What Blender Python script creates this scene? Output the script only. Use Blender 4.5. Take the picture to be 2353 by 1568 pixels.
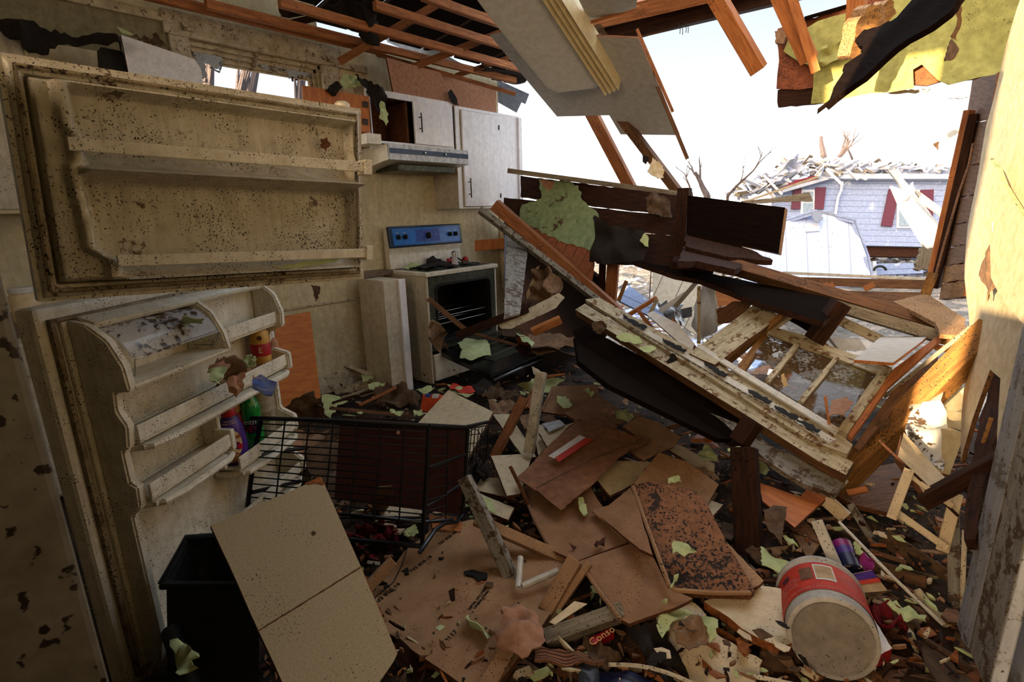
import bpy, bmesh, math, random
from mathutils import Vector as V, Matrix, noise, geometry
from math import pi, sin, cos, radians
for o in list(bpy.data.objects): bpy.data.objects.remove(o)
SC = bpy.context.scene
COL = SC.collection

# ------------------------------------------------------------------ camera
FPX = 1176.0; PIT = radians(14.0); ROLL = -0.027; YAW = radians(43.0); H = 1.36
CAM = V((0, 0, H))
cF = V((-sin(YAW)*cos(PIT), cos(YAW)*cos(PIT), -sin(PIT)))
_R0 = V((cos(YAW), sin(YAW), 0)); _D0 = cF.cross(_R0)
cR = cos(ROLL)*_R0 - sin(ROLL)*_D0
cD = sin(ROLL)*_R0 + cos(ROLL)*_D0
cam = bpy.data.cameras.new('camera'); cam.sensor_width = 36; cam.lens = FPX/2353*36; cam.clip_start = 0.02; cam.clip_end = 300
cobj = bpy.data.objects.new('camera', cam); COL.objects.link(cobj)
cobj.matrix_world = Matrix(((cR.x, -cD.x, -cF.x, 0), (cR.y, -cD.y, -cF.y, 0), (cR.z, -cD.z, -cF.z, H), (0, 0, 0, 1)))
SC.camera = cobj
cam.dof.use_dof = True; cam.dof.focus_distance = 2.6; cam.dof.aperture_fstop = 14

# ------------------------------------------------------------------ light
SC.view_settings.view_transform = 'Standard'; SC.view_settings.look = 'None'
SC.view_settings.exposure = 1.02; SC.view_settings.gamma = 1; SC.view_settings.use_curve_mapping = False
w = bpy.data.worlds.new('world'); SC.world = w; w.use_nodes = True
nt = w.node_tree; nt.nodes.clear()
wo = nt.nodes.new('ShaderNodeOutputWorld'); bg = nt.nodes.new('ShaderNodeBackground')
tc = nt.nodes.new('ShaderNodeTexCoord'); sx = nt.nodes.new('ShaderNodeSeparateXYZ'); rp = nt.nodes.new('ShaderNodeValToRGB')
nt.links.new(tc.outputs['Generated'], sx.inputs[0]); nt.links.new(sx.outputs['Z'], rp.inputs[0])
rp.color_ramp.elements[0].position = 0.0; rp.color_ramp.elements[0].color = (.95, .92, .90, 1)
rp.color_ramp.elements[1].position = 1.0; rp.color_ramp.elements[1].color = (.62, .68, .78, 1)
for ps_, cl_ in ((.08, (.58, .58, .59, 1)), (.2, (.25, .262, .275, 1)), (.33, (.185, .215, .248, 1)), (.47, (.125, .168, .22, 1)), (.62, (.5, .56, .65, 1))):
    e = rp.color_ramp.elements.new(ps_); e.color = cl_
SUND = V((0.115, 1.0, -0.125)).normalized()
# warm glow of the sky round the low sun, behind the camera
dt = nt.nodes.new('ShaderNodeVectorMath'); dt.operation = 'DOT_PRODUCT'; nt.links.new(tc.outputs['Generated'], dt.inputs[0]); dt.inputs[1].default_value = -SUND
mx_ = nt.nodes.new('ShaderNodeMath'); mx_.operation = 'MAXIMUM'; nt.links.new(dt.outputs['Value'], mx_.inputs[0]); mx_.inputs[1].default_value = 0
pw = nt.nodes.new('ShaderNodeMath'); pw.operation = 'POWER'; nt.links.new(mx_.outputs[0], pw.inputs[0]); pw.inputs[1].default_value = 5
gl_ = nt.nodes.new('ShaderNodeMix'); gl_.data_type = 'RGBA'; gl_.inputs[6].default_value = (0, 0, 0, 1); gl_.inputs[7].default_value = (4.6, 3.15, 1.8, 1); nt.links.new(pw.outputs[0], gl_.inputs[0])
ad_ = nt.nodes.new('ShaderNodeMix'); ad_.data_type = 'RGBA'; ad_.blend_type = 'ADD'; ad_.inputs[0].default_value = 1; nt.links.new(rp.outputs[0], ad_.inputs[6]); nt.links.new(gl_.outputs[2], ad_.inputs[7])
nt.links.new(ad_.outputs[2], bg.inputs[0]); nt.links.new(bg.outputs[0], wo.inputs[0])
bg.inputs[1].default_value = 2.1
sl = bpy.data.lights.new('sun', 'SUN'); sl.energy = 12; sl.color = (1.0, .72, .42); sl.angle = radians(.6)
so = bpy.data.objects.new('sun', sl); COL.objects.link(so); so.rotation_euler = SUND.to_track_quat('-Z', 'Y').to_euler()

# ------------------------------------------------------------------ pixel to place
def ray(u, v): return cF + cR*((u-1176.5)/FPX) + cD*((v-784)/FPX)
def pt(u, v, s):
    r = ray(u, v)
    if isinstance(s, tuple):
        k, a = s
        if k == 'D': return CAM + r*a
        if k == 'X': return CAM + r*(a/r.x)
        if k == 'Y': return CAM + r*(a/r.y)
    return CAM + r*((s-H)/r.z)
def depth(p): return (p-CAM).dot(cF)

# ------------------------------------------------------------------ materials
def C(h):
    h = h.lstrip('#'); c = [int(h[i:i+2], 16)/255 for i in (0, 2, 4)]
    return tuple(x/12.92 if x <= .04045 else ((x+.055)/1.055)**2.4 for x in c) + (1,)
MATS = {}
def M(key, c1, c2=None, sc=(3, 3, 3), rough=.65, dirt=None, streak=None, bump=.15, metal=0, spec=.4, wear=None, alpha=None, trans=0, lines=None, coat=0, ns=8.0, cont=.5):
    """c1/c2 mottled by noise; dirt=(colour, amount, scale) small specks; streak=(colour, amount, axisscale); wear=(colour, amount, scale) big patches"""
    m = bpy.data.materials.new(key); m.use_nodes = True; n = m.node_tree; N = n.nodes; L = n.links
    b = N['Principled BSDF']; b.inputs['Roughness'].default_value = rough; b.inputs['Metallic'].default_value = metal
    b.inputs['Specular IOR Level'].default_value = spec
    if coat: b.inputs['Coat Weight'].default_value = coat
    if trans: b.inputs['Transmission Weight'].default_value = trans
    t = N.new('ShaderNodeTexCoord')
    def mp(s, off=0):
        q = N.new('ShaderNodeMapping'); q.inputs['Scale'].default_value = s; q.inputs['Location'].default_value = (off, off*.7, off*.3)
        L.new(t.outputs['Object'], q.inputs[0]); return q
    def nz(s, scale, det=5, off=0, r=.6):
        q = N.new('ShaderNodeTexNoise'); q.inputs['Scale'].default_value = scale; q.inputs['Detail'].default_value = det; q.inputs['Roughness'].default_value = r
        L.new(mp(s, off).outputs[0], q.inputs[0]); return q
    def ramp(src, a, bb):
        q = N.new('ShaderNodeMapRange'); q.inputs[1].default_value = a; q.inputs[2].default_value = bb; L.new(src, q.inputs[0]); return q.outputs[0]
    def mix(f, A, B):
        q = N.new('ShaderNodeMix'); q.data_type = 'RGBA'; L.new(f, q.inputs[0])
        for i, x in ((6, A), (7, B)):
            if isinstance(x, tuple): q.inputs[i].default_value = x
            else: L.new(x, q.inputs[i])
        return q.outputs[2]
    def mul(A, B):
        q = N.new('ShaderNodeMath'); q.operation = 'MULTIPLY'; L.new(A, q.inputs[0])
        if isinstance(B, float): q.inputs[1].default_value = B
        else: L.new(B, q.inputs[1])
        return q.outputs[0]
    c1 = C(c1); c2 = C(c2) if c2 else tuple(x*.75 for x in c1[:3])+(1,)
    a = nz(sc, ns)
    col = mix(ramp(a.outputs[0], .5-cont*.3, .5+cont*.3), c1, c2)
    if lines:
        lc, axis, period, wd = lines
        s = N.new('ShaderNodeSeparateXYZ'); L.new(t.outputs['Object'], s.inputs[0])
        q = N.new('ShaderNodeMath'); q.operation = 'MULTIPLY'; q.inputs[1].default_value = 1/period; L.new(s.outputs[axis], q.inputs[0])
        fr = N.new('ShaderNodeMath'); fr.operation = 'FRACT'; L.new(q.outputs[0], fr.inputs[0])
        lt = N.new('ShaderNodeMath'); lt.operation = 'LESS_THAN'; lt.inputs[1].default_value = wd; L.new(fr.outputs[0], lt.inputs[0])
        col = mix(lt.outputs[0], col, C(lc))
    if wear:
        q = nz((1, 1, 1), wear[2], 6, 3.1, .7)
        col = mix(ramp(q.outputs[0], .62-wear[1]*.25, .66-wear[1]*.25), col, C(wear[0]))
    if streak:
        q = nz(streak[2], 4.0, 6, 7.7, .65)
        col = mix(mul(ramp(q.outputs[0], .45, .8), streak[1]), col, C(streak[0]))
    if dirt:
        q = nz((1, 1, 1), dirt[2]*2.6, 3, 1.3, .5); g = nz((1, 1, 1), dirt[2]*.12, 3, 5.5)
        g2 = ramp(g.outputs[0], .35, .65)
        add = N.new('ShaderNodeMath'); add.operation = 'MULTIPLY_ADD'; L.new(g2, add.inputs[0]); add.inputs[1].default_value = .13; L.new(q.outputs[0], add.inputs[2])
        col = mix(ramp(add.outputs[0], .85-dirt[1]*.2, .88-dirt[1]*.2), col, C(dirt[0]))
    L.new(col, b.inputs['Base Color'])
    if bump:
        bp = N.new('ShaderNodeBump'); bp.inputs['Strength'].default_value = bump; bp.inputs['Distance'].default_value = .004
        L.new(a.outputs[0], bp.inputs['Height']); L.new(bp.outputs[0], b.inputs['Normal'])
    MATS[key] = m; return m
DK = '2a1c12'
M('enamel', 'e4decd', 'd0c8b2', rough=.35, dirt=(DK, .72, 95), streak=('9d9078', .4, (14, 14, 1.2)), bump=.03)
M('enamel_door', 'cfc8b5', 'b8b09b', rough=.33, dirt=(DK, .85, 80), streak=('6e5f48', .5, (14, 14, 1.4)), wear=('5a4632', .0, 9), bump=.03)
M('enamel_shaded', '716c60', '5e584c', rough=.4, dirt=('1d140d', .75, 16), bump=.02)  # white enamel darkened in colour for the shade on the near body
M('gasket', '98896c', '6b5c44', rough=.7, dirt=(DK, .9, 60), bump=.1)
M('cabinet_white', 'eceaea', 'dcdade', rough=.4, dirt=('55432f', .45, 90), streak=('a79c88', .35, (12, 12, 1)), bump=.03)
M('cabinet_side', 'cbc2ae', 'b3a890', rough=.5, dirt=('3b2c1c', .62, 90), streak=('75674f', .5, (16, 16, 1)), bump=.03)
M('wall_cream', 'd8cba8', 'c2b38c', rough=.6, dirt=('3b2a18', .4, 60), streak=('8a744e', .5, (5, 5, .8)), wear=('c2b896', .3, 2), bump=.05)
M('wall_olive', '8f8768', '756c50', rough=.8, dirt=('3b2a18', .3, 60), streak=('5e543c', .5, (5, 5, 1)), bump=.05)
M('wall_right', 'd6c9a8', 'bfae88', rough=.75, dirt=('3b2a18', .5, 70), bump=.08)
M('trim_white', 'cdc2a8', 'a89b80', sc=(2, 2, 2), rough=.6, dirt=('3b2a18', .75, 75), wear=('6d5c44', .2, 25), bump=.15)
M('old_paint', 'bcb092', '998c6e', sc=(1, 6, 6), rough=.7, dirt=('2a1c10', .7, 60), wear=('6a4c2c', .3, 22), bump=.4)
M('paint_grey', '8f8b80', '6d685d', sc=(1, 8, 8), rough=.7, dirt=('2a1c10', .7, 60), wear=('4c3a28', .35, 20), bump=.4)
M('door_grey', '8e9197', '777a80', sc=(1, 8, 8), rough=.5, dirt=('2b241c', .72, 50), wear=('5e5a54', .3, 12), bump=.2)
M('wood_orange', 'b8733a', '8c4f22', sc=(1, 9, 9), rough=.65, dirt=('3a1d0b', .5, 40), bump=.25)
M('wood_lumber', 'a06436', '74421f', sc=(1, 9, 9), rough=.7, dirt=('2a150a', .6, 40), bump=.25)
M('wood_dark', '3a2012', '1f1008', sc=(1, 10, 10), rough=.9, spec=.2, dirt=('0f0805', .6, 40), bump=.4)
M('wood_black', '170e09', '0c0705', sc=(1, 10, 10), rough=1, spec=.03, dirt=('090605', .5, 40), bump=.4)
M('wood_mid', '76502f', '4d321b', sc=(1, 9, 9), rough=.75, dirt=('1e120a', .7, 40), bump=.3)
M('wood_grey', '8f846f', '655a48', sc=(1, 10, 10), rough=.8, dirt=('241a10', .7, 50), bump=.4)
M('wood_gold', '9a6c32', '6c471d', sc=(1, 8, 8), rough=.75, dirt=('241508', .8, 50), bump=.3)
M('ply_orange', 'c0702a', 'a1561a', sc=(5, 1, 1), rough=.5, dirt=('5a2c0e', .35, 60), bump=.05)
M('hardboard', '946d4c', '7d5a3d', rough=.85, dirt=('22140b', .62, 75), ns=3, bump=.08)
M('hardboard_light', 'a5805c', '8c6848', rough=.85, dirt=('22140b', .66, 75), ns=3, bump=.08)
M('hardboard_sooty', '8a5c3a', '6c4529', rough=.9, dirt=('16100b', 1.1, 40), wear=('2a1c12', .22, 9), bump=.2)
M('core', '6b3f20', '4a2a14', rough=.95, sc=(8, 8, 8), bump=.5)
M('core_orange', '9c5c28', '6e3a16', rough=.95, sc=(8, 8, 8), bump=.5)
M('melamine', 'cbb997', 'b7a481', rough=.5, dirt=('2a1c12', .75, 70), bump=.03)
M('melamine_clean', 'ab9977', '9a8866', rough=.75, dirt=('3b2a18', .5, 70), bump=.25, ns=60)
M('melamine_grey', 'a9a49a', '8f897d', rough=.6, dirt=('3b2a18', .6, 80), bump=.1, ns=40)
M('pan_white', 'e2e2e0', 'd2d1ce', rough=.35, dirt=('6a5c4a', .3, 70), bump=.02)
M('diffuser', 'e2d2a8', 'd2c094', rough=.35, bump=0)
M('ceiling_board', 'c2c0bb', 'b0ada6', rough=.85, dirt=('6a5c4a', .3, 70), bump=.05)
M('cardboard', '8a5f42', '714a32', rough=.85, dirt=('2b1a10', .5, 80), bump=.1)
M('cardboard_flute', '8a5f42', '714a32', rough=.9, lines=('3b2417', 1, .008, .4), bump=.1)
M('felt_black', '241b15', '150f0b', rough=.95, dirt=('0e0a08', .5, 60), bump=.6, ns=20)
M('felt_brown', '5e452e', '40301f', rough=.95, dirt=('1c130c', .55, 60), bump=.5, ns=12)
M('felt_light', '8c6d50', '6d523a', rough=.95, dirt=('2c1d12', .55, 60), bump=.4, ns=12)
M('felt_pink', 'ab7f64', '92684f', rough=.9, dirt=('2c1d12', .3, 60), bump=.2, ns=12)
M('green_paper', 'b4bd86', 'a0a972', rough=.8, dirt=('2c2414', .6, 70), bump=.15)
M('green_clean', 'b8c492', 'a7b27e', rough=.8, dirt=('4c4424', .3, 70), bump=.15)
M('green_wall', '8d9e74', '74855e', rough=.8, dirt=('2a2113', .4, 50), wear=('4b3a26', .12, 6), bump=.15)
M('olive_paper', 'a4a35e', '8a894c', rough=.85, dirt=('33290f', .5, 60), streak=('6b6528', .5, (3, 3, 1)), bump=.15)
M('panelling', '9c5c38', '7f4628', rough=.6, lines=('3b1d10', 0, .095, .05), dirt=('2c160b', .4, 60), bump=.1)
M('panel_pattern', '8a4c28', '6b361a', rough=.8, dirt=('33170a', .9, 55), bump=.2)
M('stove_black', '141414', '0b0b0b', rough=.22, dirt=('5c5142', .45, 60), bump=.02, spec=.6)
M('stove_blue', '2a76cc', '2164b4', rough=.3, dirt=('0f2c50', .5, 80), bump=.02)
M('stove_navy', '1c3450', '142840', rough=.3, bump=.02)
M('oven_steel', '4a4a3c', '2e2e24', rough=.4, metal=.6, dirt=('15120c', .6, 60), bump=.03)
M('oven_dark', '0d0b09', '070605', rough=.6, bump=.1)
M('chrome', 'b9b9b5', '8f8f8b', rough=.25, metal=.9, bump=.02)
M('frost', 'c3ccd6', '9aa4b2', rough=.6, dirt=('2e3238', 1.0, 60), ns=30)
M('metal_dirty', 'c6c8ca', 'a2a4a6', rough=.4, metal=.15, dirt=('3a2c1c', .7, 60), streak=('4a3a28', .5, (14, 14, 1)), bump=.05)
M('hinge_metal', '4a3d30', '2f261d', rough=.5, metal=.6)
M('laminate_stone', '7d6958', '55463a', rough=.4, dirt=('2a2019', .95, 120), ns=30, bump=.03)
M('osb', 'a8845a', '6f4f30', rough=.9, dirt=('3b2817', .95, 70), ns=40, bump=.3)
M('wire_black', '0d0f14', '08090c', rough=.3, spec=.5, bump=0)
M('maroon_board', '4b241a', '3d1c14', rough=.8, dirt=('1c0c08', .45, 50), bump=.05)
M('red_cloth', '7e0c1c', '4c0612', rough=.9, bump=.3)
M('red_plastic', 'b01420', '8f0f18', rough=.35)
M('red_label', 'b3242c', '8f1a22', rough=.5)
M('red_print', 'c2341c', 'a82a18', rough=.6, dirt=('4c1008', .3, 60))
M('white_print', 'd8d4cc', 'c3beb4', rough=.6, dirt=('3b2a18', .4, 70))
M('purple', '4a2a80', '3a1e68', rough=.35)
M('magenta', '8c1e6c', '6c1654', rough=.35)
M('navy', '1c2148', '141836', rough=.35)
M('cream_label', 'd8c49c', 'c4ac80', rough=.5)
M('green_bottle', '138a35', '0d6c28', rough=.12, coat=.5)
M('mustard', 'c99a4a', 'b4853a', rough=.4)
M('mustard_cap', 'b8801e', '9c6a14', rough=.4)
M('label_blue', '2c4fa8', '1d3a86', rough=.4)
M('foil', '8aa0d8', '5a6fb8', rough=.2, metal=.8)
M('paper_cup', 'a69a84', '8c7f69', rough=.8, dirt=('2a1c12', .75, 60), bump=.1)
M('bucket_white', 'b5b0a6', '989288', rough=.5, dirt=('2a1c12', .55, 60), bump=.05)
M('bucket_base', '8a8278', '746b60', rough=.6, dirt=('2a1c12', .5, 50), bump=.05)
M('bin_grey', '30343a', '24272c', rough=.4, dirt=('15120e', .5, 40), bump=.02)
M('orange_box', 'cf4a1e', 'b43a14', rough=.5, dirt=('5a1c08', .4, 60))
M('tan_box', 'b89c74', '9c8058', rough=.7)
M('black_mark', '15110e', '0c0a08', rough=.8)
M('brown_mark', '6b4a36', '543826', rough=.8)
M('siding_blue', '8d9cbc', '7b8aac', sc=(2, 2, 2), rough=.7, lines=('5f6a84', 1, .14, .09), wear=('b4bdd0', .05, 3), bump=.05)
M('siding_cream', 'cfc4ae', 'b8ab92', rough=.7, lines=('6d6252', 0, .2, .04), bump=.05)
M('shed_white', 'b0bfe2', 'a0afd4', rough=.6, lines=('8d94a8', 0, .3, .035), dirt=('565b68', .35, 20), bump=.02)
M('shutter', '5c2438', '4a1b2c', rough=.6)
M('pane', '8fa0b0', '6d8090', rough=.1, spec=.6)
M('gutter', 'c3c9d4', 'b2b9c6', rough=.5)
M('red_fascia', '9c3040', '7f2432', rough=.6)
M('roof_shingle', '8f97a6', '727a8a', rough=.9, sc=(6, 6, 6), bump=.5)
M('insulation', 'bcc2d2', '9aa2b6', rough=1, sc=(5, 5, 5), dirt=('6a6470', .6, 20), bump=1)
M('tree_bark', '5a5254', '3e383a', rough=.9, sc=(6, 6, 1), bump=.8)
M('twig', '4d3f36', '3a2f28', rough=.9)
M('ground', '6d6a66', '4d4a44', rough=1, sc=(1, 1, 1), dirt=('b0a898', .6, 9), wear=('8d8478', .4, 2), bump=.8)
M('ground_far', '7a6a54', '5c4d3a', rough=1, sc=(.2, .2, .2), bump=0)
M('floor_dirt', '3a2818', '1e140c', rough=1, dirt=('6d4d30', .7, 30), wear=('120c08', .4, 4), bump=1)
M('white_bright', 'dcd9d2', 'c9c5bb', rough=.6, dirt=('6a5c4a', .3, 60))
M('plastic_film', 'c4c0b4', 'a8a294', rough=.3, dirt=('3b2a18', .4, 50), bump=.1)
M('pvc_white', 'c9c4b6', 'b2ac9c', rough=.45, dirt=('3a2a1c', .72, 60), bump=.02)
M('black_shingle', '25211f', '171413', rough=1, dirt=('4d4742', .5, 120), bump=.8)
M('green_leaf', '9aa060', '7f8648', rough=.8)
M('skin_dark', '2a2320', '1c1715', rough=.8)
def glass(key, tint=(.9, .95, 1), a=.22, dirty=0.0, rough=.05):
    m = bpy.data.materials.new(key); m.use_nodes = True; n = m.node_tree; N = n.nodes; L = n.links
    b = N['Principled BSDF']; b.inputs['Roughness'].default_value = rough; b.inputs['Base Color'].default_value = (*tint, 1)
    b.inputs['Alpha'].default_value = a
    if dirty:
        t = N.new('ShaderNodeTexCoord'); q = N.new('ShaderNodeTexNoise'); q.inputs['Scale'].default_value = 60; q.inputs['Detail'].default_value = 4
        g = N.new('ShaderNodeTexNoise'); g.inputs['Scale'].default_value = 6; L.new(t.outputs['Object'], g.inputs[0])
        L.new(t.outputs['Object'], q.inputs[0]); s = N.new('ShaderNodeMath'); s.operation = 'MULTIPLY_ADD'; s.inputs[1].default_value = .9
        L.new(g.outputs[0], s.inputs[0]); L.new(q.outputs[0], s.inputs[2])
        r = N.new('ShaderNodeMapRange'); r.inputs[1].default_value = 1.08-dirty*.2; r.inputs[2].default_value = 1.12-dirty*.2; r.inputs[3].default_value = a; r.inputs[4].default_value = 1
        L.new(s.outputs[0], r.inputs[0]); L.new(r.outputs[0], b.inputs['Alpha'])
        x = N.new('ShaderNodeMix'); x.data_type = 'RGBA'; x.inputs[6].default_value = (*tint, 1); x.inputs[7].default_value = C('4d3a24')
        r2 = N.new('ShaderNodeMapRange'); r2.inputs[1].default_value = 1.06-dirty*.2; r2.inputs[2].default_value = 1.1-dirty*.2
        L.new(s.outputs[0], r2.inputs[0]); L.new(r2.outputs[0], x.inputs[0]); L.new(x.outputs[2], b.inputs['Base Color'])
    MATS[key] = m; return m
glass('clear_plastic', (.7, .75, .85), .28, .25, .12)
glass('window_glass', (.85, .9, .95), .12, .3)
glass('sash_glass', (.16, .13, .09), .55, .7)
glass('shaker_glass', (.75, .78, .8), .45, 0)
glass('film', (.8, .8, .74), .45, .2, .3)

# ------------------------------------------------------------------ objects
def new(name, bm, mat, mw=None, parent=None, label=None, cat=None, grp=None, kind=None, smooth=False):
    me = bpy.data.meshes.new(name); bm.normal_update(); bm.to_mesh(me); bm.free()
    for m in (mat if isinstance(mat, (list, tuple)) else [mat]): me.materials.append(MATS[m])
    if smooth:
        for p in me.polygons: p.use_smooth = True
        try: me.set_sharp_from_angle(angle=radians(40))
        except Exception: pass
    return link(name, me, mw, parent, label, cat, grp, kind)
def link(name, me, mw=None, parent=None, label=None, cat=None, grp=None, kind=None):
    o = bpy.data.objects.new(name, me); COL.objects.link(o)
    mw = mw or Matrix()
    if parent is not None:
        o.parent = parent; o.matrix_parent_inverse = WM[parent.name].inverted()
    o.matrix_basis = mw; WM[o.name] = mw.copy()
    if label: o['label'] = label
    if cat: o['category'] = cat
    if grp: o['group'] = grp
    if kind: o['kind'] = kind
    return o
WM = {}
def T(name, label, cat, loc=(0, 0, 0), grp=None):
    o = bpy.data.objects.new(name, None); COL.objects.link(o); o.empty_display_size = .05
    o.matrix_basis = Matrix.Translation(V(loc)); WM[o.name] = Matrix.Translation(V(loc))
    o['label'] = label; o['category'] = cat
    if grp: o['group'] = grp
    return o
def centre(pts):
    s = V((0, 0, 0))
    for p in pts: s += p
    return s/len(pts)
def frame(o, x, z):
    z = z.normalized(); x = (x - z*x.dot(z)).normalized(); y = z.cross(x)
    return Matrix(((x.x, y.x, z.x, o.x), (x.y, y.y, z.y, o.y), (x.z, y.z, z.z, o.z), (0, 0, 0, 1)))
def plane_pts(px, s):
    """pixels -> points; s: number (height), tuple plane, or list for the first three points (plane through them) or all"""
    if isinstance(s, list):
        if len(s) == len(px): return [pt(u, v, a) for (u, v), a in zip(px, s)]
        p = [pt(u, v, a) for (u, v), a in zip(px[:3], s)]
        n = (p[1]-p[0]).cross(p[2]-p[0])
        out = []
        for u, v in px:
            r = ray(u, v); out.append(CAM + r*((p[0]-CAM).dot(n)/r.dot(n)))
        return out
    return [pt(u, v, s) for u, v in px]
def area_n(P):
    n = V((0, 0, 0))
    for i in range(len(P)): n += P[i].cross(P[(i+1) % len(P)])
    return n.normalized()
def inside(p, poly):
    c = False; n = len(poly)
    for i in range(n):
        a, b = poly[i], poly[i-1]
        if (a.y > p.y) != (b.y > p.y) and p.x < (b.x-a.x)*(p.y-a.y)/(b.y-a.y)+a.x: c = not c
    return c
def sheet_bm(P2, R, thick, jag, curl, seed, step, cfreq=3.0, bend=None):
    rnd = random.Random(seed); bd = []; n = len(P2)
    for i in range(n):
        a, b = P2[i], P2[(i+1) % n]; L = (b-a).length; k = max(1, int(L/step)); d = (b-a); nn = V((-d.y, d.x))/(L+1e-9)
        for j in range(k):
            q = a + d*(j/k)
            o = (rnd.random()-.5)*2*jag if (jag and (j or jag > .012)) else 0
            bd.append(q + nn*o)
    mn = V((min(p.x for p in bd), min(p.y for p in bd))); mx = V((max(p.x for p in bd), max(p.y for p in bd)))
    pts = list(bd)
    if curl or bend:
        nx = int((mx.x-mn.x)/step)+1; ny = int((mx.y-mn.y)/step)+1
        for i in range(nx):
            for j in range(ny):
                q = V((mn.x+(i+.5)*step, mn.y+(j+.5)*step)) + V((rnd.random()-.5, rnd.random()-.5))*step*.3
                if inside(q, bd) and min((q-b).length for b in bd) > step*.45: pts.append(q)
    ed = [(i, (i+1) % len(bd)) for i in range(len(bd))]
    vs, es, fs, *_ = geometry.delaunay_2d_cdt(pts, ed, [], 1, 1e-6)
    bm = bmesh.new(); top = []; bot = []
    w = max((mx-mn).length, .05)
    for q in vs:
        z = 0
        if R:
            sw = 0; sz = 0
            for p, r in R:
                wt = 1/((p-q).length_squared+1e-6); sw += wt; sz += wt*r
            z += sz/sw
        if curl: z += curl*(noise.noise(V((q.x*cfreq/w*1.6+seed, q.y*cfreq/w*1.6, seed*.37)))) * 2
        if bend: z += bend(q.x, q.y)
        top.append(bm.verts.new((q.x, q.y, z))); bot.append(bm.verts.new((q.x, q.y, z-thick)))
    cnt = {}
    for f in fs:
        g = bm.faces.new([top[i] for i in f]); g.normal_update()
        if g.normal.z < 0: g.normal_flip(); f = f[::-1]
        bm.faces.new([bot[i] for i in f][::-1])
        for i in range(len(f)): cnt[(f[i], f[(i+1) % len(f)])] = 1
    for (a, b) in cnt:
        if (b, a) not in cnt:
            g = bm.faces.new([top[b], top[a], bot[a], bot[b]]); g.material_index = 1
    return bm
SEED = [1]
def S(name, px, s, thick, mat, label=None, cat=None, edge=None, jag=0, curl=0, grp=None, parent=None, step=None, pts=None, kind=None, flip=False, cfreq=3.0, bend=None, smooth=None, seed=None):
    SEED[0] += 1; seed = seed or SEED[0]
    P = pts or plane_pts(px, s); c = centre(P); n = area_n(P)
    if n.dot(CAM-c) < 0: n = -n
    if flip: n = -n
    L = [(P[(i+1) % len(P)]-P[i]) for i in range(len(P))]; x = max(L, key=lambda d: d.length)
    mw = frame(c, x, n); inv = mw.inverted(); Q = [inv @ p for p in P]
    R = [(V((q.x, q.y)), q.z) for q in Q]
    if max(abs(q.z) for q in Q) < 1e-4: R = None
    size = max(d.length for d in L)
    step = step or (max(.012, min(.06, size/9)) if (jag or curl or bend) else 99)
    if (R and not jag and not curl): step = min(step, max(.03, size/6))
    bm = sheet_bm([V((q.x, q.y)) for q in Q], R, thick, jag, curl, seed, step, cfreq, bend or ((lambda x, y: 0) if R else None))
    sm = (curl > 0 or bend is not None or R is not None) if smooth is None else smooth
    return new(name, bm, [mat, edge or mat], mw, parent, label, cat, grp, kind, sm)
def box_bm(x0, x1, y0, y1, z0, z1, bev=0, bm=None):
    own = bm is None
    bm = bm or bmesh.new()
    r = bmesh.ops.create_cube(bm, size=1); vs = r['verts']
    for v in vs: v.co = V((x0+(v.co.x+.5)*(x1-x0), y0+(v.co.y+.5)*(y1-y0), z0+(v.co.z+.5)*(z1-z0)))
    if bev:
        es = list({e for v in vs for e in v.link_edges})
        bmesh.ops.bevel(bm, geom=es, offset=bev, segments=2, affect='EDGES', profile=.5)
    return bm
def BX(name, x0, x1, y0, y1, z0, z1, mat, parent=None, bev=.003, mw=None, **k):
    c = V(((x0+x1)/2, (y0+y1)/2, z0))
    bm = box_bm(x0-c.x, x1-c.x, y0-c.y, y1-c.y, 0, z1-z0, bev)
    return new(name, bm, mat, (mw or Matrix()) @ Matrix.Translation(c), parent, **k)
def beam_bm(L, w, h, bev=.002, warp=0, seed=1, broken=(0, 0), nseg=6):
    bm = bmesh.new(); rings = []; rnd = random.Random(seed)
    for i in range(nseg+1):
        t = i/nseg; x = (t-.5)*L; dy = warp*sin(t*pi)*.5; ring = []
        for (a, b) in ((-1, -1), (1, -1), (1, 1), (-1, 1)):
            xx = x
            if i == 0: xx -= broken[0]*rnd.random()
            if i == nseg: xx += broken[1]*rnd.random()
            ring.append(bm.verts.new((xx, a*w/2+dy, b*h/2)))
        rings.append(ring)
    for A, B in zip(rings, rings[1:]):
        for j in range(4): bm.faces.new([A[j], A[(j+1) % 4], B[(j+1) % 4], B[j]])
    if broken[0] or broken[1]:
        pass
    bm.faces.new(rings[0][::-1]); bm.faces.new(rings[-1])
    bmesh.ops.recalc_face_normals(bm, faces=bm.faces)
    if bev:
        es = [e for e in bm.edges if len(e.link_faces) == 2 and e.calc_face_angle(0) > .5]
        bmesh.ops.bevel(bm, geom=es, offset=bev, segments=1, affect='EDGES')
    return bm
def B(name, a, b, w, h, mat, label=None, cat=None, rot=0, warp=0, broken=(0, 0), parent=None, grp=None, px=True, bev=.002, kind=None):
    """a,b: Vector or (u,v,s). w (and h if px) in pixels of the seen face width; rot turns about the length"""
    SEED[0] += 1
    A = a if isinstance(a, V) else pt(*a); Bb = b if isinstance(b, V) else pt(*b)
    c = (A+Bb)/2; d = (Bb-A)
    if px: w = w*depth(c)/FPX; h = h*depth(c)/FPX if h > 1 else h
    n = (CAM-c); mw = frame(c, d, n) @ Matrix.Rotation(radians(rot), 4, 'X') @ Matrix.Translation(V((0, 0, -h/2)))
    bm = beam_bm(d.length, w, h, min(bev, w*.1, h*.1), warp, SEED[0], broken, 6 if warp else 2)
    return new(name, bm, mat, mw, parent, label, cat, grp, kind)
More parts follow.
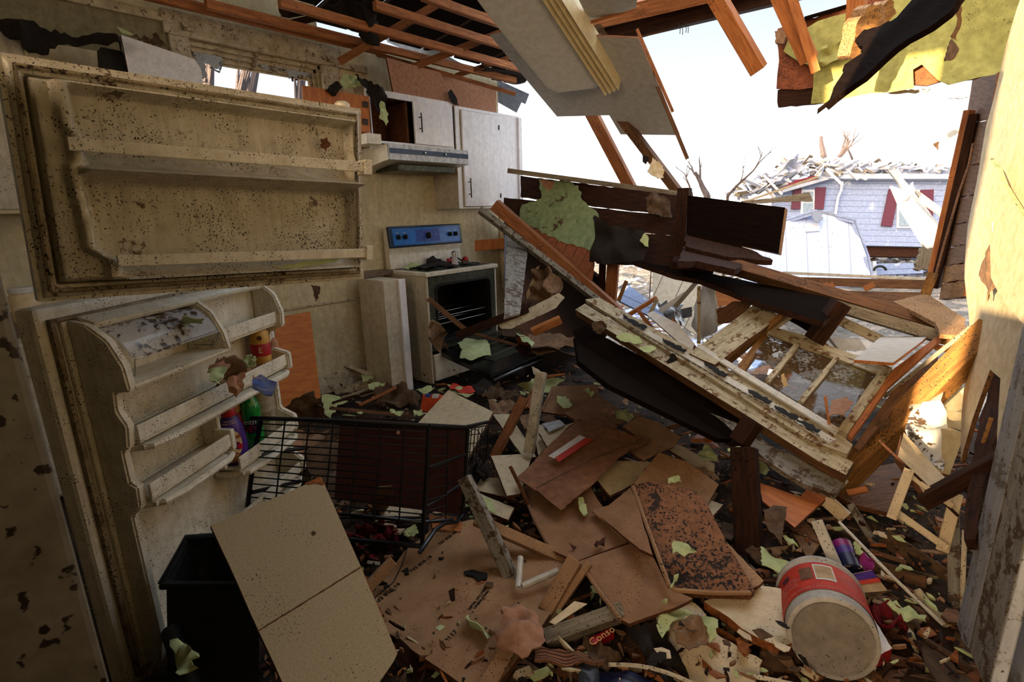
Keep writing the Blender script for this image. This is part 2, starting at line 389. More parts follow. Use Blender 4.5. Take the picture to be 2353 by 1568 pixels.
def tube_bm(path, r, n=8, bm=None, cap=True, r1=None):
    bm = bm or bmesh.new(); P = [V(p) for p in path]; rings = []; prev = None
    for i, p in enumerate(P):
        d = (P[min(i+1, len(P)-1)]-P[max(i-1, 0)]).normalized()
        if prev is None:
            u = d.orthogonal().normalized()
        else:
            u = (prev - d*prev.dot(d)).normalized()
        prev = u; v = d.cross(u); rr = r if r1 is None else r+(r1-r)*i/(len(P)-1)
        if isinstance(r, (list, tuple)): rr = r[i]
        rings.append([bm.verts.new(p+(u*cos(2*pi*k/n)+v*sin(2*pi*k/n))*rr) for k in range(n)])
    for A, Bq in zip(rings, rings[1:]):
        for k in range(n): bm.faces.new([A[k], A[(k+1) % n], Bq[(k+1) % n], Bq[k]])
    if cap: bm.faces.new(rings[0][::-1]); bm.faces.new(rings[-1])
    return bm
def TU(name, path, r, mat, parent=None, n=8, r1=None, **k):
    c = centre([V(p) for p in path]); bm = tube_bm([V(p)-c for p in path], r, n, r1=r1)
    return new(name, bm, mat, Matrix.Translation(c), parent, smooth=True, **k)
def lathe_bm(prof, n=24, bm=None):
    bm = bm or bmesh.new(); rings = []
    for r, z in prof:
        rings.append([bm.verts.new((max(r, 1e-4)*cos(2*pi*k/n), max(r, 1e-4)*sin(2*pi*k/n), z)) for k in range(n)])
    for A, Bq in zip(rings, rings[1:]):
        for k in range(n): bm.faces.new([A[k], A[(k+1) % n], Bq[(k+1) % n], Bq[k]])
    bm.faces.new(rings[0][::-1]); bm.faces.new(rings[-1])
    return bm
def LA(name, prof, mat, mw, parent=None, n=24, **k): return new(name, lathe_bm(prof, n), mat, mw, parent, smooth=True, **k)
def axis_frame(o, z, x=None):
    z = z.normalized(); x = x or z.orthogonal()
    return frame(o, x, z)
def text_me(s, size, mat, ext=.0006, align='CENTER'):
    cu = bpy.data.curves.new('lettering', 'FONT'); cu.body = s; cu.size = size; cu.extrude = ext; cu.align_x = align; cu.align_y = 'CENTER'; cu.resolution_u = 2
    ob = bpy.data.objects.new('tmp', cu); COL.objects.link(ob)
    dg = bpy.context.evaluated_depsgraph_get(); me = bpy.data.meshes.new_from_object(ob.evaluated_get(dg))
    bpy.data.objects.remove(ob); me.materials.clear(); me.materials.append(MATS[mat]); return me
def TX(s, size, mat, mw, parent, name='lettering', ext=.0006): return link(name, text_me(s, size, mat, ext), mw, parent)
def wrap_text(s, size, mat, mw, parent, R, name='lettering', a0=0.0, z0=0.0, up=1):
    """text bent round a cylinder of radius R about local Z of mw"""
    me = text_me(s, size, mat, .0004)
    for v in me.vertices:
        x, y, z = v.co; a = a0 + up*x/R; rr = R+z+.0008
        v.co = V((rr*cos(a), rr*sin(a), z0+up*y))
    return link(name, me, mw, parent)
# ================================================================== SETTING
XL = -3.7
def ST(name, bm, mat, mw=None, **k): return new(name, bm, mat, mw, kind='structure', **k)
def SBX(name, x0, x1, y0, y1, z0, z1, mat, bev=0): return BX(name, x0, x1, y0, y1, z0, z1, mat, bev=bev, kind='structure')
SBX('floor', -3.85, .75, -1.6, 4.1, -.12, 0, 'floor_dirt')
# left wall with the window hole
WY0, WY1, WZ0, WZ1 = 1.2, 2.05, 1.35, 2.42
bm = bmesh.new()
for b in ((-1.6, WY0, 0, 2.95), (WY1, 3.86, 0, 2.62), (WY0, WY1, 0, WZ0), (WY0, WY1, WZ1, 2.8)):
    box_bm(-3.84, XL, b[0], b[1], b[2], b[3], 0, bm)
ST('wall_left', bm, 'wall_cream')
# unseen wall added behind the photographer to shape sun and shade: sill wall, two piers and the gable above the wide opening
bm = bmesh.new()
box_bm(-3.84, 4.5, -1.65, -1.5, -.1, .95, 0, bm)
box_bm(-3.84, -1.42, -1.65, -1.5, .95, 2.75, 0, bm)
box_bm(-.5, .75, -1.65, -1.5, .95, 1.47, 0, bm)  # raised sill added to keep sun off the lower right wall
box_bm(.75, 4.5, -1.65, -1.5, .95, 2.75, 0, bm)
box_bm(-8, 9, -1.65, -1.5, 2.75, 5.4, 0, bm)
box_bm(-8, -3.84, -1.65, -1.5, -.1, 2.75, 0, bm)
box_bm(4.5, 9, -1.65, -1.5, -.1, 2.75, 0, bm)
ST('wall_back_added', bm, 'wall_cream')
# baseboard and wall trims on the left wall
SBX('baseboard_left', XL, XL+.018, 1.2, 2.3, .02, .17, 'trim_white', .004)
SBX('trim_1', XL, XL+.012, 1.2, 2.33, .72, .735, 'trim_white', .002)
SBX('trim_2', XL, XL+.03, -1.4, 1.12, 2.48, 2.53, 'trim_white', .006)
SBX('trim_3', XL, XL+.03, 2.2, 2.42, 2.42, 2.47, 'trim_white', .006)
bm = bmesh.new()
P = [pt(u, v, ('X', XL+.004)) for u, v in ((845, 655), (850, 700), (843, 745), (856, 800), (860, 868))]
ob = TU('crack', P, .007, 'core', kind='structure'); ob.name = 'trim_4'
# window in the left wall
wr = T('window_1', 'white dirt-caked window frame with shattered glass high in the left wall', 'window', (XL, 1.6, WZ0)); wr['kind'] = 'structure'
def wbx(n, y0, y1, z0, z1, x0, x1, mat='trim_white', bev=.004): return BX(n, x0, x1, y0, y1, z0, z1, mat, wr, bev)
wbx('casing', WY0-.12, WY1+.15, WZ1, WZ1+.13, XL-.01, XL+.035)
wbx('casing', WY0-.1, WY0+.005, WZ0-.1, WZ1, XL-.01, XL+.03)
wbx('casing', WY1-.005, WY1+.12, WZ0-.1, WZ1, XL-.01, XL+.03)
wbx('head_block', WY0-.03, WY0+.03, WZ1+.03, WZ1+.075, XL+.03, XL+.06, bev=.006)
wbx('head_block', WY1+.02, WY1+.08, WZ1+.02, WZ1+.065, XL+.03, XL+.06, bev=.006)
wbx('sill', WY0-.1, WY1+.1, WZ0-.03, WZ0, XL-.14, XL+.06)
for i, (dx, hh) in enumerate(((0, .018), (-.03, .03), (-.06, .045), (-.09, .03))):
    wbx('sash_rail', WY0, WY1, WZ1-.018*(i+1)-hh*.5, WZ1, XL-.02+dx-.03, XL-.02+dx, 'trim_white', .003)
for i in range(3):
    wbx('sash_stile', WY1-.02*(i+1), WY1, WZ0, WZ1, XL-.05-.03*i, XL-.02-.03*i, 'old_paint', .003)
wbx('sash_stile', WY0, WY0+.03, WZ0, WZ1, XL-.1, XL-.03, 'old_paint', .003)
# shattered glass hanging in the frame
gx = ('X', XL-.06)
for k, px in enumerate((((447, 110), (520, 125), (512, 140), (505, 168), (470, 150), (478, 190), (455, 190)), ((500, 122), (620, 146), (640, 170), (600, 152), (575, 140), (545, 142), (520, 128)), ((620, 146), (725, 168), (722, 180), (700, 175), (672, 188), (662, 168), (636, 158)))):
    S('broken_pane', px, gx, .004, 'window_glass', parent=wr, jag=.008, step=.03)
    sp = [(u*.9+px[0][0]*.1, v*.85+px[0][1]*.15) for u, v in px]
    S('frosted_shard', sp, ('X', XL-.055), .003, 'frost', parent=wr, jag=.014, step=.02)
# ceiling plate, joists over the left of the room
JO = [((330, -16, ('X', -3.52)), (884, 138, ('X', -3.52)), 30), ((470, -10, ('X', -3.42)), (1184, 210, ('X', -3.42)), 17), ((640, -10, ('X', -3.15)), (1218, 188, ('X', -3.15)), 17), ((860, -4, ('X', -2.95)), (1180, 140, ('X', -2.95)), 19), ((970, -6, ('X', -2.7)), (1165, 74, ('X', -2.7)), 20), ((1100, -40, ('X', -2.4)), (1190, 10, ('X', -2.4)), 20), ((240, -60, ('X', -3.4)), (420, -8, ('X', -3.4)), 20)]
for k, (a, b, wd) in enumerate(JO):
    lab = ['orange ceiling plate running along the top of the left wall above the window', 'lowest bare ceiling joist, running out past the upper cabinets', 'bare joist second from the left wall, crossing behind the hanging tar paper',
           'bare joist third from the left wall, ending above the hanging ceiling board', 'short bare joist whose end meets the fluorescent light housing', 'joist end hidden mostly behind the fluorescent light housing', 'plate timber at the top left edge of the picture'][k]
    A_, Bq = pt(*a), pt(*b); wj = .04
    mwj = frame((A_+Bq)/2+V((0, 0, .025)), Bq-A_, V((0, 0, 1)))
    SEED[0] += 1; new('ceiling_joist', beam_bm((Bq-A_).length, wj, .05, .002, .015, SEED[0], (0, .03), 6), 'wood_orange', mwj, label=lab, cat='joist', grp='bare ceiling joists')
B('blocking_timber', (1000, 12, ('X', -2.85)), (800, 130, ('X', -3.6)), .05, .1, 'wood_lumber', 'cross timber behind the joists nearest the cabinets', 'timber', px=False)
B('blocking_timber', (1215, 50, ('X', -2.6)), (960, 150, ('X', -3.6)), .05, .1, 'wood_lumber', 'cross timber behind the joists between two gaps of blue shingles', 'timber', px=False)
B('blocking_timber', (640, 60, ('X', -3.6)), (860, 10, ('X', -3.1)), .04, .1, 'wood_dark', 'dark cross timber above the hanging tar paper', 'timber', px=False)
B('blocking_timber', (1060, 170, ('X', -3.6)), (1215, 118, ('X', -2.95)), .04, .1, 'wood_lumber', 'cross timber beside the far end of the joists', 'timber', px=False)
# roof boards over the joists with gaps
rb = []
for k in range(16):
    y = -1.5 + k*.37
    x1 = -1.55 - max(0, (y-1.4))*.62
    if y > 3.3: x1 = -3.0
    gap = .02
    bm = box_bm(-4.1, x1, y, y+.35-gap, 2.84, 2.87, 0)
    for v in bm.verts: v.co.z += (v.co.x+4.1)*.12
    rb.append(bm)
bm = bmesh.new()
for b in rb:
    me = bpy.data.meshes.new('x'); b.to_mesh(me); bm.from_mesh(me); b.free(); bpy.data.meshes.remove(me)
ST('ceiling', bm, 'wood_black')
B('roof_shingle_row', (870, 60, 2.8), (1100, 190, 2.75), .14, .01, 'roof_shingle', 'blue-grey shingles seen through the gap between joists', 'shingles', px=False)
B('roof_shingle_row', (940, 105, 2.8), (1150, 200, 2.72), .1, .01, 'roof_shingle', 'pale shingle strip showing near the end of the longest joist', 'shingles', px=False)

SBX('wall_left_added', -.78, -.5, -.5, -.38, 0, 2.88, 'wall_olive').name = 'wall_left_added'  # unseen wall stub added to shade the refrigerator side
SBX('wall_right_near', .8, .95, -1.65, 1.25, -.1, 3.0, 'wall_olive').name = 'wall_right_near'
SBX('ceiling_near', -3.84, 1.1, -1.65, 1.15, 2.88, 2.95, 'wall_olive').name = 'ceiling_near'
bm = bmesh.new(); bmesh.ops.create_grid(bm, x_segments=1, y_segments=1, size=70)
ST('ground', bm, 'ground_far', Matrix.Translation((0, 0, -1.15)))

SBX('ceiling_added', -1.6, 1.1, 1.15, 2.0, 2.9, 2.95, 'wall_olive').name = 'ceiling_added'  # unseen ceiling strip added to shade the foreground

SBX('trim_7', XL, XL+.006, -1.5, 1.1, 2.27, 2.5, 'wall_olive')
SBX('wall_right_far', .8, .95, 1.25, 3.9, -.1, 3.0, 'wall_cream').name = 'wall_right_far'
# ================================================================== KITCHEN WALL UNITS
# soffit board above the cabinets
S('soffit_board', [(888, 132), (1140, 203), (1140, 264), (905, 218)], ('X', -3.4), .015, 'felt_pink', 'pinkish brown soffit board above the upper cabinets', 'board', edge='core')
B('soffit_batten', (886, 130, ('X', -3.37)), (1142, 204, ('X', -3.37)), 9, .02, 'wood_lumber', 'wooden batten along the top of the soffit board', 'batten')
# short upper cabinet over the hood
cx = -3.38
c = T('upper_cabinet', 'short white upper cabinet above the hood, left half open and dark', 'cabinet', (-3.54, 2.6, 1.88))
def cb(n, x0, x1, y0, y1, z0, z1, mat='cabinet_white', bev=.003, par=None): return BX(n, x0, x1, y0, y1, z0, z1, mat, par or c, bev)
cb('back_panel', -3.7, -3.69, 2.2, 3.0, 1.88, 2.24, 'core'); cb('bottom_panel', -3.69, cx, 2.2, 3.0, 1.865, 1.885, 'ply_orange')
cb('top_panel', -3.69, cx-.01, 2.32, 3.0, 2.225, 2.24, 'wood_mid'); cb('side_panel', -3.69, cx, 2.985, 3.0, 1.885, 2.225, 'wood_mid')
cb('side_panel', -3.69, cx, 2.2, 2.215, 1.885, 2.2, 'ply_orange')
cb('face_frame', cx-.02, cx, 2.3, 3.0, 2.2, 2.245); cb('face_frame', cx-.02, cx, 2.2, 3.0, 1.84, 1.9); cb('face_frame', cx-.02, cx, 2.96, 3.0, 1.9, 2.2)
cb('face_frame', cx-.02, cx, 2.19, 2.225, 1.86, 2.24)
cb('shelf', -3.68, cx-.04, 2.55, 2.57, 1.885, 2.2, 'core')
def bar_handle(par, x, y, z0, z1, mat='hinge_metal'):
    h = TU('handle', [(x+.03, y, z0-.02), (x+.03, y, z1+.02)], .0055, mat, par)
    TU('handle_post', [(x, y, z0+.01), (x+.03, y, z0+.01)], .004, mat, h); TU('handle_post', [(x, y, z1-.01), (x+.03, y, z1-.01)], .004, mat, h)
d = cb('door', cx, cx+.018, 2.585, 2.97, 1.9, 2.2); bar_handle(d, cx+.018, 2.63, 2.0, 2.1)
# open door swung flat to the left
d = S('door', [(695, 196), (848, 222), (851, 304), (700, 290)], ('X', -3.33), .018, 'ply_orange', parent=c); d['label'] = 'orange plywood back of the swung-open door'
for v0 in (232, 272): S('hinge', [(833, v0), (846, v0+2), (846, v0+16), (833, v0+14)], ('X', -3.325), .004, 'hinge_metal', parent=d)
# tall upper cabinet
c = T('upper_cabinet', 'tall white upper cabinet right of the hood beside the open sky', 'cabinet', (-3.54, 3.4, 1.41))
cb('case', -3.7, cx-.002, 3.01, 3.8, 1.41, 2.225, 'cabinet_side', par=c)
for s_ in ((3.01, 3.055, 1.41, 2.225), (3.055, 3.8, 1.41, 1.425), (3.055, 3.8, 2.2, 2.225)): cb('face_frame', cx-.002, cx+.004, *s_, par=c)
d = cb('door', cx+.004, cx+.022, 3.07, 3.5, 1.43, 2.195, par=c); bar_handle(d, cx+.022, 3.11, 1.52, 1.64)
for z in (1.5, 2.08): cb('hinge', cx+.018, cx+.03, 3.498, 3.506, z, z+.04, 'hinge_metal', .001, d)
cb('filler_panel', cx, cx+.008, 3.51, 3.76, 1.42, 2.2, par=c)
cb('edge_strip', cx, cx+.03, 3.76, 3.805, 1.41, 2.21, par=c)
# range hood
c = T('range_hood', 'white range hood with a blue control strip above the stove', 'range hood', (-3.45, 2.62, 1.74))
bm = bmesh.new(); hy0, hy1 = 2.24, 3.01
prof = [(-3.69, 1.86), (-3.4, 1.86), (-3.25, 1.862), (-3.245, 1.755), (-3.3, 1.75), (-3.66, 1.70)]
va = [bm.verts.new((x+3.45, hy0-2.62, z-1.74)) for x, z in prof]; vb = [bm.verts.new((x+3.45, hy1-2.62, z-1.74)) for x, z in prof]
for i in range(5): bm.faces.new([va[i], va[i+1], vb[i+1], vb[i]])
bm.faces.new(va); bm.faces.new(vb[::-1]); bmesh.ops.recalc_face_normals(bm, faces=bm.faces)
new('hood_shell', bm, 'enamel', Matrix.Translation((-3.45, 2.62, 1.74)), c)
cb('front_panel', -3.246, -3.236, hy0, hy1, 1.755, 1.865, 'metal_dirty', par=c)
st = cb('control_strip', -3.236, -3.233, hy0+.01, hy1-.005, 1.80, 1.835, 'stove_navy', .001, c); st['label'] = 'dark blue control strip'
for y in (2.56, 2.76): LA('switch', [(.008, 0), (.008, .012), (.006, .014)], 'chrome', axis_frame(V((-3.233, y, 1.818)), V((1, 0, 0))), st, 10)
cb('filter_grille', -3.6, -3.3, hy0+.12, hy1-.1, 1.69, 1.735, 'oven_steel', par=c)
cb('mounting_block', -3.5, -3.3, hy0-.12, hy0-.005, 1.86, 1.93, 'enamel', par=c)
bm = bmesh.new()
# ---- stove
fd = V((-.035, .9994, 0)); dd = V((-.9994, -.035, 0)); SO = V((-3.165, 2.44, 0))
SM = Matrix(((fd.x, dd.x, 0, SO.x), (fd.y, dd.y, 0, SO.y), (0, 0, 1, 0), (0, 0, 0, 1)))
sw_, sd_ = .80, .5
c = T('stove', 'white electric stove with a blue control panel and its oven door hanging open', 'stove', SO+V((-.25, .4, 0)))
def sb(n, x0, x1, y0, y1, z0, z1, mat, bev=.004, par=None): return BX(n, x0, x1, y0, y1, z0, z1, mat, par or c, bev, mw=SM)
sb('side_panel', 0, .02, 0, sd_, .03, .9, 'cabinet_side'); sb('side_panel', sw_-.02, sw_, 0, sd_, .03, .9, 'enamel')
sb('back_panel', .02, sw_-.02, sd_-.02, sd_, .03, .9, 'oven_steel')
# oven front frame with rounded opening
def rr(x0, x1, z0, z1, r, n=6):
    P = []
    for cx_, cz, a0 in ((x1-r, z1-r, 0), (x0+r, z1-r, 90), (x0+r, z0+r, 180), (x1-r, z0+r, 270)):
        for k in range(n+1):
            a = radians(a0+90*k/n); P.append((cx_+r*cos(a), cz+r*sin(a)))
    return P
def ring(name, outer, inner, y0, y1, mat, par, mw=SM):
    bm = bmesh.new(); n = len(outer)
    L_ = [[bm.verts.new((p[0], y, p[1])) for p in q] for q, y in ((outer, y0), (inner, y0), (inner, y1), (outer, y1))]
    for A, Bq in zip(L_, L_[1:]+L_[:1]):
        for k in range(n): bm.faces.new([A[k], A[(k+1) % n], Bq[(k+1) % n], Bq[k]])
    bmesh.ops.recalc_face_normals(bm, faces=bm.faces)
    return new(name, bm, mat, mw, par)
ring('oven_front', rr(.02, sw_-.02, .3, .895, .003), rr(.1, sw_-.09, .36, .82, .05), 0, .03, 'oven_steel', c)
ring('door_gasket', rr(.085, sw_-.075, .345, .835, .06), rr(.1, sw_-.09, .36, .82, .05), -.008, .004, 'oven_dark', c)
ring('oven_cavity', rr(.1, sw_-.09, .36, .82, .05), rr(.11, sw_-.1, .37, .81, .045), .03, sd_-.04, 'oven_dark', c)
sb('cavity_back', .1, sw_-.09, sd_-.05, sd_-.04, .36, .82, 'oven_dark')
for z in (.5, .56):
    for y in (.04, .2, .36): TU('oven_rack', [SM @ V((.115, y, z)), SM @ V((sw_-.105, y, z))], .003, 'chrome', c, 6)
sb('drawer', .03, sw_-.03, -.012, .02, .05, .27, 'enamel', .008)
sb('cooktop', -.008, sw_+.008, -.02, sd_, .9, .935, 'enamel', .008)
sb('cooktop_surface', .03, sw_-.03, .03, sd_-.06, .934, .938, 'stove_black', .001)
for bx_, by_, r_ in ((.2, .13, .085), (.6, .13, .1), (.2, .34, .1), (.6, .34, .08)):
    p = SM @ V((bx_, by_, .938))
    bw = LA('drip_bowl', [(r_+.02, 0), (r_+.02, .004), (r_, .005), (r_*.95, .001)], 'oven_steel', Matrix.Translation(p), c, 28)
    bm = bmesh.new()
    for k in range(4):
        rad = r_*(.9-.22*k); tube_bm([(rad*cos(a/16*2*pi), rad*sin(a/16*2*pi), .009) for a in range(17)], .005, 6, bm)
    new('burner_coil', bm, 'wire_black', Matrix.Translation(p), bw, smooth=True)
# backguard
bgm = SM @ Matrix.Translation((0, sd_-.07, .935))
def prism_x(name, prof, x0, x1, mat, mw, par, bev=0):
    bm = bmesh.new(); a = [bm.verts.new((x0, y, z)) for y, z in prof]; b = [bm.verts.new((x1, y, z)) for y, z in prof]; n = len(prof)
    for i in range(n): bm.faces.new([a[i], a[(i+1) % n], b[(i+1) % n], b[i]])
    bm.faces.new(a[::-1]); bm.faces.new(b); bmesh.ops.recalc_face_normals(bm, faces=bm.faces)
    if bev: bmesh.ops.bevel(bm, geom=list(bm.edges), offset=bev, segments=2, affect='EDGES')
    return new(name, bm, mat, mw, par)
prism_x('backguard', [(0, 0), (.07, 0), (.07, .34), (.01, .34), (-.01, .18), (.01, .12)], 0, sw_, 'enamel', bgm, c, .003)
pf = V((0, -.016, .165)); tilt = math.atan2(.02, .165)
pm = bgm @ Matrix.Translation((0, -.024, .175)) @ Matrix.Rotation(-tilt, 4, 'X')
cp = new('control_panel', box_bm(-.005, sw_+.005, 0, .03, 0, .175, .01), 'stove_navy', pm, c)
new('panel_face', box_bm(.03, sw_-.03, -.004, .002, .018, .155, .002), 'stove_blue', pm, cp)
new('display', box_bm(.27, .53, -.006, .0, .035, .14, .001), 'label_blue', pm, cp)
for x, r_ in ((.08, .02), (.15, .02), (.4, .026), (.65, .02), (.72, .02)):
    km = pm @ Matrix.Translation((x, -.006, .085)) @ Matrix.Rotation(pi/2, 4, 'X')
    kn = LA('knob', [(r_, 0), (r_*.95, .012), (r_*.7, .02), (r_*.6, .026)], 'stove_black', km, cp, 18)
    new('knob_grip', box_bm(-.005, .005, -r_*.9, r_*.9, .02, .034, .002), 'stove_black', km, kn)
for x in (.32, .48): LA('indicator', [(.005, 0), (.004, .006)], 'chrome', pm @ Matrix.Translation((x, -.006, .09)) @ Matrix.Rotation(pi/2, 4, 'X'), cp, 8)
for x in (.08, .15, .65, .72, .4):
    new('dial_mark', box_bm(x-.012, x+.012, -.0056, -.0035, .117, .121, 0), 'white_print', pm, cp)
# open oven door
P = [pt(992, 800, .29), pt(1128, 862, .25), pt(1243, 812, .27), pt(1150, 742, .33)]
od = S('oven_door', None, None, .035, 'stove_black', parent=c, pts=P, edge='stove_black'); od['label'] = 'black oven door lying open, its inner side up'
q = [P[0]*.8+P[2]*.2, P[1]*.8+P[3]*.2, P[2]*.8+P[0]*.2, P[3]*.8+P[1]*.2]; up = V((0, 0, .006))
S('door_liner', None, None, .012, 'oven_steel', parent=od, pts=[x+up for x in q])
for k in range(1, 5):
    t = k/5; TU('liner_rib', [q[0].lerp(q[1], t)+up, q[3].lerp(q[2], t)+up], .004, 'oven_steel', od, 6)
TU('door_handle', [P[1]+V((.02, 0, -.04)), P[2]+V((.02, 0, -.04))], .012, 'stove_black', od, 8)
# things on the stove
def sl(x, y, z): return SM @ V((x, y, z))
sp_ = sl(.5, .2, .941); sk = T('salt_shaker', 'small fluted glass shaker with a chrome cap on the stove top', 'shaker', sp_)
LA('glass_body', [(.031, 0), (.034, .004), (.029, .02), (.024, .075), (.025, .09)], 'shaker_glass', Matrix.Translation(sp_), sk, 12)
LA('cap', [(.027, .088), (.027, .108), (.022, .116), (.008, .12)], 'chrome', Matrix.Translation(sp_), sk, 20)
rt = T('red_knobbed_gadget', 'small red and black gadget lying at the back right of the stove top', 'kitchen tool', sl(.68, .34, .945))
TU('body', [sl(.58, .38, .965), sl(.63, .37, .965), sl(.67, .36, .965)], .02, 'red_plastic', rt, 12)
LA('head', [(.012, 0), (.024, .008), (.03, .024), (.024, .044), (.008, .052)], 'red_plastic', Matrix.Translation(sl(.72, .3, .943)), rt, 18)
TU('cord', [sl(.6, .36, .99), sl(.66, .36, .995), sl(.69, .32, .96), sl(.76, .3, .948), sl(.64, .26, .948)], .008, 'wire_black', rt, 8)
def SS(n, P, th, m, l, c, **k): return S(n, None, None, th, m, l, c, pts=[sl(*p) for p in P], **k)
SS('curled_tar_paper', [(.3, .36, .945), (.34, .38, 1.0), (.42, .39, 1.02), (.5, .38, .99), (.52, .36, .95)], .004, 'felt_black', 'curled scrap of tar paper leaning on the stove backguard', 'scrap', jag=.006, curl=.015)
SS('flat_tar_paper', [(.1, .1, .955), (.3, .06, .955), (.46, .12, .955), (.5, .34, .96), (.26, .38, .965), (.12, .3, .955)], .003, 'felt_black', 'flat dark scrap on the left burners of the stove', 'scrap', jag=.012, curl=.015)
SS('torn_scrap', [(.56, .16, .945), (.62, .14, .945), (.66, .2, .97), (.6, .22, .96)], .003, 'felt_brown', 'brown scrap in front of the red gadget on the stove', 'scrap', jag=.006, curl=.008)
SS('torn_scrap', [(.53, .26, .945), (.57, .28, .945), (.57, .29, .99), (.54, .27, .985)], .004, 'ply_orange', 'small orange chip standing beside the shaker', 'scrap', jag=.003)
SS('paint_flake', [(.02, .3, .945), (.08, .36, .96), (.2, .4, .975), (.26, .36, .96), (.16, .3, .95)], .002, 'green_paper', 'pale green flake at the back left corner of the stove top', 'paint flake', jag=.008, curl=.012)
# counter and its end panel
S('worktop', [(836, 590), (915, 588), (955, 612), (836, 630)], .94, .035, 'laminate_stone', 'speckled brown laminate worktop wedged between fridge door and stove', 'worktop', edge='laminate_stone')
c = T('counter_end_panel', 'white end panel standing left of the stove under the worktop', 'panel', (-3.4, 2.25, 0))
BX('panel', -3.62, -3.26, 2.262, 2.28, 0, .9, 'cabinet_side', c)
BX('face_stile', -3.262, -3.235, 2.24, 2.3, 0, .9, 'cabinet_white', c)
BX('panel', -3.61, -3.26, 2.12, 2.25, .04, .9, 'cabinet_side', c)
B('wall_strip', (1090, 565, ('X', -3.6)), (1157, 560, ('X', -3.6)), 24, 12, 'ply_orange', 'orange wood strip on the wall behind the right end of the stove', 'wood strip')
B('wall_corner_post', (1152, 480, ('X', -3.66)), (1158, 660, ('X', -3.66)), 10, 30, 'wall_cream', 'narrow cream post closing the wall right of the stove', 'post')
# far left: base and upper cabinets behind the fridge
c = T('base_cabinet', 'white base cabinet on the left wall seen behind the refrigerator hinge', 'cabinet', (-3.4, .1, 0))
BX('case', -3.69, -3.1, -1.3, .55, .1, .89, 'cabinet_side', c); BX('worktop', -3.69, -3.07, -1.3, .57, .89, .93, 'laminate_stone', c)
for y in (-1.2, -.6, 0.0): BX('door', -3.1, -3.08, y, y+.54, .12, .68, 'cabinet_side', c); BX('drawer', -3.1, -3.08, y, y+.54, .71, .86, 'cabinet_side', c)
c = T('upper_cabinet', 'dim cream upper cabinet at the far left edge of the picture', 'cabinet', (-3.5, .1, 1.4))
BX('case', -3.69, -3.38, -1.3, .42, 1.42, 2.25, 'wall_cream', c); BX('door', -3.38, -3.36, -.5, -.05, 1.44, 2.2, 'cabinet_side', c); BX('door', -3.38, -3.36, -.03, .4, 1.44, 2.2, 'cabinet_side', c)
jp = pt(46, 650, ('X', -3.25)); jp.z = .93; jm = Matrix.Translation(jp); c = T('glass_jar', 'dim jar with a pale lid on the counter behind the refrigerator', 'jar', jp)
LA('jar_body', [(.05, 0), (.055, .01), (.055, .12), (.045, .135)], 'cream_label', jm, c); LA('lid', [(.05, .135), (.05, .155), (.045, .16)], 'white_print', jm, c)
# leaning orange plywood, white door on top of the cabinets
S('plywood_board', [(645, 728), (713, 716), (737, 915), (630, 945), (633, 735)], [('X', -3.45), ('X', -3.45), ('X', -3.3)], .012, 'ply_orange', 'orange plywood door leaning on the wall right of the refrigerator shelves', 'panel', edge='trim_white')
S('loose_cabinet_front', [(278, 80), (447, 136), (462, 158), (470, 215), (300, 190)], ('X', -3.35), .018, 'cabinet_white', 'loose white cabinet door standing above the freezer door left of the window', 'cabinet door', edge='core')
S('dark_piece', [(232, 108), (282, 118), (300, 170), (236, 160)], ('X', -3.42), .1, 'oven_dark', 'dark filler for the shaded gap left of the loose white cabinet door', 'box')  # dark slab put in for the shade of a gap
S('sagging_insulation', [(0, 42), (60, 60), (130, 68), (190, 78), (285, 86), (280, 112), (235, 103), (170, 96), (120, 112), (85, 120), (40, 100), (0, 65)], ('X', -3.3), .03, 'felt_black', 'charred black insulation sagging along the top left wall', 'insulation', jag=.015, curl=.09)
S('torn_scrap', [(300, 82), (350, 88), (358, 75), (375, 95), (383, 108), (340, 100)], ('X', -3.5), .004, 'felt_brown', 'brown scrap poking up behind the loose white cabinet door', 'scrap', jag=.01, curl=.02)
S('paint_flake', [(268, 60), (300, 75), (310, 84), (280, 76)], ('X', -3.5), .003, 'green_clean', 'green sliver above the loose white cabinet door', 'paint flake')
# tar paper mess on the short cabinet
S('tar_paper', [(812, 172), (850, 185), (890, 207), (880, 245), (872, 262), (860, 240), (845, 205)], ('X', -3.3), .004, 'felt_black', 'torn tar paper draped over the corner of the short upper cabinet', 'tar paper', jag=.012, curl=.03)
S('green_roll', [(790, 170), (812, 173), (832, 180), (830, 196), (795, 205), (785, 192)], ('X', -3.35), .004, 'green_clean', 'curled green paper on top of the short upper cabinet', 'wallpaper', jag=.006, curl=.03)
S('tar_paper', [(760, 195), (775, 187), (788, 200), (772, 220), (752, 208)], ('X', -3.3), .02, 'felt_black', 'dark ribbed scrap lying on the swung-open orange door', 'scrap', jag=.006, curl=.015)
S('paint_flake', [(874, 232), (882, 235), (892, 262), (888, 290), (880, 275), (872, 272)], ('X', -3.27), .003, 'green_clean', 'pale flake dangling in the opening of the short upper cabinet', 'paint flake', jag=.005, curl=.01)
S('shingle_scrap', [(1030, 215), (1036, 205), (1048, 222), (1054, 242), (1040, 238)], ('X', -3.36), .006, 'black_shingle', 'grey shingle scrap standing on top of the tall upper cabinet', 'shingle', jag=.004)
B('plaster_lump', (815, 206, ('X', -3.42)), (848, 200, ('X', -3.42)), 14, .05, 'old_paint', 'crumbled plaster lump behind the orange cabinet door', 'plaster', px=True)
S('torn_scrap', [(714, 655), (735, 658), (735, 672), (726, 695), (722, 675)], ('X', -3.5), .004, 'felt_brown', 'brown shred hanging below the freezer door in front of the wall', 'scrap', jag=.006, curl=.01)
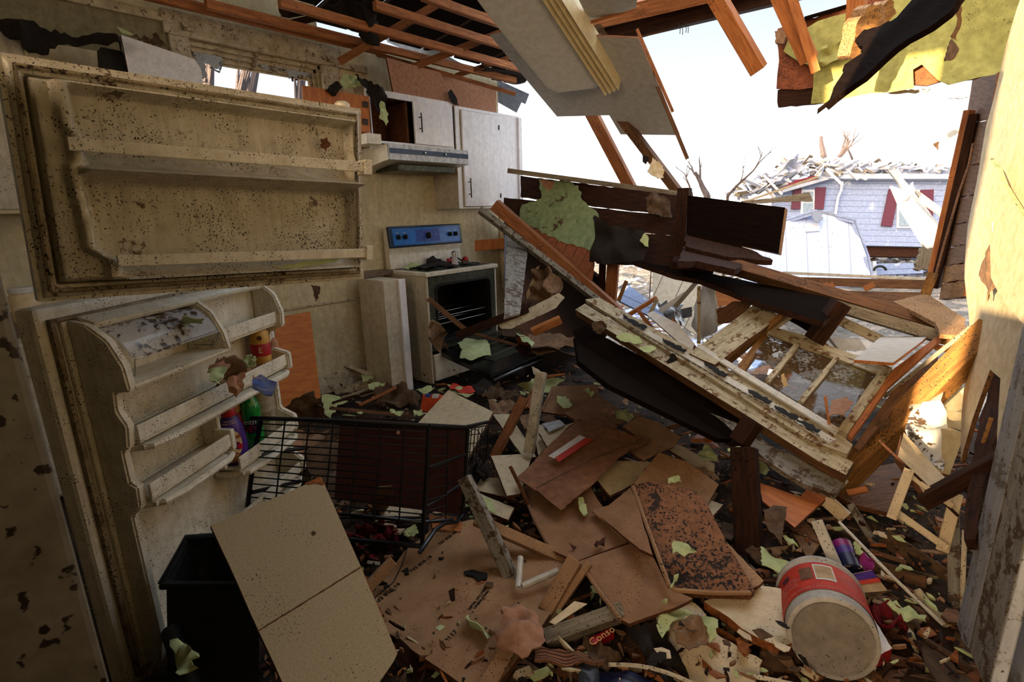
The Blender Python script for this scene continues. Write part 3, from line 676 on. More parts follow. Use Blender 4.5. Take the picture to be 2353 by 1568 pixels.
# ================================================================== REFRIGERATOR
fr = T('refrigerator', 'cream refrigerator at the left with both dirty doors flung open', 'refrigerator', (-1.2, -.3, 0))
bm = bmesh.new()
box_bm(-.84, -.8, -.68, .033, .06, 1.69, .008, bm); box_bm(-1.62, -1.58, -.68, .033, .06, 1.69, .008, bm)
box_bm(-1.59, -.81, -.675, -.64, .06, 1.69, .004, bm); box_bm(-1.59, -.81, -.675, .031, 1.65, 1.695, .006, bm)
box_bm(-1.59, -.81, -.675, .031, .055, .12, .006, bm); box_bm(-1.59, -.83, -.68, .02, 1.14, 1.2, .006, bm)
for v in bm.verts: v.co -= V((-1.2, -.3, 0))
new('cabinet_body', bm, 'enamel_shaded', Matrix.Translation((-1.2, -.3, 0)), fr)
BX('base_grille', -1.58, -.82, -.66, .02, .0, .06, 'oven_dark', fr)
for z in (.35, .6, .85, 1.42): BX('wire_shelf', -1.57, -.85, -.6, -.02, z, z+.008, 'chrome', fr)
# --- freezer door: a moulded height field between four corners
F0 = [pt(88, 694, ('X', -1.45)), pt(836, 641, ('X', -1.45)), pt(829, 250, ('X', -1.45)), pt(-12, 118, ('X', -1.45))]
FN = V((1, 0, 0))
def FP(u, v, w): return (F0[0]*(1-u)+F0[1]*u)*(1-v) + (F0[3]*(1-u)+F0[2]*u)*v + FN*w
def sst(a, b, x):
    t = min(1, max(0, (x-a)/(b-a))); return t*t*(3-2*t)
def fh(u, v):
    m = min(u, 1-u, v*.62, (1-v)*.62)           # distance to the edge in door widths
    if m < .012: return 0
    if m < .045: return .004 + .006*sin((m-.012)/.033*pi)
    if m < .052: return -.012
    h = .016 + .012*sst(.052, .06, m)
    # dike round the recesses
    lft = .115 + .012*sst(.55, .3, v) + .045*sst(.24, .16, v) + .012*sst(.57, .6, v)*sst(.74, .70, v)
    rgt = .955 - .012*sst(.60, .72, v)*sst(.75, .62, v)
    dl = u-lft; dr = rgt-u; dt = (.915-v)*.62; db = (v-.03)*.62
    ins = min(dl, dr, dt, db)
    h += .022*sst(-.03, -.012, ins)
    rec = sst(0, .022, ins)
    h -= rec*.062
    # ledges
    led = math.exp(-((v-.552)/.02)**2)*rec
    h += led*.085
    under = sst(.5, .56, v)*sst(.64, .575, v)*rec*.03
    h += under
    h += math.exp(-((v-.075)/.028)**2)*rec*.085
    h += math.exp(-((v-.12)/.03)**2)*rec*.03
    h += .004*noise.noise(V((u*6, v*4, 2)))
    return h
bm = bmesh.new(); NU, NV = 190, 130; g = []
for j in range(NV+1):
    g.append([bm.verts.new(FP(i/NU, j/NV, fh(i/NU, j/NV))) for i in range(NU+1)])
for j in range(NV):
    for i in range(NU): bm.faces.new([g[j][i], g[j][i+1], g[j+1][i+1], g[j+1][i]])
bk = [[bm.verts.new(FP(u, v, -.055)) for u, v in ((0, 0), (1, 0), (1, 1), (0, 1))]][0]
edges = [[g[0][i] for i in range(NU+1)], [g[j][NU] for j in range(NV+1)], [g[NV][i] for i in range(NU, -1, -1)], [g[j][0] for j in range(NV, -1, -1)]]
for k, e_ in enumerate(edges):
    bm.faces.new([bk[k]]+e_+[bk[(k+1) % 4]])
bm.faces.new(bk[::-1])
c0 = FP(.5, .5, 0)
for v in bm.verts: v.co -= c0
bmesh.ops.recalc_face_normals(bm, faces=bm.faces)
fz = new('freezer_door', bm, 'enamel_door', Matrix.Translation(c0), fr, smooth=True); fz['label'] = 'moulded inner side of the open freezer door, speckled with dirt'
def fbar(name, u0, v0, u1, v1, hh, w0, w1, mat='enamel_door'):
    bm = bmesh.new(); n = 14; R_ = []
    for i in range(n+1):
        t = i/n; u = u0+(u1-u0)*t; v = v0+(v1-v0)*t
        R_.append([bm.verts.new(FP(u, vv, ww)-c0) for vv, ww in ((v-hh, w0), (v-hh, w1), (v+hh, w1), (v+hh, w0))])
    for A, Bq in zip(R_, R_[1:]):
        for k in range(4): bm.faces.new([A[k], A[(k+1) % 4], Bq[(k+1) % 4], Bq[k]])
    bm.faces.new(R_[0][::-1]); bm.faces.new(R_[-1]); bmesh.ops.recalc_face_normals(bm, faces=bm.faces)
    bmesh.ops.bevel(bm, geom=[e for e in bm.edges if len(e.link_faces) == 2 and e.calc_face_angle(0) > .5], offset=.0015, segments=1, affect='EDGES')
    return new(name, bm, mat, Matrix.Translation(c0), fz)
fbar('door_rail', .10, .655, .965, .655, .027, .062, .07, 'enamel'); fbar('door_rail', .17, .17, .965, .165, .026, .062, .07, 'enamel')
fbar('rail_clip', .955, .655, .985, .655, .042, .03, .076, 'enamel'); fbar('rail_clip', .955, .165, .985, .165, .042, .03, .076, 'enamel')
gp = []
for a, b in (((.03, .045), (.97, .045)), ((.97, .045), (.97, .955)), ((.97, .955), (.03, .955)), ((.03, .955), (.03, .045))):
    gp += [FP(a[0]+(b[0]-a[0])*t/8, a[1]+(b[1]-a[1])*t/8, .012) for t in range(8)]
TU('door_gasket', gp+[gp[0]], .0055, 'gasket', fz, 6)
LA('hinge_cap', [(.022, 0), (.022, .012), (.015, .018)], 'enamel', Matrix.Translation(FP(.945, 1.0, -.03)), fz, 16)
S('mould_stain', [(738, 318), (752, 316), (760, 330), (750, 348), (738, 340)], ('X', -1.437), .002, 'core', parent=fz, jag=.004, step=.006)
# --- lower door
DO = V((-1.60, .10, 0)); dv = V((-.575, .818, 0)); dn = V((.818, .575, 0))
DMt = Matrix(((dv.x, dn.x*-1, 0, DO.x), (dv.y, dn.y*-1, 0, DO.y), (0, 0, 1, 0), (0, 0, 0, 1)))   # local: s, -w, t
def lb(n, s0, s1, w0, w1, t0, t1, mat='enamel', par=None, bev=.004): return BX(n, s0, s1, -w1, -w0, t0, t1, mat, par, bev, mw=DMt)
ld = lb('lower_door', 0, .82, -.055, 0, .08, 1.175, 'enamel', fr, .012)
ld['label'] = 'open lower refrigerator door with moulded shelves and bins'
def DP(s, t, w): return DO + dv*s + dn*w + V((0, 0, t))
def sprof(name, s0, s1, prof, mat='enamel', bev=.005):
    """prof: (w,t) outline extruded along s"""
    bm = bmesh.new(); a = [bm.verts.new((s0, -w_, t_)) for w_, t_ in prof]; b = [bm.verts.new((s1, -w_, t_)) for w_, t_ in prof]; n = len(prof)
    for i in range(n): bm.faces.new([a[i], a[(i+1) % n], b[(i+1) % n], b[i]])
    bm.faces.new(a[::-1]); bm.faces.new(b); bmesh.ops.recalc_face_normals(bm, faces=bm.faces)
    if bev: bmesh.ops.bevel(bm, geom=[e for e in bm.edges if e.calc_length() > .02 and e.calc_face_angle(0) > .3], offset=bev, segments=2, affect='EDGES')
    c = V(((s0+s1)/2, -prof[0][0], prof[0][1]))
    for v in bm.verts: v.co -= c
    return new(name, bm, mat, DMt @ Matrix.Translation(c), ld, smooth=True)
gp = [DP(s, t, .008) for s, t in ((.03, .11), (.03, .6), (.03, 1.14), (.4, 1.14), (.79, 1.14), (.79, .6), (.79, .11), (.4, .11), (.03, .11))]
TU('door_gasket', gp, .009, 'gasket', ld, 6)
lb('liner_back', .05, .80, 0, .012, .12, 1.135, 'enamel', ld)
# left dike: long side wall with stepped profile
sprof('liner_side', .062, .088, [(.01, .12), (.05, .12), (.07, .2), (.07, .60), (.10, .63), (.105, .69), (.085, .70), (.085, .79), (.105, .80), (.115, .86), (.095, .9), (.1, .95), (.145, .955), (.14, 1.02), (.11, 1.085), (.06, 1.125), (.01, 1.135)])
sprof('liner_side', .775, .80, [(.01, .12), (.06, .12), (.07, .33), (.13, .36), (.13, .41), (.08, .45), (.08, .52), (.12, .54), (.12, .60), (.06, .63), (.06, .78), (.13, .795), (.13, .86), (.06, .88), (.06, .94), (.12, .965), (.125, 1.02), (.10, 1.09), (.05, 1.13), (.01, 1.135)])
# dairy compartment
sprof('compartment_side', .425, .447, [(.01, .955), (.13, .95), (.15, .965), (.14, 1.02), (.11, 1.085), (.06, 1.125), (.01, 1.135)])
sprof('compartment_floor', .08, .43, [(.01, .955), (.145, .955), (.15, .968), (.14, .972), (.01, .968)])
sprof('compartment_roof', .08, .8, [(.01, 1.115), (.06, 1.11), (.07, 1.125), (.02, 1.14), (.01, 1.14)])
# clear lid
bm = bmesh.new(); r0 = []; r1 = []
for k in range(9):
    a = radians(85-62*k/8); w_ = .03+.115*cos(a); t_ = .985+.125*sin(a)
    r0.append((w_, t_))
for (w_, t_), dlt in list(zip(r0, [0]*9))+[((w_-.003, t_-.003), 0) for w_, t_ in r0[::-1]]: pass
o_ = r0+[(w_-.004, t_-.002) for w_, t_ in r0[::-1]]
a = [bm.verts.new((.1, -w_, t_)) for w_, t_ in o_]; b = [bm.verts.new((.41, -w_, t_)) for w_, t_ in o_]
for i in range(len(o_)): bm.faces.new([a[i], a[(i+1) % len(o_)], b[(i+1) % len(o_)], b[i]])
bm.faces.new(a[::-1]); bm.faces.new(b); bmesh.ops.recalc_face_normals(bm, faces=bm.faces)
lid = new('clear_lid', bm, 'clear_plastic', DMt, ld, smooth=True); lid['label'] = 'clear curved plastic lid of the dairy compartment'
TU('lid_rim', [DP(.1, 1.03, .14), DP(.41, 1.03, .14)], .003, 'clear_plastic', lid, 6)
TU('lid_wire', [DP(.1, 1.03, .14), DP(.1, .985, .13), DP(.1, .985, .05)], .0018, 'chrome', lid, 6)
TU('lid_wire', [DP(.41, 1.03, .14), DP(.41, .985, .12), DP(.41, .985, .05)], .0018, 'chrome', lid, 6)
LA('lid_pivot', [(.01, 0), (.01, .006), (.005, .008)], 'enamel', axis_frame(DP(.424, 1.0, .06), -dv), lid, 12)
# shelves: floor tray, upright rail, rounded lip below
def shelf(s0, s1, t, wd, rail=True, rh=.042, lip=True):
    lb('shelf_tray', s0, s1, .01, wd, t-.012, t, 'enamel', ld, .004)
    if rail:
        rl = lb('shelf_rail', s0-.005, s1+.005, wd, wd+.008, t, t+rh, 'enamel', ld, .002)
    if lip:
        e_ = .05
        P = [DP(s0, t-.028, .02), DP(s0+.005, t-.028, wd*.6), DP(s0+.03, t-.028, wd+.01), DP(s0+.09, t-.028, wd+.022)]+[DP(s0+.09+(s1-s0-.13)*k/4, t-.028, wd+.022) for k in range(1, 5)]+[DP(s1-.01, t-.028, wd+.01), DP(s1, t-.028, wd*.5)]
        TU('shelf_lip', P, .011, 'enamel', ld, 8)
        S('lip_plate', None, None, .012, 'enamel', parent=ld, pts=[DP(s0, t-.02, .015), DP(s0+.01, t-.02, wd), DP(s0+.08, t-.02, wd+.02), DP(s1-.03, t-.02, wd+.02), DP(s1, t-.02, .015)])
shelf(.09, .775, .812, .112)
shelf(.44, .79, .98, .095, lip=False)
shelf(.09, .41, .645, .112)
shelf(.44, .775, .545, .11)
shelf(.30, .775, .355, .11)
shelf(.09, .775, .16, .10, lip=False)
lb('divider', .415, .43, .01, .075, .55, .80, 'enamel', ld)
lb('rail_end', .405, .425, .06, .125, .63, .70, 'enamel', ld)
TU('liner_groove', [DP(.1, .652, .018), DP(.40, .652, .018)], .004, 'enamel', ld, 6); TU('liner_groove', [DP(.1, .818, .018), DP(.76, .818, .018)], .004, 'enamel', ld, 6)
def at(u, v, w):
    r = ray(u, v); t = ((DO+dn*w-CAM).dot(dn))/r.dot(dn); return CAM+r*t
# ------- things on the door shelves
def stand(u, v, w, t):
    p = at(u, v, w); s = (p-DO).dot(dv); return DP(s, t, w)
p = stand(604, 835, .06, .814); c = T('condiment_bottle', 'yellow condiment squeeze bottle with a red label on the upper door shelf', 'bottle', p); m_ = Matrix.Translation(p)
LA('bottle_body', [(.03, 0), (.034, .005), (.034, .03), (.032, .06), (.034, .09), (.034, .14), (.026, .15)], 'mustard', m_, c, 28)
LA('label_band', [(.0345, .055), (.035, .056), (.035, .1), (.0345, .101)], 'red_label', m_, c, 28)
LA('cap', [(.022, .15), (.024, .152), (.023, .172), (.01, .176), (.006, .185)], 'mustard_cap', m_, c, 24)
LA('round_emblem', [(.009, 0), (.009, .001)], 'core', axis_frame(p+V((.0325, -.012, .125)), V((.94, -.34, 0))), c, 16)
wrap_text('E', .03, 'cream_label', m_, c, .0352, a0=-.4, z0=.078)
p = stand(632, 845, .05, .814); c = T('small_bottle', 'small clear bottle with a white cap behind the condiment bottle', 'bottle', p); m_ = Matrix.Translation(p)
LA('bottle_body', [(.022, 0), (.024, .004), (.024, .085), (.013, .1), (.012, .105)], 'felt_pink', m_, c, 20); LA('cap', [(.014, .1), (.014, .12), (.012, .124)], 'white_print', m_, c, 18)
LA('label_band', [(.0243, .01), (.0246, .011), (.0246, .03), (.0243, .031)], 'red_plastic', m_, c, 20)
p = stand(540, 1040, .06, .547); c = T('creamer_bottle', 'purple creamer bottle with a red cap in the lower door bin', 'bottle', p); m_ = Matrix.Translation(p)
LA('bottle_body', [(.04, 0), (.044, .008), (.044, .07), (.04, .1), (.036, .13), (.026, .16), (.02, .17)], 'purple', m_, c, 32)
LA('neck_band', [(.031, .14), (.0315, .141), (.024, .165), (.0235, .166)], 'navy', m_, c, 32); LA('cap', [(.021, .168), (.023, .17), (.023, .2), (.018, .206)], 'red_plastic', m_, c, 28)
def patch(name, R0, a0, a1, z0, z1, mat, mw, par, rx=None):
    bm = bmesh.new(); n = 16; ca, cz = (a0+a1)/2, (z0+z1)/2
    ce = bm.verts.new((R0*cos(ca), R0*sin(ca), cz)); rg = []
    for k in range(n):
        t = 2*pi*k/n; a_ = ca+(a1-a0)/2*cos(t); z_ = cz+(z1-z0)/2*sin(t); rg.append(bm.verts.new((R0*cos(a_), R0*sin(a_), z_)))
    for k in range(n): bm.faces.new([ce, rg[k], rg[(k+1) % n]])
    return new(name, bm, mat, mw, par)
cA = -.4
patch('label_oval', .0452, cA-.75, cA+.75, .03, .13, 'cream_label', m_, c); patch('cup_picture', .0456, cA-.5, cA+.5, .012, .05, 'wood_orange', m_, c)
wrap_text('coffee', .026, 'red_plastic', m_, c, .0458, a0=cA, z0=.105); wrap_text('mate', .026, 'red_plastic', m_, c, .0458, a0=cA, z0=.08)
wrap_text('ITALIAN', .008, 'cream_label', m_, c, .0325, a0=cA, z0=.157); wrap_text('SWEET CREME', .007, 'cream_label', m_, c, .0325, a0=cA, z0=.148)
patch('red_seal', .0457, cA+.35, cA+.75, .055, .075, 'red_plastic', m_, c)
p = stand(588, 1020, .055, .547); c = T('soda_bottle', 'green plastic soda bottle with a green cap beside the purple bottle', 'bottle', p); m_ = Matrix.Translation(p)
LA('bottle_body', [(.03, 0), (.034, .006), (.034, .07), (.031, .09), (.034, .12), (.034, .15), (.026, .18), (.014, .2), (.013, .205)], 'green_bottle', m_, c, 32); LA('cap', [(.016, .203), (.016, .222), (.013, .225)], 'green_bottle', m_, c, 24)
patch('label_flash', .0352, cA-.8, cA+.7, .06, .11, 'navy', m_, c); wrap_text('mtn', .028, 'white_print', m_, c, .0356, a0=cA-.2, z0=.105); wrap_text('DEW', .034, 'red_plastic', m_, c, .0358, a0=cA, z0=.078)
p = stand(572, 985, .03, .547); c = T('red_bottle', 'red and clear bottle tilted behind the green and purple bottles', 'bottle', p)
LA('bottle_body', [(.03, 0), (.032, .01), (.032, .12), (.02, .15)], 'red_plastic', Matrix.Translation(p) @ Matrix.Rotation(.25, 4, 'X'), c, 20); LA('label_band', [(.0325, .05), (.0325, .1)], 'label_blue', Matrix.Translation(p) @ Matrix.Rotation(.25, 4, 'X'), c, 20)
LA('shoulder', [(.028, .15), (.022, .19), (.012, .2)], 'mustard', Matrix.Translation(p) @ Matrix.Rotation(.25, 4, 'X'), c, 20)
p = stand(614, 1000, .055, .547)
for k in range(5):
    q = p+V((0, 0, .05*k)); 
c = T('paper_cup_stack', 'tall dirty stack of paper cups in the corner of the lower door bin', 'paper cups', p); m_ = Matrix.Translation(p)
pr = [(.03, 0), (.04, .11)]
for k in range(5): pr += [(.042, .11+.03*k), (.043, .118+.03*k), (.041, .122+.03*k)]
LA('cup_bodies', pr, 'paper_cup', m_, c, 28); patch('round_mark', .0425, cA+.2, cA+.6, .075, .095, 'green_bottle', m_, c)
# scraps and wrapper on the shelf
def DS(*a, **k): return S(*a, **k)
S('felt_wad', None, None, .004, 'felt_light', 'brown roofing scraps heaped on the upper refrigerator door shelf', 'scrap', pts=[DP(.5, .83, .03), DP(.42, .85, .1), DP(.52, .83, .12), DP(.64, .84, .1), DP(.66, .88, .05), DP(.56, .90, .02)], jag=.012, curl=.03, step=.015)
S('felt_scrap', [(492, 830), (500, 822), (530, 838), (520, 850), (495, 862), (478, 845)], [('D', 1.66), ('D', 1.68), ('D', 1.66)], .003, 'felt_pink', 'upright brown shred at the left of the scraps on the door shelf', 'scrap', jag=.006, curl=.01)
S('paint_flake', [(478, 850), (512, 838), (520, 850), (505, 880), (485, 875)], [('D', 1.6), ('D', 1.64), ('D', 1.6)], .003, 'green_clean', 'green flake under the brown scraps on the door shelf', 'paint flake', jag=.006, curl=.01)
S('paint_flake', [(555, 825), (575, 816), (588, 822), (586, 842), (572, 845)], [('D', 1.72), ('D', 1.74), ('D', 1.72)], .003, 'green_clean', 'green flake beside the yellow condiment bottle', 'paint flake', jag=.005, curl=.01)
S('felt_scrap', [(525, 868), (562, 855), (560, 895), (545, 912), (528, 900)], [('D', 1.56), ('D', 1.6), ('D', 1.58)], .003, 'felt_pink', 'pinkish paper hanging over the rail of the door shelf', 'scrap', jag=.006, curl=.008)
wp = S('snack_wrapper', [(582, 868), (600, 862), (636, 880), (626, 908), (612, 906), (580, 886)], [('D', 1.62), ('D', 1.66), ('D', 1.66)], .008, 'foil', 'shiny blue and red foil pouch hanging off the door shelf', 'wrapper', edge='foil', jag=.002, curl=.004)
S('wrapper_print', [(588, 870), (604, 868), (612, 880), (598, 886)], [('D', 1.615), ('D', 1.645), ('D', 1.645)], .002, 'red_label', parent=wp); S('wrapper_print', [(606, 882), (626, 884), (620, 900), (606, 894)], [('D', 1.63), ('D', 1.65), ('D', 1.65)], .002, 'label_blue', parent=wp)
S('paint_flake', [(418, 728), (440, 732), (468, 734), (462, 744), (440, 742), (418, 742)], None or [('D', 1.42), ('D', 1.44), ('D', 1.45)], .002, 'green_paper', 'pale green flake lying on the clear dairy lid', 'paint flake', jag=.003, curl=.004)
S('green_leaf_scrap', [(618, 608), (650, 612), (690, 602), (745, 594), (780, 592), (770, 602), (700, 613), (640, 616)], ('X', -1.40), .003, 'green_clean', 'long green paper strip lying in the freezer door ledge', 'wallpaper', jag=.002, curl=.004)
# grey bin and pipe below the door
bn = T('plastic_bin', 'dark grey plastic bin under the refrigerator door, partly behind the cream board', 'bin', pt(480, 1450, .1))
bp = [pt(372, 1345, .42), pt(600, 1345, .42), pt(560, 1228, .50), pt(430, 1238, .50)]
bb = [pt(380, 1900, 0), pt(600, 1900, 0), pt(560, 1560, .0), pt(440, 1560, .0)]
def loft(name, loops, mat, par, cap=(True, True), smooth=False, bev=0, **k):
    bm = bmesh.new(); c = centre([p for l in loops for p in l]); L_ = [[bm.verts.new(p-c) for p in l] for l in loops]; n = len(loops[0])
    for A, Bq in zip(L_, L_[1:]):
        for i in range(n): bm.faces.new([A[i], A[(i+1) % n], Bq[(i+1) % n], Bq[i]])
    if cap[0]: bm.faces.new(L_[0][::-1])
    if cap[1]: bm.faces.new(L_[-1])
    bmesh.ops.recalc_face_normals(bm, faces=bm.faces)
    if bev: bmesh.ops.bevel(bm, geom=[e for e in bm.edges if len(e.link_faces) == 2 and e.calc_face_angle(0) > .3], offset=bev, segments=2, affect='EDGES')
    return new(name, bm, mat, Matrix.Translation(c), par, smooth=smooth, **k)
def inset(l, t, dz=0):
    c = centre(l); return [p.lerp(c, t)+V((0, 0, dz)) for p in l]
loft('bin_body', [bb, bp, inset(bp, .14), inset(bp, .2, -.08), inset(bp, .35, -.1)], 'bin_grey', bn, bev=.012, smooth=True)
TU('bin_rim', bp+[bp[0]], .012, 'bin_grey', bn, 8)
TU('grey_pipe', [pt(392, 1452, .34), pt(410, 1500, .33), pt(460, 1640, .3)], .022, 'bin_grey', n=14, label='dark grey pipe standing in front of the grey bin', cat='pipe')
S('paint_flake', [(396, 1478), (412, 1472), (432, 1484), (460, 1512), (440, 1518), (456, 1535), (430, 1542), (415, 1555), (400, 1530)], [('D', 1.0), ('D', 1.0), ('D', .98)], .003, 'green_clean', 'pale green paper stuck on the grey pipe at bottom left', 'paint flake', jag=.003, curl=.01)
# ================================================================== OVERHEAD WRECKAGE
cbp = [(1125, 80, 3.5), (1560, 310, 3.95), (1470, 88, 3.1)]
def plane3(a, px):
    p = [pt(u, v, ('D', d)) for u, v, d in a]; n = (p[1]-p[0]).cross(p[2]-p[0]); out = []
    for u, v in px:
        r = ray(u, v); out.append(CAM + r*((p[0]-CAM).dot(n)/r.dot(n)))
    return out
cbd = S('ceiling_board', None, None, .012, 'ceiling_board', 'grey ceiling board hanging down in front of the sky', 'ceiling board', edge='wood_lumber',
  pts=plane3(cbp, [(1125, 80), (1215, 190), (1280, 268), (1400, 265), (1426, 309), (1561, 311), (1520, 215), (1466, 88), (1160, 72)]))
B('edge_lath', (1464, 84, ('D', 3.08)), (1556, 308, ('D', 3.9)), 9, 10, 'wood_mid', 'brown lath along the right edge of the hanging ceiling board', 'lath')
B('edge_lath', (1478, 100, ('D', 3.12)), (1530, 220, ('D', 3.6)), 7, 10, 'wood_lumber', 'second short lath splitting off the hanging ceiling board', 'lath')
fx = T('fluorescent_fixture', 'fluorescent ceiling light with a ribbed diffuser hanging overhead', 'ceiling light', pt(1300, 60, ('D', 3.1)))
fxp = [(1125, 80, 3.25), (1271, 205, 3.7), (1420, 185, 3.55)]
pan = plane3(fxp, [(1056, -60), (1100, 0), (1176, 97), (1258, 198), (1284, 210), (1372, 200), (1380, 190), (1298, 70), (1216, -60)])
c0 = centre(pan); nn = area_n(pan); nn = nn if nn.dot(CAM-c0) > 0 else -nn
inn = [p.lerp(c0, .12)-nn*0 for p in pan]
loft('housing', [[p-nn*.06 for p in pan], pan, [p.lerp(c0, .03)+nn*.02 for p in pan], [p.lerp(c0, .12)+nn*.045 for p in pan]], 'pan_white', fx, bev=.006)
dif = plane3(fxp, [(1222, -60), (1388, 199), (1428, 182), (1282, -60)])
n_ = 4; bm = bmesh.new(); A0 = []; A1 = []
for k in range(n_*2+1):
    t = k/(n_*2); hgt = (.055 if 1 <= k <= n_*2-1 else .0) + (.028 if k % 2 else 0)
    A0.append(dif[0].lerp(dif[3], t)+nn*hgt); A1.append(dif[1].lerp(dif[2], t)+nn*hgt)
A0 += [dif[3]-nn*.05, dif[0]-nn*.05]; A1 += [dif[2]-nn*.05, dif[1]-nn*.05]
d_ = loft('ribbed_diffuser', [A0, A1], 'diffuser', fx); d_['label'] = 'cream ribbed diffuser'
S('ceiling_board', None, None, .012, 'ceiling_board', 'smaller grey ceiling board piece at the top of the picture', 'ceiling board', edge='wood_lumber', pts=plane3([(1330, 0, 2.9), (1465, 15, 3.0), (1355, 52, 3.2)], [(1300, -60), (1470, -60), (1462, 18), (1356, 52)]))
B('edge_lath', (1352, 52, ('D', 3.18)), (1466, 18, ('D', 3.0)), 7, 9, 'wood_lumber', 'lath under the small ceiling board at the top', 'lath')
B('roof_beam', (1385, 82, ('D', 3.5)), (1850, -30, ('D', 2.9)), 34, 50, 'wood_dark', 'dark broken roof beam crossing above the open sky', 'beam', rot=-8, broken=(.05, .1))
B('roof_beam', (1360, 50, ('D', 3.4)), (1760, -45, ('D', 2.9)), 36, 40, 'wood_lumber', 'upper reddish roof beam behind the small ceiling board', 'beam', rot=10)
B('splintered_lath', (1410, 98, ('D', 3.45)), (1600, 44, ('D', 3.2)), 14, 20, 'wood_mid', 'splintered lath stuck under the dark roof beam', 'lath', broken=(.08, .08), rot=20)
for k, (u, v) in enumerate(((1560, 60), (1566, 62), (1574, 57), (1579, 58))):
    TU('bent_nail', [pt(u, v-5, ('D', 3.2)), pt(u+3, v+8, ('D', 3.2)), pt(u+2, v+18, ('D', 3.22))], .0022, 'oven_dark', n=6, label='bent nails sticking down from the dark roof beam', cat='nail', grp='nails under the roof beam')
S('tar_paper', [(1362, 62), (1380, 55), (1395, 75), (1412, 95), (1388, 104), (1375, 92)], [('D', 3.3), ('D', 3.3), ('D', 3.35)], .004, 'felt_brown', 'brown paper hanging between the light and the dark roof beam', 'tar paper', jag=.006, curl=.01)
B('broken_rafter', (1625, -30, ('D', 2.6)), (1722, 136, ('D', 3.0)), 33, 34, 'wood_orange', 'single orange rafter ending in mid-air over the sky', 'rafter', rot=18)
B('broken_rafter', (1775, -40, ('D', 2.6)), (1848, 122, ('D', 2.9)), 36, 30, 'wood_orange', 'wider rafter of the touching pair left of the yellow wall panel', 'rafter', rot=12)
B('broken_rafter', (1812, -30, ('D', 2.55)), (1867, 142, ('D', 2.88)), 20, 20, 'wood_orange', 'narrower rafter of the touching pair left of the yellow wall panel', 'rafter', rot=0)
B('broken_rafter', (1967, -30, ('D', 2.5)), (1962, 60, ('D', 2.6)), 36, 30, 'wood_orange', 'upright rafter stub behind the black splintered beam', 'rafter', rot=15)
S('splintered_wood', [(1972, 50), (2000, 14), (2048, 0), (2060, 30), (2020, 80), (1985, 110), (1962, 136), (1950, 128)], [('D', 2.3), ('D', 2.3), ('D', 2.35)], .06, 'wood_gold', 'golden splintered wood chunk at the left of the black beam', 'wood chunk', edge='osb', jag=.012, curl=.012, step=.02)
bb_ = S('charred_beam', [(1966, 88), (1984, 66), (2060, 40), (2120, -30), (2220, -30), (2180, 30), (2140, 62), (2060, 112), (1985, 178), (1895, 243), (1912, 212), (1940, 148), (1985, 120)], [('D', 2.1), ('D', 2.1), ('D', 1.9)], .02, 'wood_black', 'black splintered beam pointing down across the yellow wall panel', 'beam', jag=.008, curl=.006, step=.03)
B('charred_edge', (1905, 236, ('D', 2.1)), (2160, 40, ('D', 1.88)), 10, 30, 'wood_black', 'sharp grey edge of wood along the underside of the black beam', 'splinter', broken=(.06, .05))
S('hanging_strip', [(2190, -10), (2210, -10), (2208, 60), (2196, 92), (2186, 88), (2200, 50)], [('D', 2.2), ('D', 2.2), ('D', 2.3)], .004, 'felt_light', 'tan strip dangling at the top right in front of the yellow panel', 'paper strip', jag=.004, curl=.01)
S('hanging_scrap', [(2188, 88), (2204, 112), (2192, 136), (2172, 140), (2178, 108)], [('D', 2.25), ('D', 2.25), ('D', 2.25)], .005, 'felt_brown', 'brown scrap dangling below the tan strip at top right', 'scrap', jag=.004)
# gable wall fragment
gw = T('gable_wall', 'large torn yellow-green papered wall fragment hanging at the top right', 'wall fragment', pt(2050, 120, ('Y', 3.6)))
S('plaster_board', [(1787, 66), (2000, -5), (2420, -110), (2330, 150), (2240, 182), (2060, 200), (1865, 202), (1784, 204), (1790, 140)], ('Y', 3.62), .02, 'panel_pattern', parent=gw, jag=.01, edge='core')
S('plaster_board', [(1787, 207), (1862, 196), (1905, 222), (1900, 236), (1788, 247)], ('Y', 3.63), .02, 'wood_dark', parent=gw, jag=.006)
S('yellow_paper', [(1812, 88), (1880, 50), (1955, 28), (2420, -110), (2330, 140), (2286, 172), (2250, 178), (2180, 196), (2155, 185), (2135, 165), (2118, 148), (2098, 160), (2100, 203), (2050, 212), (1995, 215), (1930, 228), (1900, 236), (1862, 238), (1868, 200), (1870, 152), (1842, 145), (1800, 118)], ('Y', 3.58), .006, 'olive_paper', parent=gw, jag=.008, curl=.012, edge='green_clean')
S('peeling_flap', [(1868, 122), (1890, 108), (1960, 88), (1968, 110), (1930, 135), (1900, 150), (1885, 152)], ('Y', 3.55), .004, 'olive_paper', parent=gw, jag=.006, curl=.02)
S('torn_corner', [(1780, 72), (1795, 65), (1808, 82), (1800, 100), (1782, 100)], ('Y', 3.56), .03, 'felt_light', parent=gw, jag=.006)
B('wall_top_batten', (1850, 42, ('Y', 3.6)), (1985, 3, ('Y', 3.6)), 8, 20, 'wood_black', 'black batten on the top edge of the yellow wall panel', 'batten')
S('hanging_siding', [(2038, 214), (2060, 207), (2138, 205), (2130, 212), (2060, 216)], ('Y', 3.7), .01, 'trim_white', 'white siding bits hanging under the yellow wall panel', 'siding scrap', jag=.004)
S('hanging_siding', [(2180, 226), (2200, 222), (2212, 200), (2254, 192), (2252, 215), (2215, 226)], [('D', 3.3)]*3, .008, 'cabinet_white', 'torn white siding scrap at the right end under the yellow panel', 'siding scrap', jag=.004)
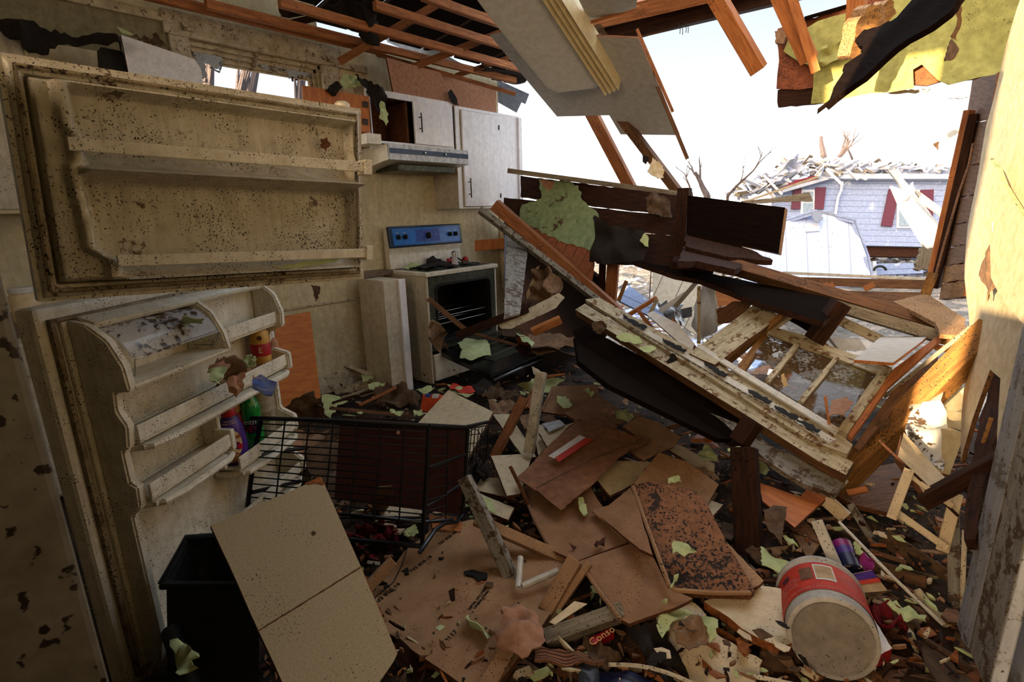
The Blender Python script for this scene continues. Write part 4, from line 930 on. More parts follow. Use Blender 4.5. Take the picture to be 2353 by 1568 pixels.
# hanging felt below the joists left
S('tar_paper', [(640, -10), (690, -10), (708, 24), (745, 30), (800, 45), (862, 52), (872, 88), (860, 102), (845, 96), (832, 72), (820, 60), (770, 42), (735, 40), (705, 32), (672, 30), (655, 45), (640, 20)], [('D', 3.1), ('D', 3.1), ('D', 3.3)], .006, 'felt_brown', 'large tattered tar paper hanging through the joists at top', 'tar paper', jag=.014, curl=.05, step=.03)
S('tar_paper', [(745, 20), (862, -10), (866, 50), (870, 95), (848, 103), (826, 92), (824, 60), (790, 40)], [('D', 3.15), ('D', 3.15), ('D', 3.3)], .006, 'felt_black', 'dark folded tar paper hanging beside the second joist', 'tar paper', jag=.01, curl=.06, step=.03)
S('blue_scrap', [(668, 0), (700, 10), (718, 34), (690, 30)], [('D', 3.2)]*3, .004, 'insulation', 'pale scrap showing between the tar paper and joist at top', 'scrap')
S('tar_paper', [(1095, 155), (1110, 150), (1180, 165), (1215, 180), (1200, 192), (1165, 194), (1130, 180)], 2.56, .01, 'felt_black', 'black roofing felt drooping over the ends of the joists', 'tar paper', jag=.012, curl=.02)
# rafters hanging on the outside behind the ceiling board
B('leaning_rafter', (1345, 240, ('D', 4.4)), (1441, 424, ('D', 4.0)), 25, 25, 'wood_lumber', 'rafter slanting from the ceiling board down to the fallen wall', 'rafter', rot=15)
B('leaning_rafter', (1445, 300, ('D', 4.3)), (1556, 446, ('D', 3.8)), 19, 22, 'wood_mid', 'thinner rafter with yellow insulation slanting to the wall post', 'rafter', rot=20)
S('insulation_scrap', [(1500, 362), (1524, 382), (1526, 408), (1510, 410), (1488, 395)], [('D', 3.9)]*3, .01, 'cream_label', 'yellow insulation scrap caught on the thinner rafter', 'insulation', jag=.006, curl=.01)
S('insulation_scrap', [(1476, 355), (1492, 362), (1484, 378), (1477, 372)], [('D', 4.0)]*3, .006, 'felt_black', 'black scrap caught on the thinner rafter', 'scrap', jag=.003)
# ================================================================== FALLEN FAR WALL
def dq(pts_): return [pt(u, v, ('D', d)) for u, v, d in pts_]
fw = T('fallen_wall', 'dark collapsed plank wall leaning behind the stove corner', 'wall fragment', pt(1400, 520, ('D', 4)))
wp3 = [(1198, 392, 4.5), (1578, 446, 3.8), (1548, 612, 3.75)]
ly = [403, 452, 500, 545]; ry = [452, 500, 545, 578, 612]
rows = [((1196, 404), (1580, 452), (1578, 498), (1196, 452)), ((1158, 454), (1577, 500), (1572, 542), (1156, 505)), ((1250, 516), (1572, 544), (1566, 578), (1300, 560)), ((1330, 560), (1566, 580), (1552, 612), (1370, 604))]
for k, r_ in enumerate(rows):
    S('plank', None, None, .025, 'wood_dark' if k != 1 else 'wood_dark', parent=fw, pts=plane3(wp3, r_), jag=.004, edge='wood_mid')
B('top_plate', (1194, 396, ('D', 4.48)), (1582, 448, ('D', 3.78)), 11, 40, 'wood_grey', parent=fw)
S('green_paper', None, None, .004, 'green_wall', parent=fw, jag=.012, curl=.01, pts=[p+(CAM-p).normalized()*.03 for p in plane3(wp3, [(1235, 408), (1262, 418), (1292, 412), (1330, 428), (1340, 462), (1375, 492), (1378, 530), (1362, 578), (1290, 555), (1240, 530), (1192, 508), (1200, 470), (1245, 457)])])
pn = S('wood_panelling', None, None, .008, 'panelling', parent=fw, pts=[p+(CAM-p).normalized()*.02 for p in plane3(wp3, [(1190, 503), (1364, 576), (1366, 608), (1358, 655), (1325, 632), (1262, 590), (1190, 545)])], edge='core_orange', jag=.006)
S('tar_paper', [(1366, 495), (1400, 522), (1440, 522), (1480, 530), (1492, 562), (1478, 600), (1440, 606), (1420, 602), (1395, 609), (1353, 600), (1362, 560)], [('D', 3.85), ('D', 3.8), ('D', 3.75)], .006, 'felt_black', 'black tar paper hanging in the middle of the fallen wall', 'tar paper', jag=.01, curl=.03)
S('tar_paper', [(1484, 452), (1505, 440), (1540, 462), (1545, 500), (1520, 498), (1490, 490)], [('D', 3.78)]*3, .005, 'felt_brown', 'brown bubbled paper on the fallen wall beside its post', 'tar paper', jag=.006, curl=.02)
S('paint_flake', [(1482, 535), (1490, 545), (1490, 568), (1482, 566), (1470, 552)], [('D', 3.68)]*3, .003, 'green_paper', 'yellowish flake on the fallen wall beside the black tar paper', 'paint flake', jag=.003)
S('tar_paper', [(1236, 410), (1265, 415), (1290, 425), (1262, 440), (1245, 420)], [('D', 4.3)]*3, .004, 'felt_pink', 'pinkish paper peeling at the top of the green wallpaper', 'wallpaper', jag=.005, curl=.01)
B('wall_post', (1569, 438, ('D', 3.66)), (1556, 612, ('D', 3.62)), 26, 26, 'wood_dark', 'upright post at the right end of the fallen wall', 'post', rot=18)
B('wall_stud', (1408, 605, ('D', 4.2)), (1400, 705, ('D', 4.1)), 26, 20, 'wood_lumber', 'reddish stud standing below the black tar paper', 'stud', rot=10)
B('wall_stud', (1385, 600, ('D', 4.25)), (1382, 690, ('D', 4.15)), 16, 30, 'wood_dark', 'dark stud directly left of the reddish stud', 'stud')
S('black_board', [(1580, 449), (1804, 477), (1789, 583), (1577, 537)], [('D', 3.5), ('D', 3.05), ('D', 3.05)], .05, 'wood_black', 'wide black board projecting right from the wall post', 'board', edge='wood_gold')
S('splintered_board', [(1575, 534), (1660, 549), (1720, 572), (1776, 598), (1740, 597), (1660, 588), (1576, 566)], [('D', 3.55), ('D', 3.4), ('D', 3.2)], .03, 'wood_dark', 'splintered dark board ending in points below the wide black board', 'board', jag=.01)
S('splintered_board', [(1573, 567), (1650, 585), (1704, 600), (1704, 612), (1690, 620), (1600, 600), (1560, 600)], [('D', 3.6), ('D', 3.4), ('D', 3.2)], .035, 'wood_dark', 'lowest stubby dark board under the wide black board', 'board', jag=.01)
B('short_block', (1550, 612, ('D', 3.5)), (1630, 632, ('D', 3.3)), 24, 40, 'wood_dark', 'short dark block lying at the foot of the wall post', 'block', rot=20)
S('dark_wall_planks', [(1158, 500), (1200, 520), (1380, 640), (1392, 775), (1250, 790), (1150, 770), (1152, 600)], [('D', 4.95), ('D', 4.8), ('D', 4.4)], .03, 'wood_dark', 'dark lower planks of the collapsed corner behind the slanting boards', 'planks', jag=.006)
# slanting boards in the corner
B('slanting_board', (1153, 516, ('D', 4.3)), (1392, 700, ('D', 3.5)), 12, 24, 'paint_grey', 'grey painted board slanting down from the right of the upper cabinets', 'board', rot=-20)
B('slanting_board', (1180, 512, ('D', 4.35)), (1400, 705, ('D', 3.55)), 26, 24, 'wood_lumber', 'reddish brown board slanting down beside the grey one', 'board', rot=15)
S('leaning_wallboard', [(1165, 535), (1190, 545), (1215, 560), (1195, 720), (1158, 730)], [('D', 4.6), ('D', 4.5), ('D', 4.3)], .01, 'paint_grey', 'grey panel leaning in the corner right of the stove', 'panel', jag=.002)
S('leaning_wallboard', [(1160, 525), (1182, 540), (1172, 620), (1158, 650)], [('D', 4.9)]*3, .01, 'siding_blue', 'pale blue-white panel glimpsed behind the grey corner panel', 'panel')
S('kraft_lump', [(1228, 620), (1262, 612), (1285, 640), (1288, 672), (1255, 692), (1222, 690), (1215, 660)], [('D', 4.0), ('D', 3.95), ('D', 3.9)], .03, 'felt_light', 'rounded tan lump of kraft paper beside the slanting boards', 'paper lump', jag=.01, curl=.08)
S('sunlit_scrap', [(1232, 615), (1240, 610), (1236, 650), (1222, 670), (1212, 690), (1210, 672)], [('D', 4.1)]*3, .01, 'cream_label', 'yellow lit sliver beside the tan kraft lump', 'scrap', jag=.004)
S('corner_rubble_sheet', [(1156, 680), (1190, 665), (1220, 700), (1200, 720), (1160, 715)], [('D', 4.0)]*3, .01, 'felt_brown', 'crumpled brown paper at the foot of the grey corner panel', 'paper', jag=.012, curl=.05)
S('white_plank', [(1140, 742), (1190, 722), (1284, 673), (1298, 684), (1278, 708), (1175, 756), (1152, 756)], [('D', 3.6), ('D', 3.6), ('D', 3.6)], .02, 'trim_white', 'white plank slanting up right of the oven door', 'plank', edge='trim_white', jag=.003)
B('orange_lath', (1225, 766, ('D', 3.4)), (1288, 738, ('D', 3.45)), 16, 20, 'wood_orange', 'short orange board with white edge below the white plank', 'board', rot=20)
B('charred_lath', (1055, 770, ('D', 3.55)), (1205, 712, ('D', 3.6)), 20, 16, 'wood_dark', 'charred lath lying from the oven mouth to the right', 'lath', broken=(.05, .08))
B('charred_lath', (1000, 700, ('D', 3.8)), (1055, 746, ('D', 3.6)), 12, 14, 'wood_mid', 'splinter sticking out of the open oven', 'splinter', broken=(.03, .04))
# ------------------------------------------------ fallen window unit
wu = T('fallen_window_frame', 'fallen window frame with dirty glass lying on the rubble right of centre', 'window', pt(1800, 900, ('D', 2.4)))
w3 = [(1340, 700, 3.45), (1945, 1045, 2.05), (2150, 760, 2.5)]
def W3(px, dz=0):
    P = plane3(w3, px); n = area_n(P); n = n if n.dot(CAM-P[0]) > 0 else -n
    return [p+n*dz for p in P]
S('slotted_rail', None, None, .03, 'old_paint', parent=wu, pts=W3([(1346, 694), (1378, 690), (1900, 985), (1958, 1030), (1945, 1052), (1860, 1020)], .02), edge='old_paint')
S('outer_rail', None, None, .05, 'old_paint', parent=wu, pts=W3([(1322, 712), (1344, 698), (1870, 1020), (1962, 1062), (1944, 1092), (1880, 1060), (1700, 945)], 0), edge='wood_mid')
S('vinyl_strip', None, None, .012, 'pvc_white', parent=wu, pts=W3([(1600, 812), (1612, 808), (1926, 1002), (1918, 1014)], .045), edge='white_bright')
S('vinyl_strip', None, None, .01, 'pvc_white', parent=wu, pts=W3([(1420, 738), (1432, 733), (1660, 868), (1920, 1022), (1905, 1030)], .03), edge='white_bright')
for k in range(34):
    t = .06+k*.0265; u0 = 1420+(1905-1420)*t; v0 = 745+(1030-745)*t
    S('vent_slot', None, None, .001, 'black_mark', parent=wu, pts=W3([(u0, v0), (u0+9, v0+5.4), (u0+9, v0+7), (u0, v0+1.6)], .036))
S('underside_board', None, None, .03, 'paint_grey', parent=wu, pts=W3([(1430, 800), (1700, 940), (1760, 990), (1945, 1080), (1925, 1110), (1850, 1085), (1760, 1030), (1640, 930)], -.07), jag=.006)
S('top_jamb', None, None, .03, 'wood_gold', parent=wu, pts=W3([(1688, 850), (1750, 768), (1765, 772), (1706, 858)], .0))
S('meeting_rail', None, None, .03, 'old_paint', parent=wu, pts=W3([(1752, 766), (1768, 758), (2046, 856), (2040, 872), (1990, 862)], .03), jag=.002)
S('right_stile', None, None, .03, 'old_paint', parent=wu, pts=W3([(2016, 866), (2048, 858), (2035, 880), (1945, 1012), (1924, 1000)], .035), jag=.002)
for a, b_ in (((1832, 800), (1762, 888)), ((1921, 832), (1838, 935))):
    S('muntin', None, None, .02, 'old_paint', parent=wu, pts=W3([(a[0]-5, a[1]), (a[0]+6, a[1]+3), (b_[0]+7, b_[1]+3), (b_[0]-5, b_[1]-2)], .035), jag=.002)
gl = [[(1762, 888), (1832, 805), (1918, 836), (1838, 935)], [(1838, 935), (1921, 836), (2020, 872), (1926, 995)], [(1735, 818), (1766, 776), (1830, 803), (1790, 852), (1765, 846)]]
for k, g_ in enumerate(gl):
    S('glass_pane', None, None, .003, 'sash_glass', parent=wu, pts=W3(g_, .022), edge='window_glass')
S('side_liner', None, None, .02, 'wood_orange', parent=wu, pts=W3([(2048, 862), (2154, 782), (2160, 792), (2040, 900), (1955, 1020), (1946, 1012)], .03))
S('side_liner', None, None, .02, 'wood_mid', parent=wu, pts=W3([(2050, 900), (2150, 812), (2156, 822), (1975, 1035), (1962, 1028)], .0))
B('grey_stick', (2188, 786, ('D', 2.3)), (2062, 888, ('D', 2.15)), 9, 9, 'wood_grey', 'thin grey stick over the right side of the fallen window', 'stick')
gb = B('window_header_beam', (2180, 838, ('D', 2.35)), (1930, 1090, ('D', 1.95)), 46, 60, 'wood_gold', 'thick golden beam along the right side of the fallen window', 'beam', rot=25, broken=(.02, .02))
S('felt_scrap', [(2020, 965), (2046, 962), (2046, 980), (2030, 992), (2012, 978)], [('D', 1.98)]*3, .003, 'felt_brown', 'brown scrap stuck on the thick golden beam', 'scrap', jag=.004)
S('felt_scrap', [(1910, 922), (1945, 912), (1962, 925), (1940, 952), (1905, 958)], None or [('D', 2.2), ('D', 2.2), ('D', 2.14)], .003, 'felt_pink', 'pinkish brown scrap lying on the dirty window glass', 'scrap', jag=.006, curl=.006)
B('glass_splinter_stick', (1898, 925, ('D', 2.18)), (1906, 978, ('D', 2.1)), 6, 5, 'wood_orange', 'small wood splinter on the window glass beside the pinkish scrap', 'splinter', broken=(.02, .02))
S('vinyl_scrap', [(1795, 862), (1802, 858), (1812, 885), (1800, 892)], [('D', 2.3)]*3, .003, 'cream_label', 'whitish crumb on the window glass', 'scrap', jag=.004)
S('black_shingle', [(1532, 830), (1545, 812), (1560, 822), (1592, 832), (1594, 850), (1566, 864), (1545, 848)], [('D', 2.75)]*3, .008, 'black_shingle', 'dark shingle lying across the outer rail of the fallen window', 'shingle', jag=.008, curl=.008)
for k, (sx_, sy_) in enumerate(((1455, 752), (1545, 806), (1640, 862), (1740, 925), (1800, 962), (1850, 992))):
    S('tar_smear', None, None, .004, 'black_mark', parent=wu, pts=W3([(sx_-22, sy_-14), (sx_+5, sy_-2), (sx_+34, sy_+14), (sx_+26, sy_+20), (sx_, sy_+6), (sx_-20, sy_-7)], .045), jag=.008, step=.015)
S('paint_flake', [(1415, 772), (1440, 764), (1470, 775), (1478, 788), (1455, 790), (1425, 782)], [('D', 3.0), ('D', 3.0), ('D', 2.95)], .003, 'green_paper', 'large yellow-green flake on the upper end of the fallen window rail', 'paint flake', jag=.004, curl=.004)
S('paint_flake', [(1470, 798), (1500, 792), (1510, 800), (1490, 812), (1476, 808)], [('D', 2.85), ('D', 2.85), ('D', 2.8)], .003, 'green_paper', 'smaller yellow-green flake below the large one on the window rail', 'paint flake', jag=.005, curl=.006)
S('felt_scrap', [(1360, 742), (1385, 738), (1396, 752), (1380, 768), (1362, 760)], [('D', 3.15)]*3, .003, 'felt_brown', 'brown scrap on the top left end of the fallen window rail', 'scrap', jag=.006, curl=.006)
# dark joist under the frame
B('dark_joist', (1325, 790, ('D', 3.2)), (1735, 1030, ('D', 2.3)), 70, .06, 'wood_black', 'long black joist lying under the fallen window frame', 'joist', px=False) if 0 else S('dark_joist', [(1316, 760), (1345, 748), (1720, 962), (1745, 1010), (1690, 1020), (1480, 908), (1330, 800)], [('D', 3.3), ('D', 3.3), ('D', 2.4)], .05, 'wood_black', 'long black joist lying under the fallen window frame', 'joist', jag=.006, edge='wood_dark')
B('joist_block', (1722, 965, ('D', 2.22)), (1690, 1012, ('D', 2.2)), 36, 40, 'wood_dark', 'block of dark wood nailed to the long black joist', 'block', rot=25)
# boards behind the window
S('painted_casing', [(1739, 696), (1792, 727), (1642, 838), (1583, 812)], [('D', 2.9), ('D', 2.75), ('D', 2.6)], .03, 'old_paint', 'wide cream painted casing board standing behind the fallen window', 'board', edge='wood_mid', jag=.004)
B('painted_casing', (1790, 728, ('D', 2.85)), (1660, 838, ('D', 2.68)), 14, 16, 'wood_gold', 'mouldy narrow strip along the wide cream casing board', 'strip', rot=20)
B('painted_casing', (1800, 735, ('D', 2.9)), (1700, 805, ('D', 2.75)), 20, 16, 'old_paint', 'second narrow painted strip beside the wide casing board', 'strip', rot=-20)
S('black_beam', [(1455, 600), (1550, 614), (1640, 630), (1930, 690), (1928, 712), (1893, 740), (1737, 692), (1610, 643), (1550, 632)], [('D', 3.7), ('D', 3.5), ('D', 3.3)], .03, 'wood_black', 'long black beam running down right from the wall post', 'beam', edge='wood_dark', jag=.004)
S('black_wedge', [(1735, 691), (1893, 738), (1880, 770), (1862, 766)], [('D', 3.2), ('D', 2.85), ('D', 2.85)], .02, 'wood_black', 'dark wedge of board under the right end of the long black beam', 'board', jag=.003)
B('block_stub', (1938, 704, ('D', 2.5)), (1880, 785, ('D', 2.48)), 34, 40, 'wood_dark', 'short stub of four-by-four on the end of the long black beam', 'block', rot=-25)
B('weathered_beam', (1700, 608, ('D', 3.2)), (2156, 742, ('D', 2.45)), 26, 40, 'wood_mid', 'weathered beam with a mouldy top edge above the fallen window', 'beam', rot=-30)
B('weathered_beam', (1920, 702, ('D', 2.75)), (2152, 770, ('D', 2.4)), 26, 24, 'wood_grey', 'grey beam directly below the weathered mouldy beam', 'beam', rot=-10)
B('painted_plank', (1925, 735, ('D', 2.9)), (2030, 785, ('D', 2.7)), 22, 16, 'old_paint', 'painted plank visible under the grey beam', 'plank')
S('white_wallboard', [(2024, 774), (2131, 773), (2118, 785), (2052, 834), (1962, 827)], [('D', 2.6), ('D', 2.5), ('D', 2.35)], .012, 'ceiling_board', 'clean light panel propped behind the fallen window beside the stub', 'panel', edge='wood_orange')
S('white_wallboard', [(1797, 757), (1866, 774), (1874, 800), (1810, 775)], [('D', 2.85)]*3, .012, 'melamine_grey', 'curved grey panel left of the short stub', 'panel', edge='wood_orange')
S('plywood_scrap', [(1868, 780), (1900, 790), (1962, 828), (1915, 822), (1880, 806)], [('D', 2.6)]*3, .01, 'wood_mid', 'brown triangular board under the short stub', 'board')
S('white_tray', [(1905, 774), (1975, 780), (1996, 806), (1930, 806)], [('D', 3.0)]*3, .03, 'white_bright', 'white tray seen between the stub and the propped panel', 'tray')
S('chipboard', [(2052, 693), (2129, 674), (2143, 684), (2219, 732), (2219, 772), (2160, 768), (2150, 742)], [.84, .86, .85], .02, 'osb', 'speckled chipboard sheet at the right end of the weathered beam', 'board', jag=.004)
S('dark_infill', [(1320, 775), (1420, 830), (1700, 1010), (1650, 1008), (1400, 885), (1330, 830)], [('D', 3.4), ('D', 3.3), ('D', 2.5)], .02, 'wood_black', 'black infill sheet behind the long black joist', 'boards')  # plain black sheet filling in behind the joist
# sill of the far right opening
B('far_sill', (1800, 627, ('D', 4.2)), (2160, 643, ('D', 3.6)), 7, 30, 'pvc_white', 'white sill edge along the bottom of the far opening', 'sill')
B('far_sill_board', (1780, 645, ('D', 4.15)), (2140, 655, ('D', 3.55)), 20, 20, 'wood_mid', 'brown board right under the white sill edge', 'board')
S('far_sill_board', [(1900, 668), (2120, 672), (2120, 700), (2040, 705)], [('D', 3.6)]*3, .02, 'wood_mid', 'second brown board lower under the far sill', 'board')
for u in (1903, 1995, 1890): B('sill_block', (u-8, 664, ('D', 3.5)), (u+12, 655, ('D', 3.5)), 14, 12, 'wood_lumber', 'small wood blocks on the board below the far sill', 'block', grp='sill blocks')
B('right_floor_board', (2155, 778, ('D', 2.5)), (2222, 792, ('D', 2.4)), 22, 14, 'wood_gold', 'sunlit board stub right of the weathered beam end', 'board')
B('right_floor_board', (2150, 798, ('D', 2.45)), (2220, 812, ('D', 2.35)), 14, 14, 'wood_orange', 'lower orange board stub right of the weathered beam end', 'board')
# ================================================================== RIGHT WALL
rw = T('right_stud_wall', 'stack of brown sheathing boards at the broken end of the right wall', 'wall fragment', pt(2200, 450, ('D', 3)))
ys = [(172, 168), (284, 272), (384, 372), (455, 442), (517, 505), (568, 555), (612, 600), (652, 640), (690, 680)]
def lx(y): return 2236-(y-172)*(2236-2158)/518
def rx_(y): return 2292-(y-172)*(2292-2212)/518
for k in range(8):
    y0, y1 = ys[k][0]+1, ys[k+1][0]-1
    S('sheathing_board', None, None, .04, 'wood_mid' if k < 6 else 'wood_gold', parent=rw, pts=dq([(lx(y0), y0, 3.0), (rx_(y0), y0-8, 2.6), (rx_(y1), y1-8, 2.6), (lx(y1), y1, 3.0)]), jag=.004, edge='wood_lumber')
B('corner_stud', (2216, 274, ('D', 2.95)), (2130, 660, ('D', 2.95)), 12, 26, 'wood_orange', 'sunlit orange stud at the left edge of the right wall', 'stud', rot=25)
B('corner_stud', (2232, 282, ('D', 2.9)), (2146, 660, ('D', 2.9)), 16, 40, 'wood_dark', 'dark stud just right of the sunlit orange stud', 'stud', rot=10)
TU('cable', [pt(2236, 330, ('D', 2.75)), pt(2226, 380, ('D', 2.75)), pt(2205, 440, ('D', 2.75)), pt(2170, 560, ('D', 2.75)), pt(2148, 640, ('D', 2.75))], .006, 'wood_mid', label='brown cable hanging down along the dark corner stud', cat='cable')
B('splintered_post', (2140, 640, ('D', 2.9)), (2122, 688, ('D', 2.85)), 20, 24, 'wood_gold', 'splintered post stump at the foot of the corner studs', 'post', broken=(.02, .03))
# wallboard with the torn face
WB = [(2338, 20, 2.1), (2218, 640, 2.35), (2520, 900, 1.1)]
wl = S('wall_right', None, None, .014, 'wall_right', pts=plane3(WB, [(2338, 20), (2362, -60), (2560, -200), (2560, 1500), (2300, 1130), (2300, 870), (2278, 850), (2218, 1065), (2217, 640), (2226, 520), (2262, 290), (2300, 150)]), edge='wood_mid', jag=.003, kind='structure', curl=.012)
def WBp(px, dz=0):
    P = plane3(WB, px); n = area_n(P); n = n if n.dot(CAM-P[0]) > 0 else -n
    return [p+n*dz for p in P]
S('arched_board', None, None, .012, 'wall_right', 'cream board with an arched top standing proud of the right wall', 'panel', pts=WBp([(2313, 362), (2335, 385), (2353, 425), (2420, 520), (2420, 760), (2350, 690), (2322, 640), (2318, 560)], .05), edge='green_wall')
S('switch_plate', None, None, .004, 'cream_label', 'small rectangular plate on the cream board on the right wall', 'switch plate', pts=WBp([(2320, 506), (2329, 510), (2329, 534), (2320, 530)], .056))
S('kraft_flap', None, None, .004, 'felt_light', 'brown paper flap torn out of the right wallboard', 'paper flap', pts=WBp([(2300, 558), (2312, 590), (2326, 642), (2310, 668), (2299, 694), (2291, 668), (2268, 624), (2284, 590)], .03), jag=.004, curl=.01)
S('torn_hole', None, None, .01, 'wood_dark', 'dark splintered hole behind the paper flap in the right wall', 'hole edge', pts=WBp([(2298, 520), (2316, 545), (2320, 600), (2306, 590)], .02), jag=.004)
S('broken_stud', [(2277, 852), (2300, 866), (2296, 960), (2268, 1092), (2240, 1240), (2215, 1240), (2225, 1120), (2245, 1000)], [('D', 1.95), ('D', 1.9), ('D', 1.75)], .04, 'wood_dark', 'reddish dark splintered stud in the gap below the right wallboard', 'stud', jag=.006)
TU('cable', [pt(2278, 960, ('D', 1.7)), pt(2255, 1030, ('D', 1.7)), pt(2246, 1075, ('D', 1.7)), pt(2240, 1120, ('D', 1.72))], .006, 'wood_gold', label='tan cable in the gap below the right wallboard', cat='cable')
B('dark_log', (2196, 1120, ('D', 1.75)), (2262, 1085, ('D', 1.5)), 34, 34, 'wood_dark', 'dark blunt timber sticking out of the gap in the right wall', 'timber', rot=20)
# jamb / leaning door
dg = T('leaning_door', 'grey painted door and jamb standing at the right edge', 'door', pt(2215, 1449, ('D', 1.5)))
fa = [pt(2196, 1449, ('D', 1.55)), pt(2212, 1446, ('D', 1.5)), pt(2232, 1449, ('D', 1.46)), pt(2292, 1490, ('D', 1.3)), pt(2420, 1500, ('D', 1.1))]
for p in fa: p.z = .12
for a, b_, m_, n_ in ((0, 1, 'door_grey', 'jamb_face'), (1, 2, 'door_grey', 'jamb_edge'), (2, 3, 'paint_grey', 'door_face')):
    A_, Bq = fa[a], fa[b_]; up = V((0, 0, 2.2)); off = (CAM-A_); off.z = 0; off = off.normalized()*(.012 if a == 1 else 0)
    S(n_, None, None, .03, m_, parent=dg, pts=[A_+off, Bq+off, Bq+off+up, A_+off+up], edge=m_)
dg2 = T('door_edge', 'blue-grey door edge at the very bottom right corner', 'door', pt(2320, 1560, ('D', .8)))
q0, q1 = pt(2292, 1572, ('D', .85)), pt(2400, 1600, ('D', .7)); 
q0 = pt(2295, 1568, ('D', .85)); q1 = pt(2420, 1640, ('D', .7)); z0 = min(q0.z, q1.z)-.35
S('edge_face', None, None, .03, 'door_grey', parent=dg2, pts=[V((q0.x, q0.y, z0)), V((q1.x, q1.y, z0)), V((q1.x, q1.y, 1.9)), V((q0.x, q0.y, 1.9))])
B('edge_strip', V((q0.x, q0.y, z0)), V((q0.x, q0.y, 1.9)), .016, .03, 'door_grey', px=False, parent=dg2)
# white units and film under the right wall
S('white_wallboard', [(2160, 876), (2219, 892), (2219, 992), (2172, 980)], [('D', 2.3)]*3, .015, 'wall_right', 'upper cream cabinet panel under the chipboard at the right', 'panel')
S('white_wallboard', [(2160, 975), (2217, 996), (2182, 1092), (2150, 1086)], [('D', 2.2)]*3, .015, 'wall_right', 'lower cream cabinet panel below the upper one at the right', 'panel')
S('plastic_film', [(2092, 935), (2130, 890), (2165, 870), (2172, 960), (2165, 1080), (2120, 1060), (2088, 1010)], [('D', 2.15), ('D', 2.2), ('D', 2.2)], .002, 'film', 'crumpled clear plastic film hanging behind the golden beam', 'plastic film', curl=.05, jag=.01)
S('fallen_cupboard', [(2077, 994), (2200, 1130), (2186, 1152), (2130, 1142), (2062, 1052)], [('D', 1.95), ('D', 1.75), ('D', 1.7)], .018, 'melamine', 'fallen cream cupboard door at the right in front of the plastic film', 'cupboard door', edge='core')
cf = T('open_cupboard_carcass', 'cream open cupboard frame lying below the fallen cupboard door', 'frame', pt(2120, 1200, ('D', 1.7)))
for a, b_, wd in (((2083, 1098), (2054, 1176), 20), ((2052, 1172), (2178, 1262), 16), ((2195, 1150), (2168, 1255), 24), ((2080, 1085), (2190, 1165), 12)):
    B('frame_rail', (*a, ('D', 1.75)), (*b_, ('D', 1.65)), wd, 16, 'melamine', parent=cf)
B('thin_rod', (2030, 1022, ('D', 1.85)), (2195, 1180, ('D', 1.6)), 6, 6, 'wood_dark', 'thin dark rod crossing the fallen cupboard door', 'rod')
# ================================================================== OUTSIDE
gb_ = bmesh.new(); NG = 60
gv = []
for j in range(NG+1):
    for i in range(NG+1):
        x = -22+44*i/NG; y = 4.3+36*(j/NG)**1.4
        gv.append(gb_.verts.new((x, y, -.75+.28*noise.noise(V((x*.8, y*.8, 1)))+.12*noise.noise(V((x*3, y*3, 5))))))
for j in range(NG):
    for i in range(NG): gb_.faces.new([gv[j*(NG+1)+i], gv[j*(NG+1)+i+1], gv[(j+1)*(NG+1)+i+1], gv[(j+1)*(NG+1)+i]])
ST('trim_5', gb_, 'ground', smooth=False).name = 'ground'
# neighbour house
HD = 12.0
hs = T('neighbour_house', 'pale blue storm-battered house with dark red shutters beyond the wreck', 'house', pt(2020, 570, ('D', HD)))
hp = [(1785, 450, HD+.6), (2330, 430, HD), (2330, 570, HD)]
def HW(px, dz=0, nrm=None):
    P = plane3(hp, px); n = area_n(P); n = n if n.dot(CAM-P[0]) > 0 else -n
    return [p+n*dz for p in P]
S('wall', None, None, .2, 'siding_blue', parent=hs, pts=HW([(1780, 412), (2340, 412), (2340, 572), (1780, 560)]))
S('foundation', None, None, .15, 'wood_dark', parent=hs, pts=HW([(1790, 560), (2340, 570), (2340, 592), (1790, 585)], -.1))
S('gutter', None, None, .15, 'gutter', parent=hs, pts=HW([(1870, 404), (2340, 408), (2340, 418), (1870, 416)], .2))
S('fascia', None, None, .12, 'red_fascia', parent=hs, pts=HW([(1790, 428), (1893, 402), (1895, 410), (1790, 440)], .2))
S('gutter', None, None, .12, 'gutter', parent=hs, pts=HW([(1790, 440), (1895, 411), (1895, 418), (1790, 448)], .2))
TU('downspout', HW([(1931, 420), (1929, 440), (1922, 455), (1915, 500), (1912, 570)], .08), .03, 'gutter', hs, 8)
for (a, b_, c_, d_) in ((1842, 1868, 440, 492), (2062, 2112, 440, 522)):
    f_ = S('window_frame', None, None, .06, 'gutter', parent=hs, pts=HW([(a-3, c_-3), (b_+3, c_-3), (b_+3, d_+3), (a-3, d_+3)], .03))
    S('pane', None, None, .02, 'pane', parent=f_, pts=HW([(a+2, c_+2), (b_-2, c_+2), (b_-2, (c_+d_)/2-1), (a+2, (c_+d_)/2-1)], .05)); S('pane', None, None, .02, 'pane', parent=f_, pts=HW([(a+2, (c_+d_)/2+2), (b_-2, (c_+d_)/2+2), (b_-2, d_-2), (a+2, d_-2)], .05))
for q_ in (((1822, 434), (1840, 434), (1836, 482), (1816, 482)), ((1872, 432), (1896, 432), (1890, 482), (1870, 482)), ((2040, 436), (2063, 436), (2047, 522), (2022, 520)), ((2112, 438), (2142, 437), (2140, 500), (2112, 500))):
    S('shutter', None, None, .03, 'shutter', parent=hs, pts=HW(q_, .06))
e0 = HW([(1870, 406), (2340, 410)], .25); r0_ = HW([(1900, 380), (2340, 388)], -1.6)
S('roof', None, None, .1, 'roof_shingle', parent=hs, pts=[e0[0], e0[1], r0_[1], r0_[0]])
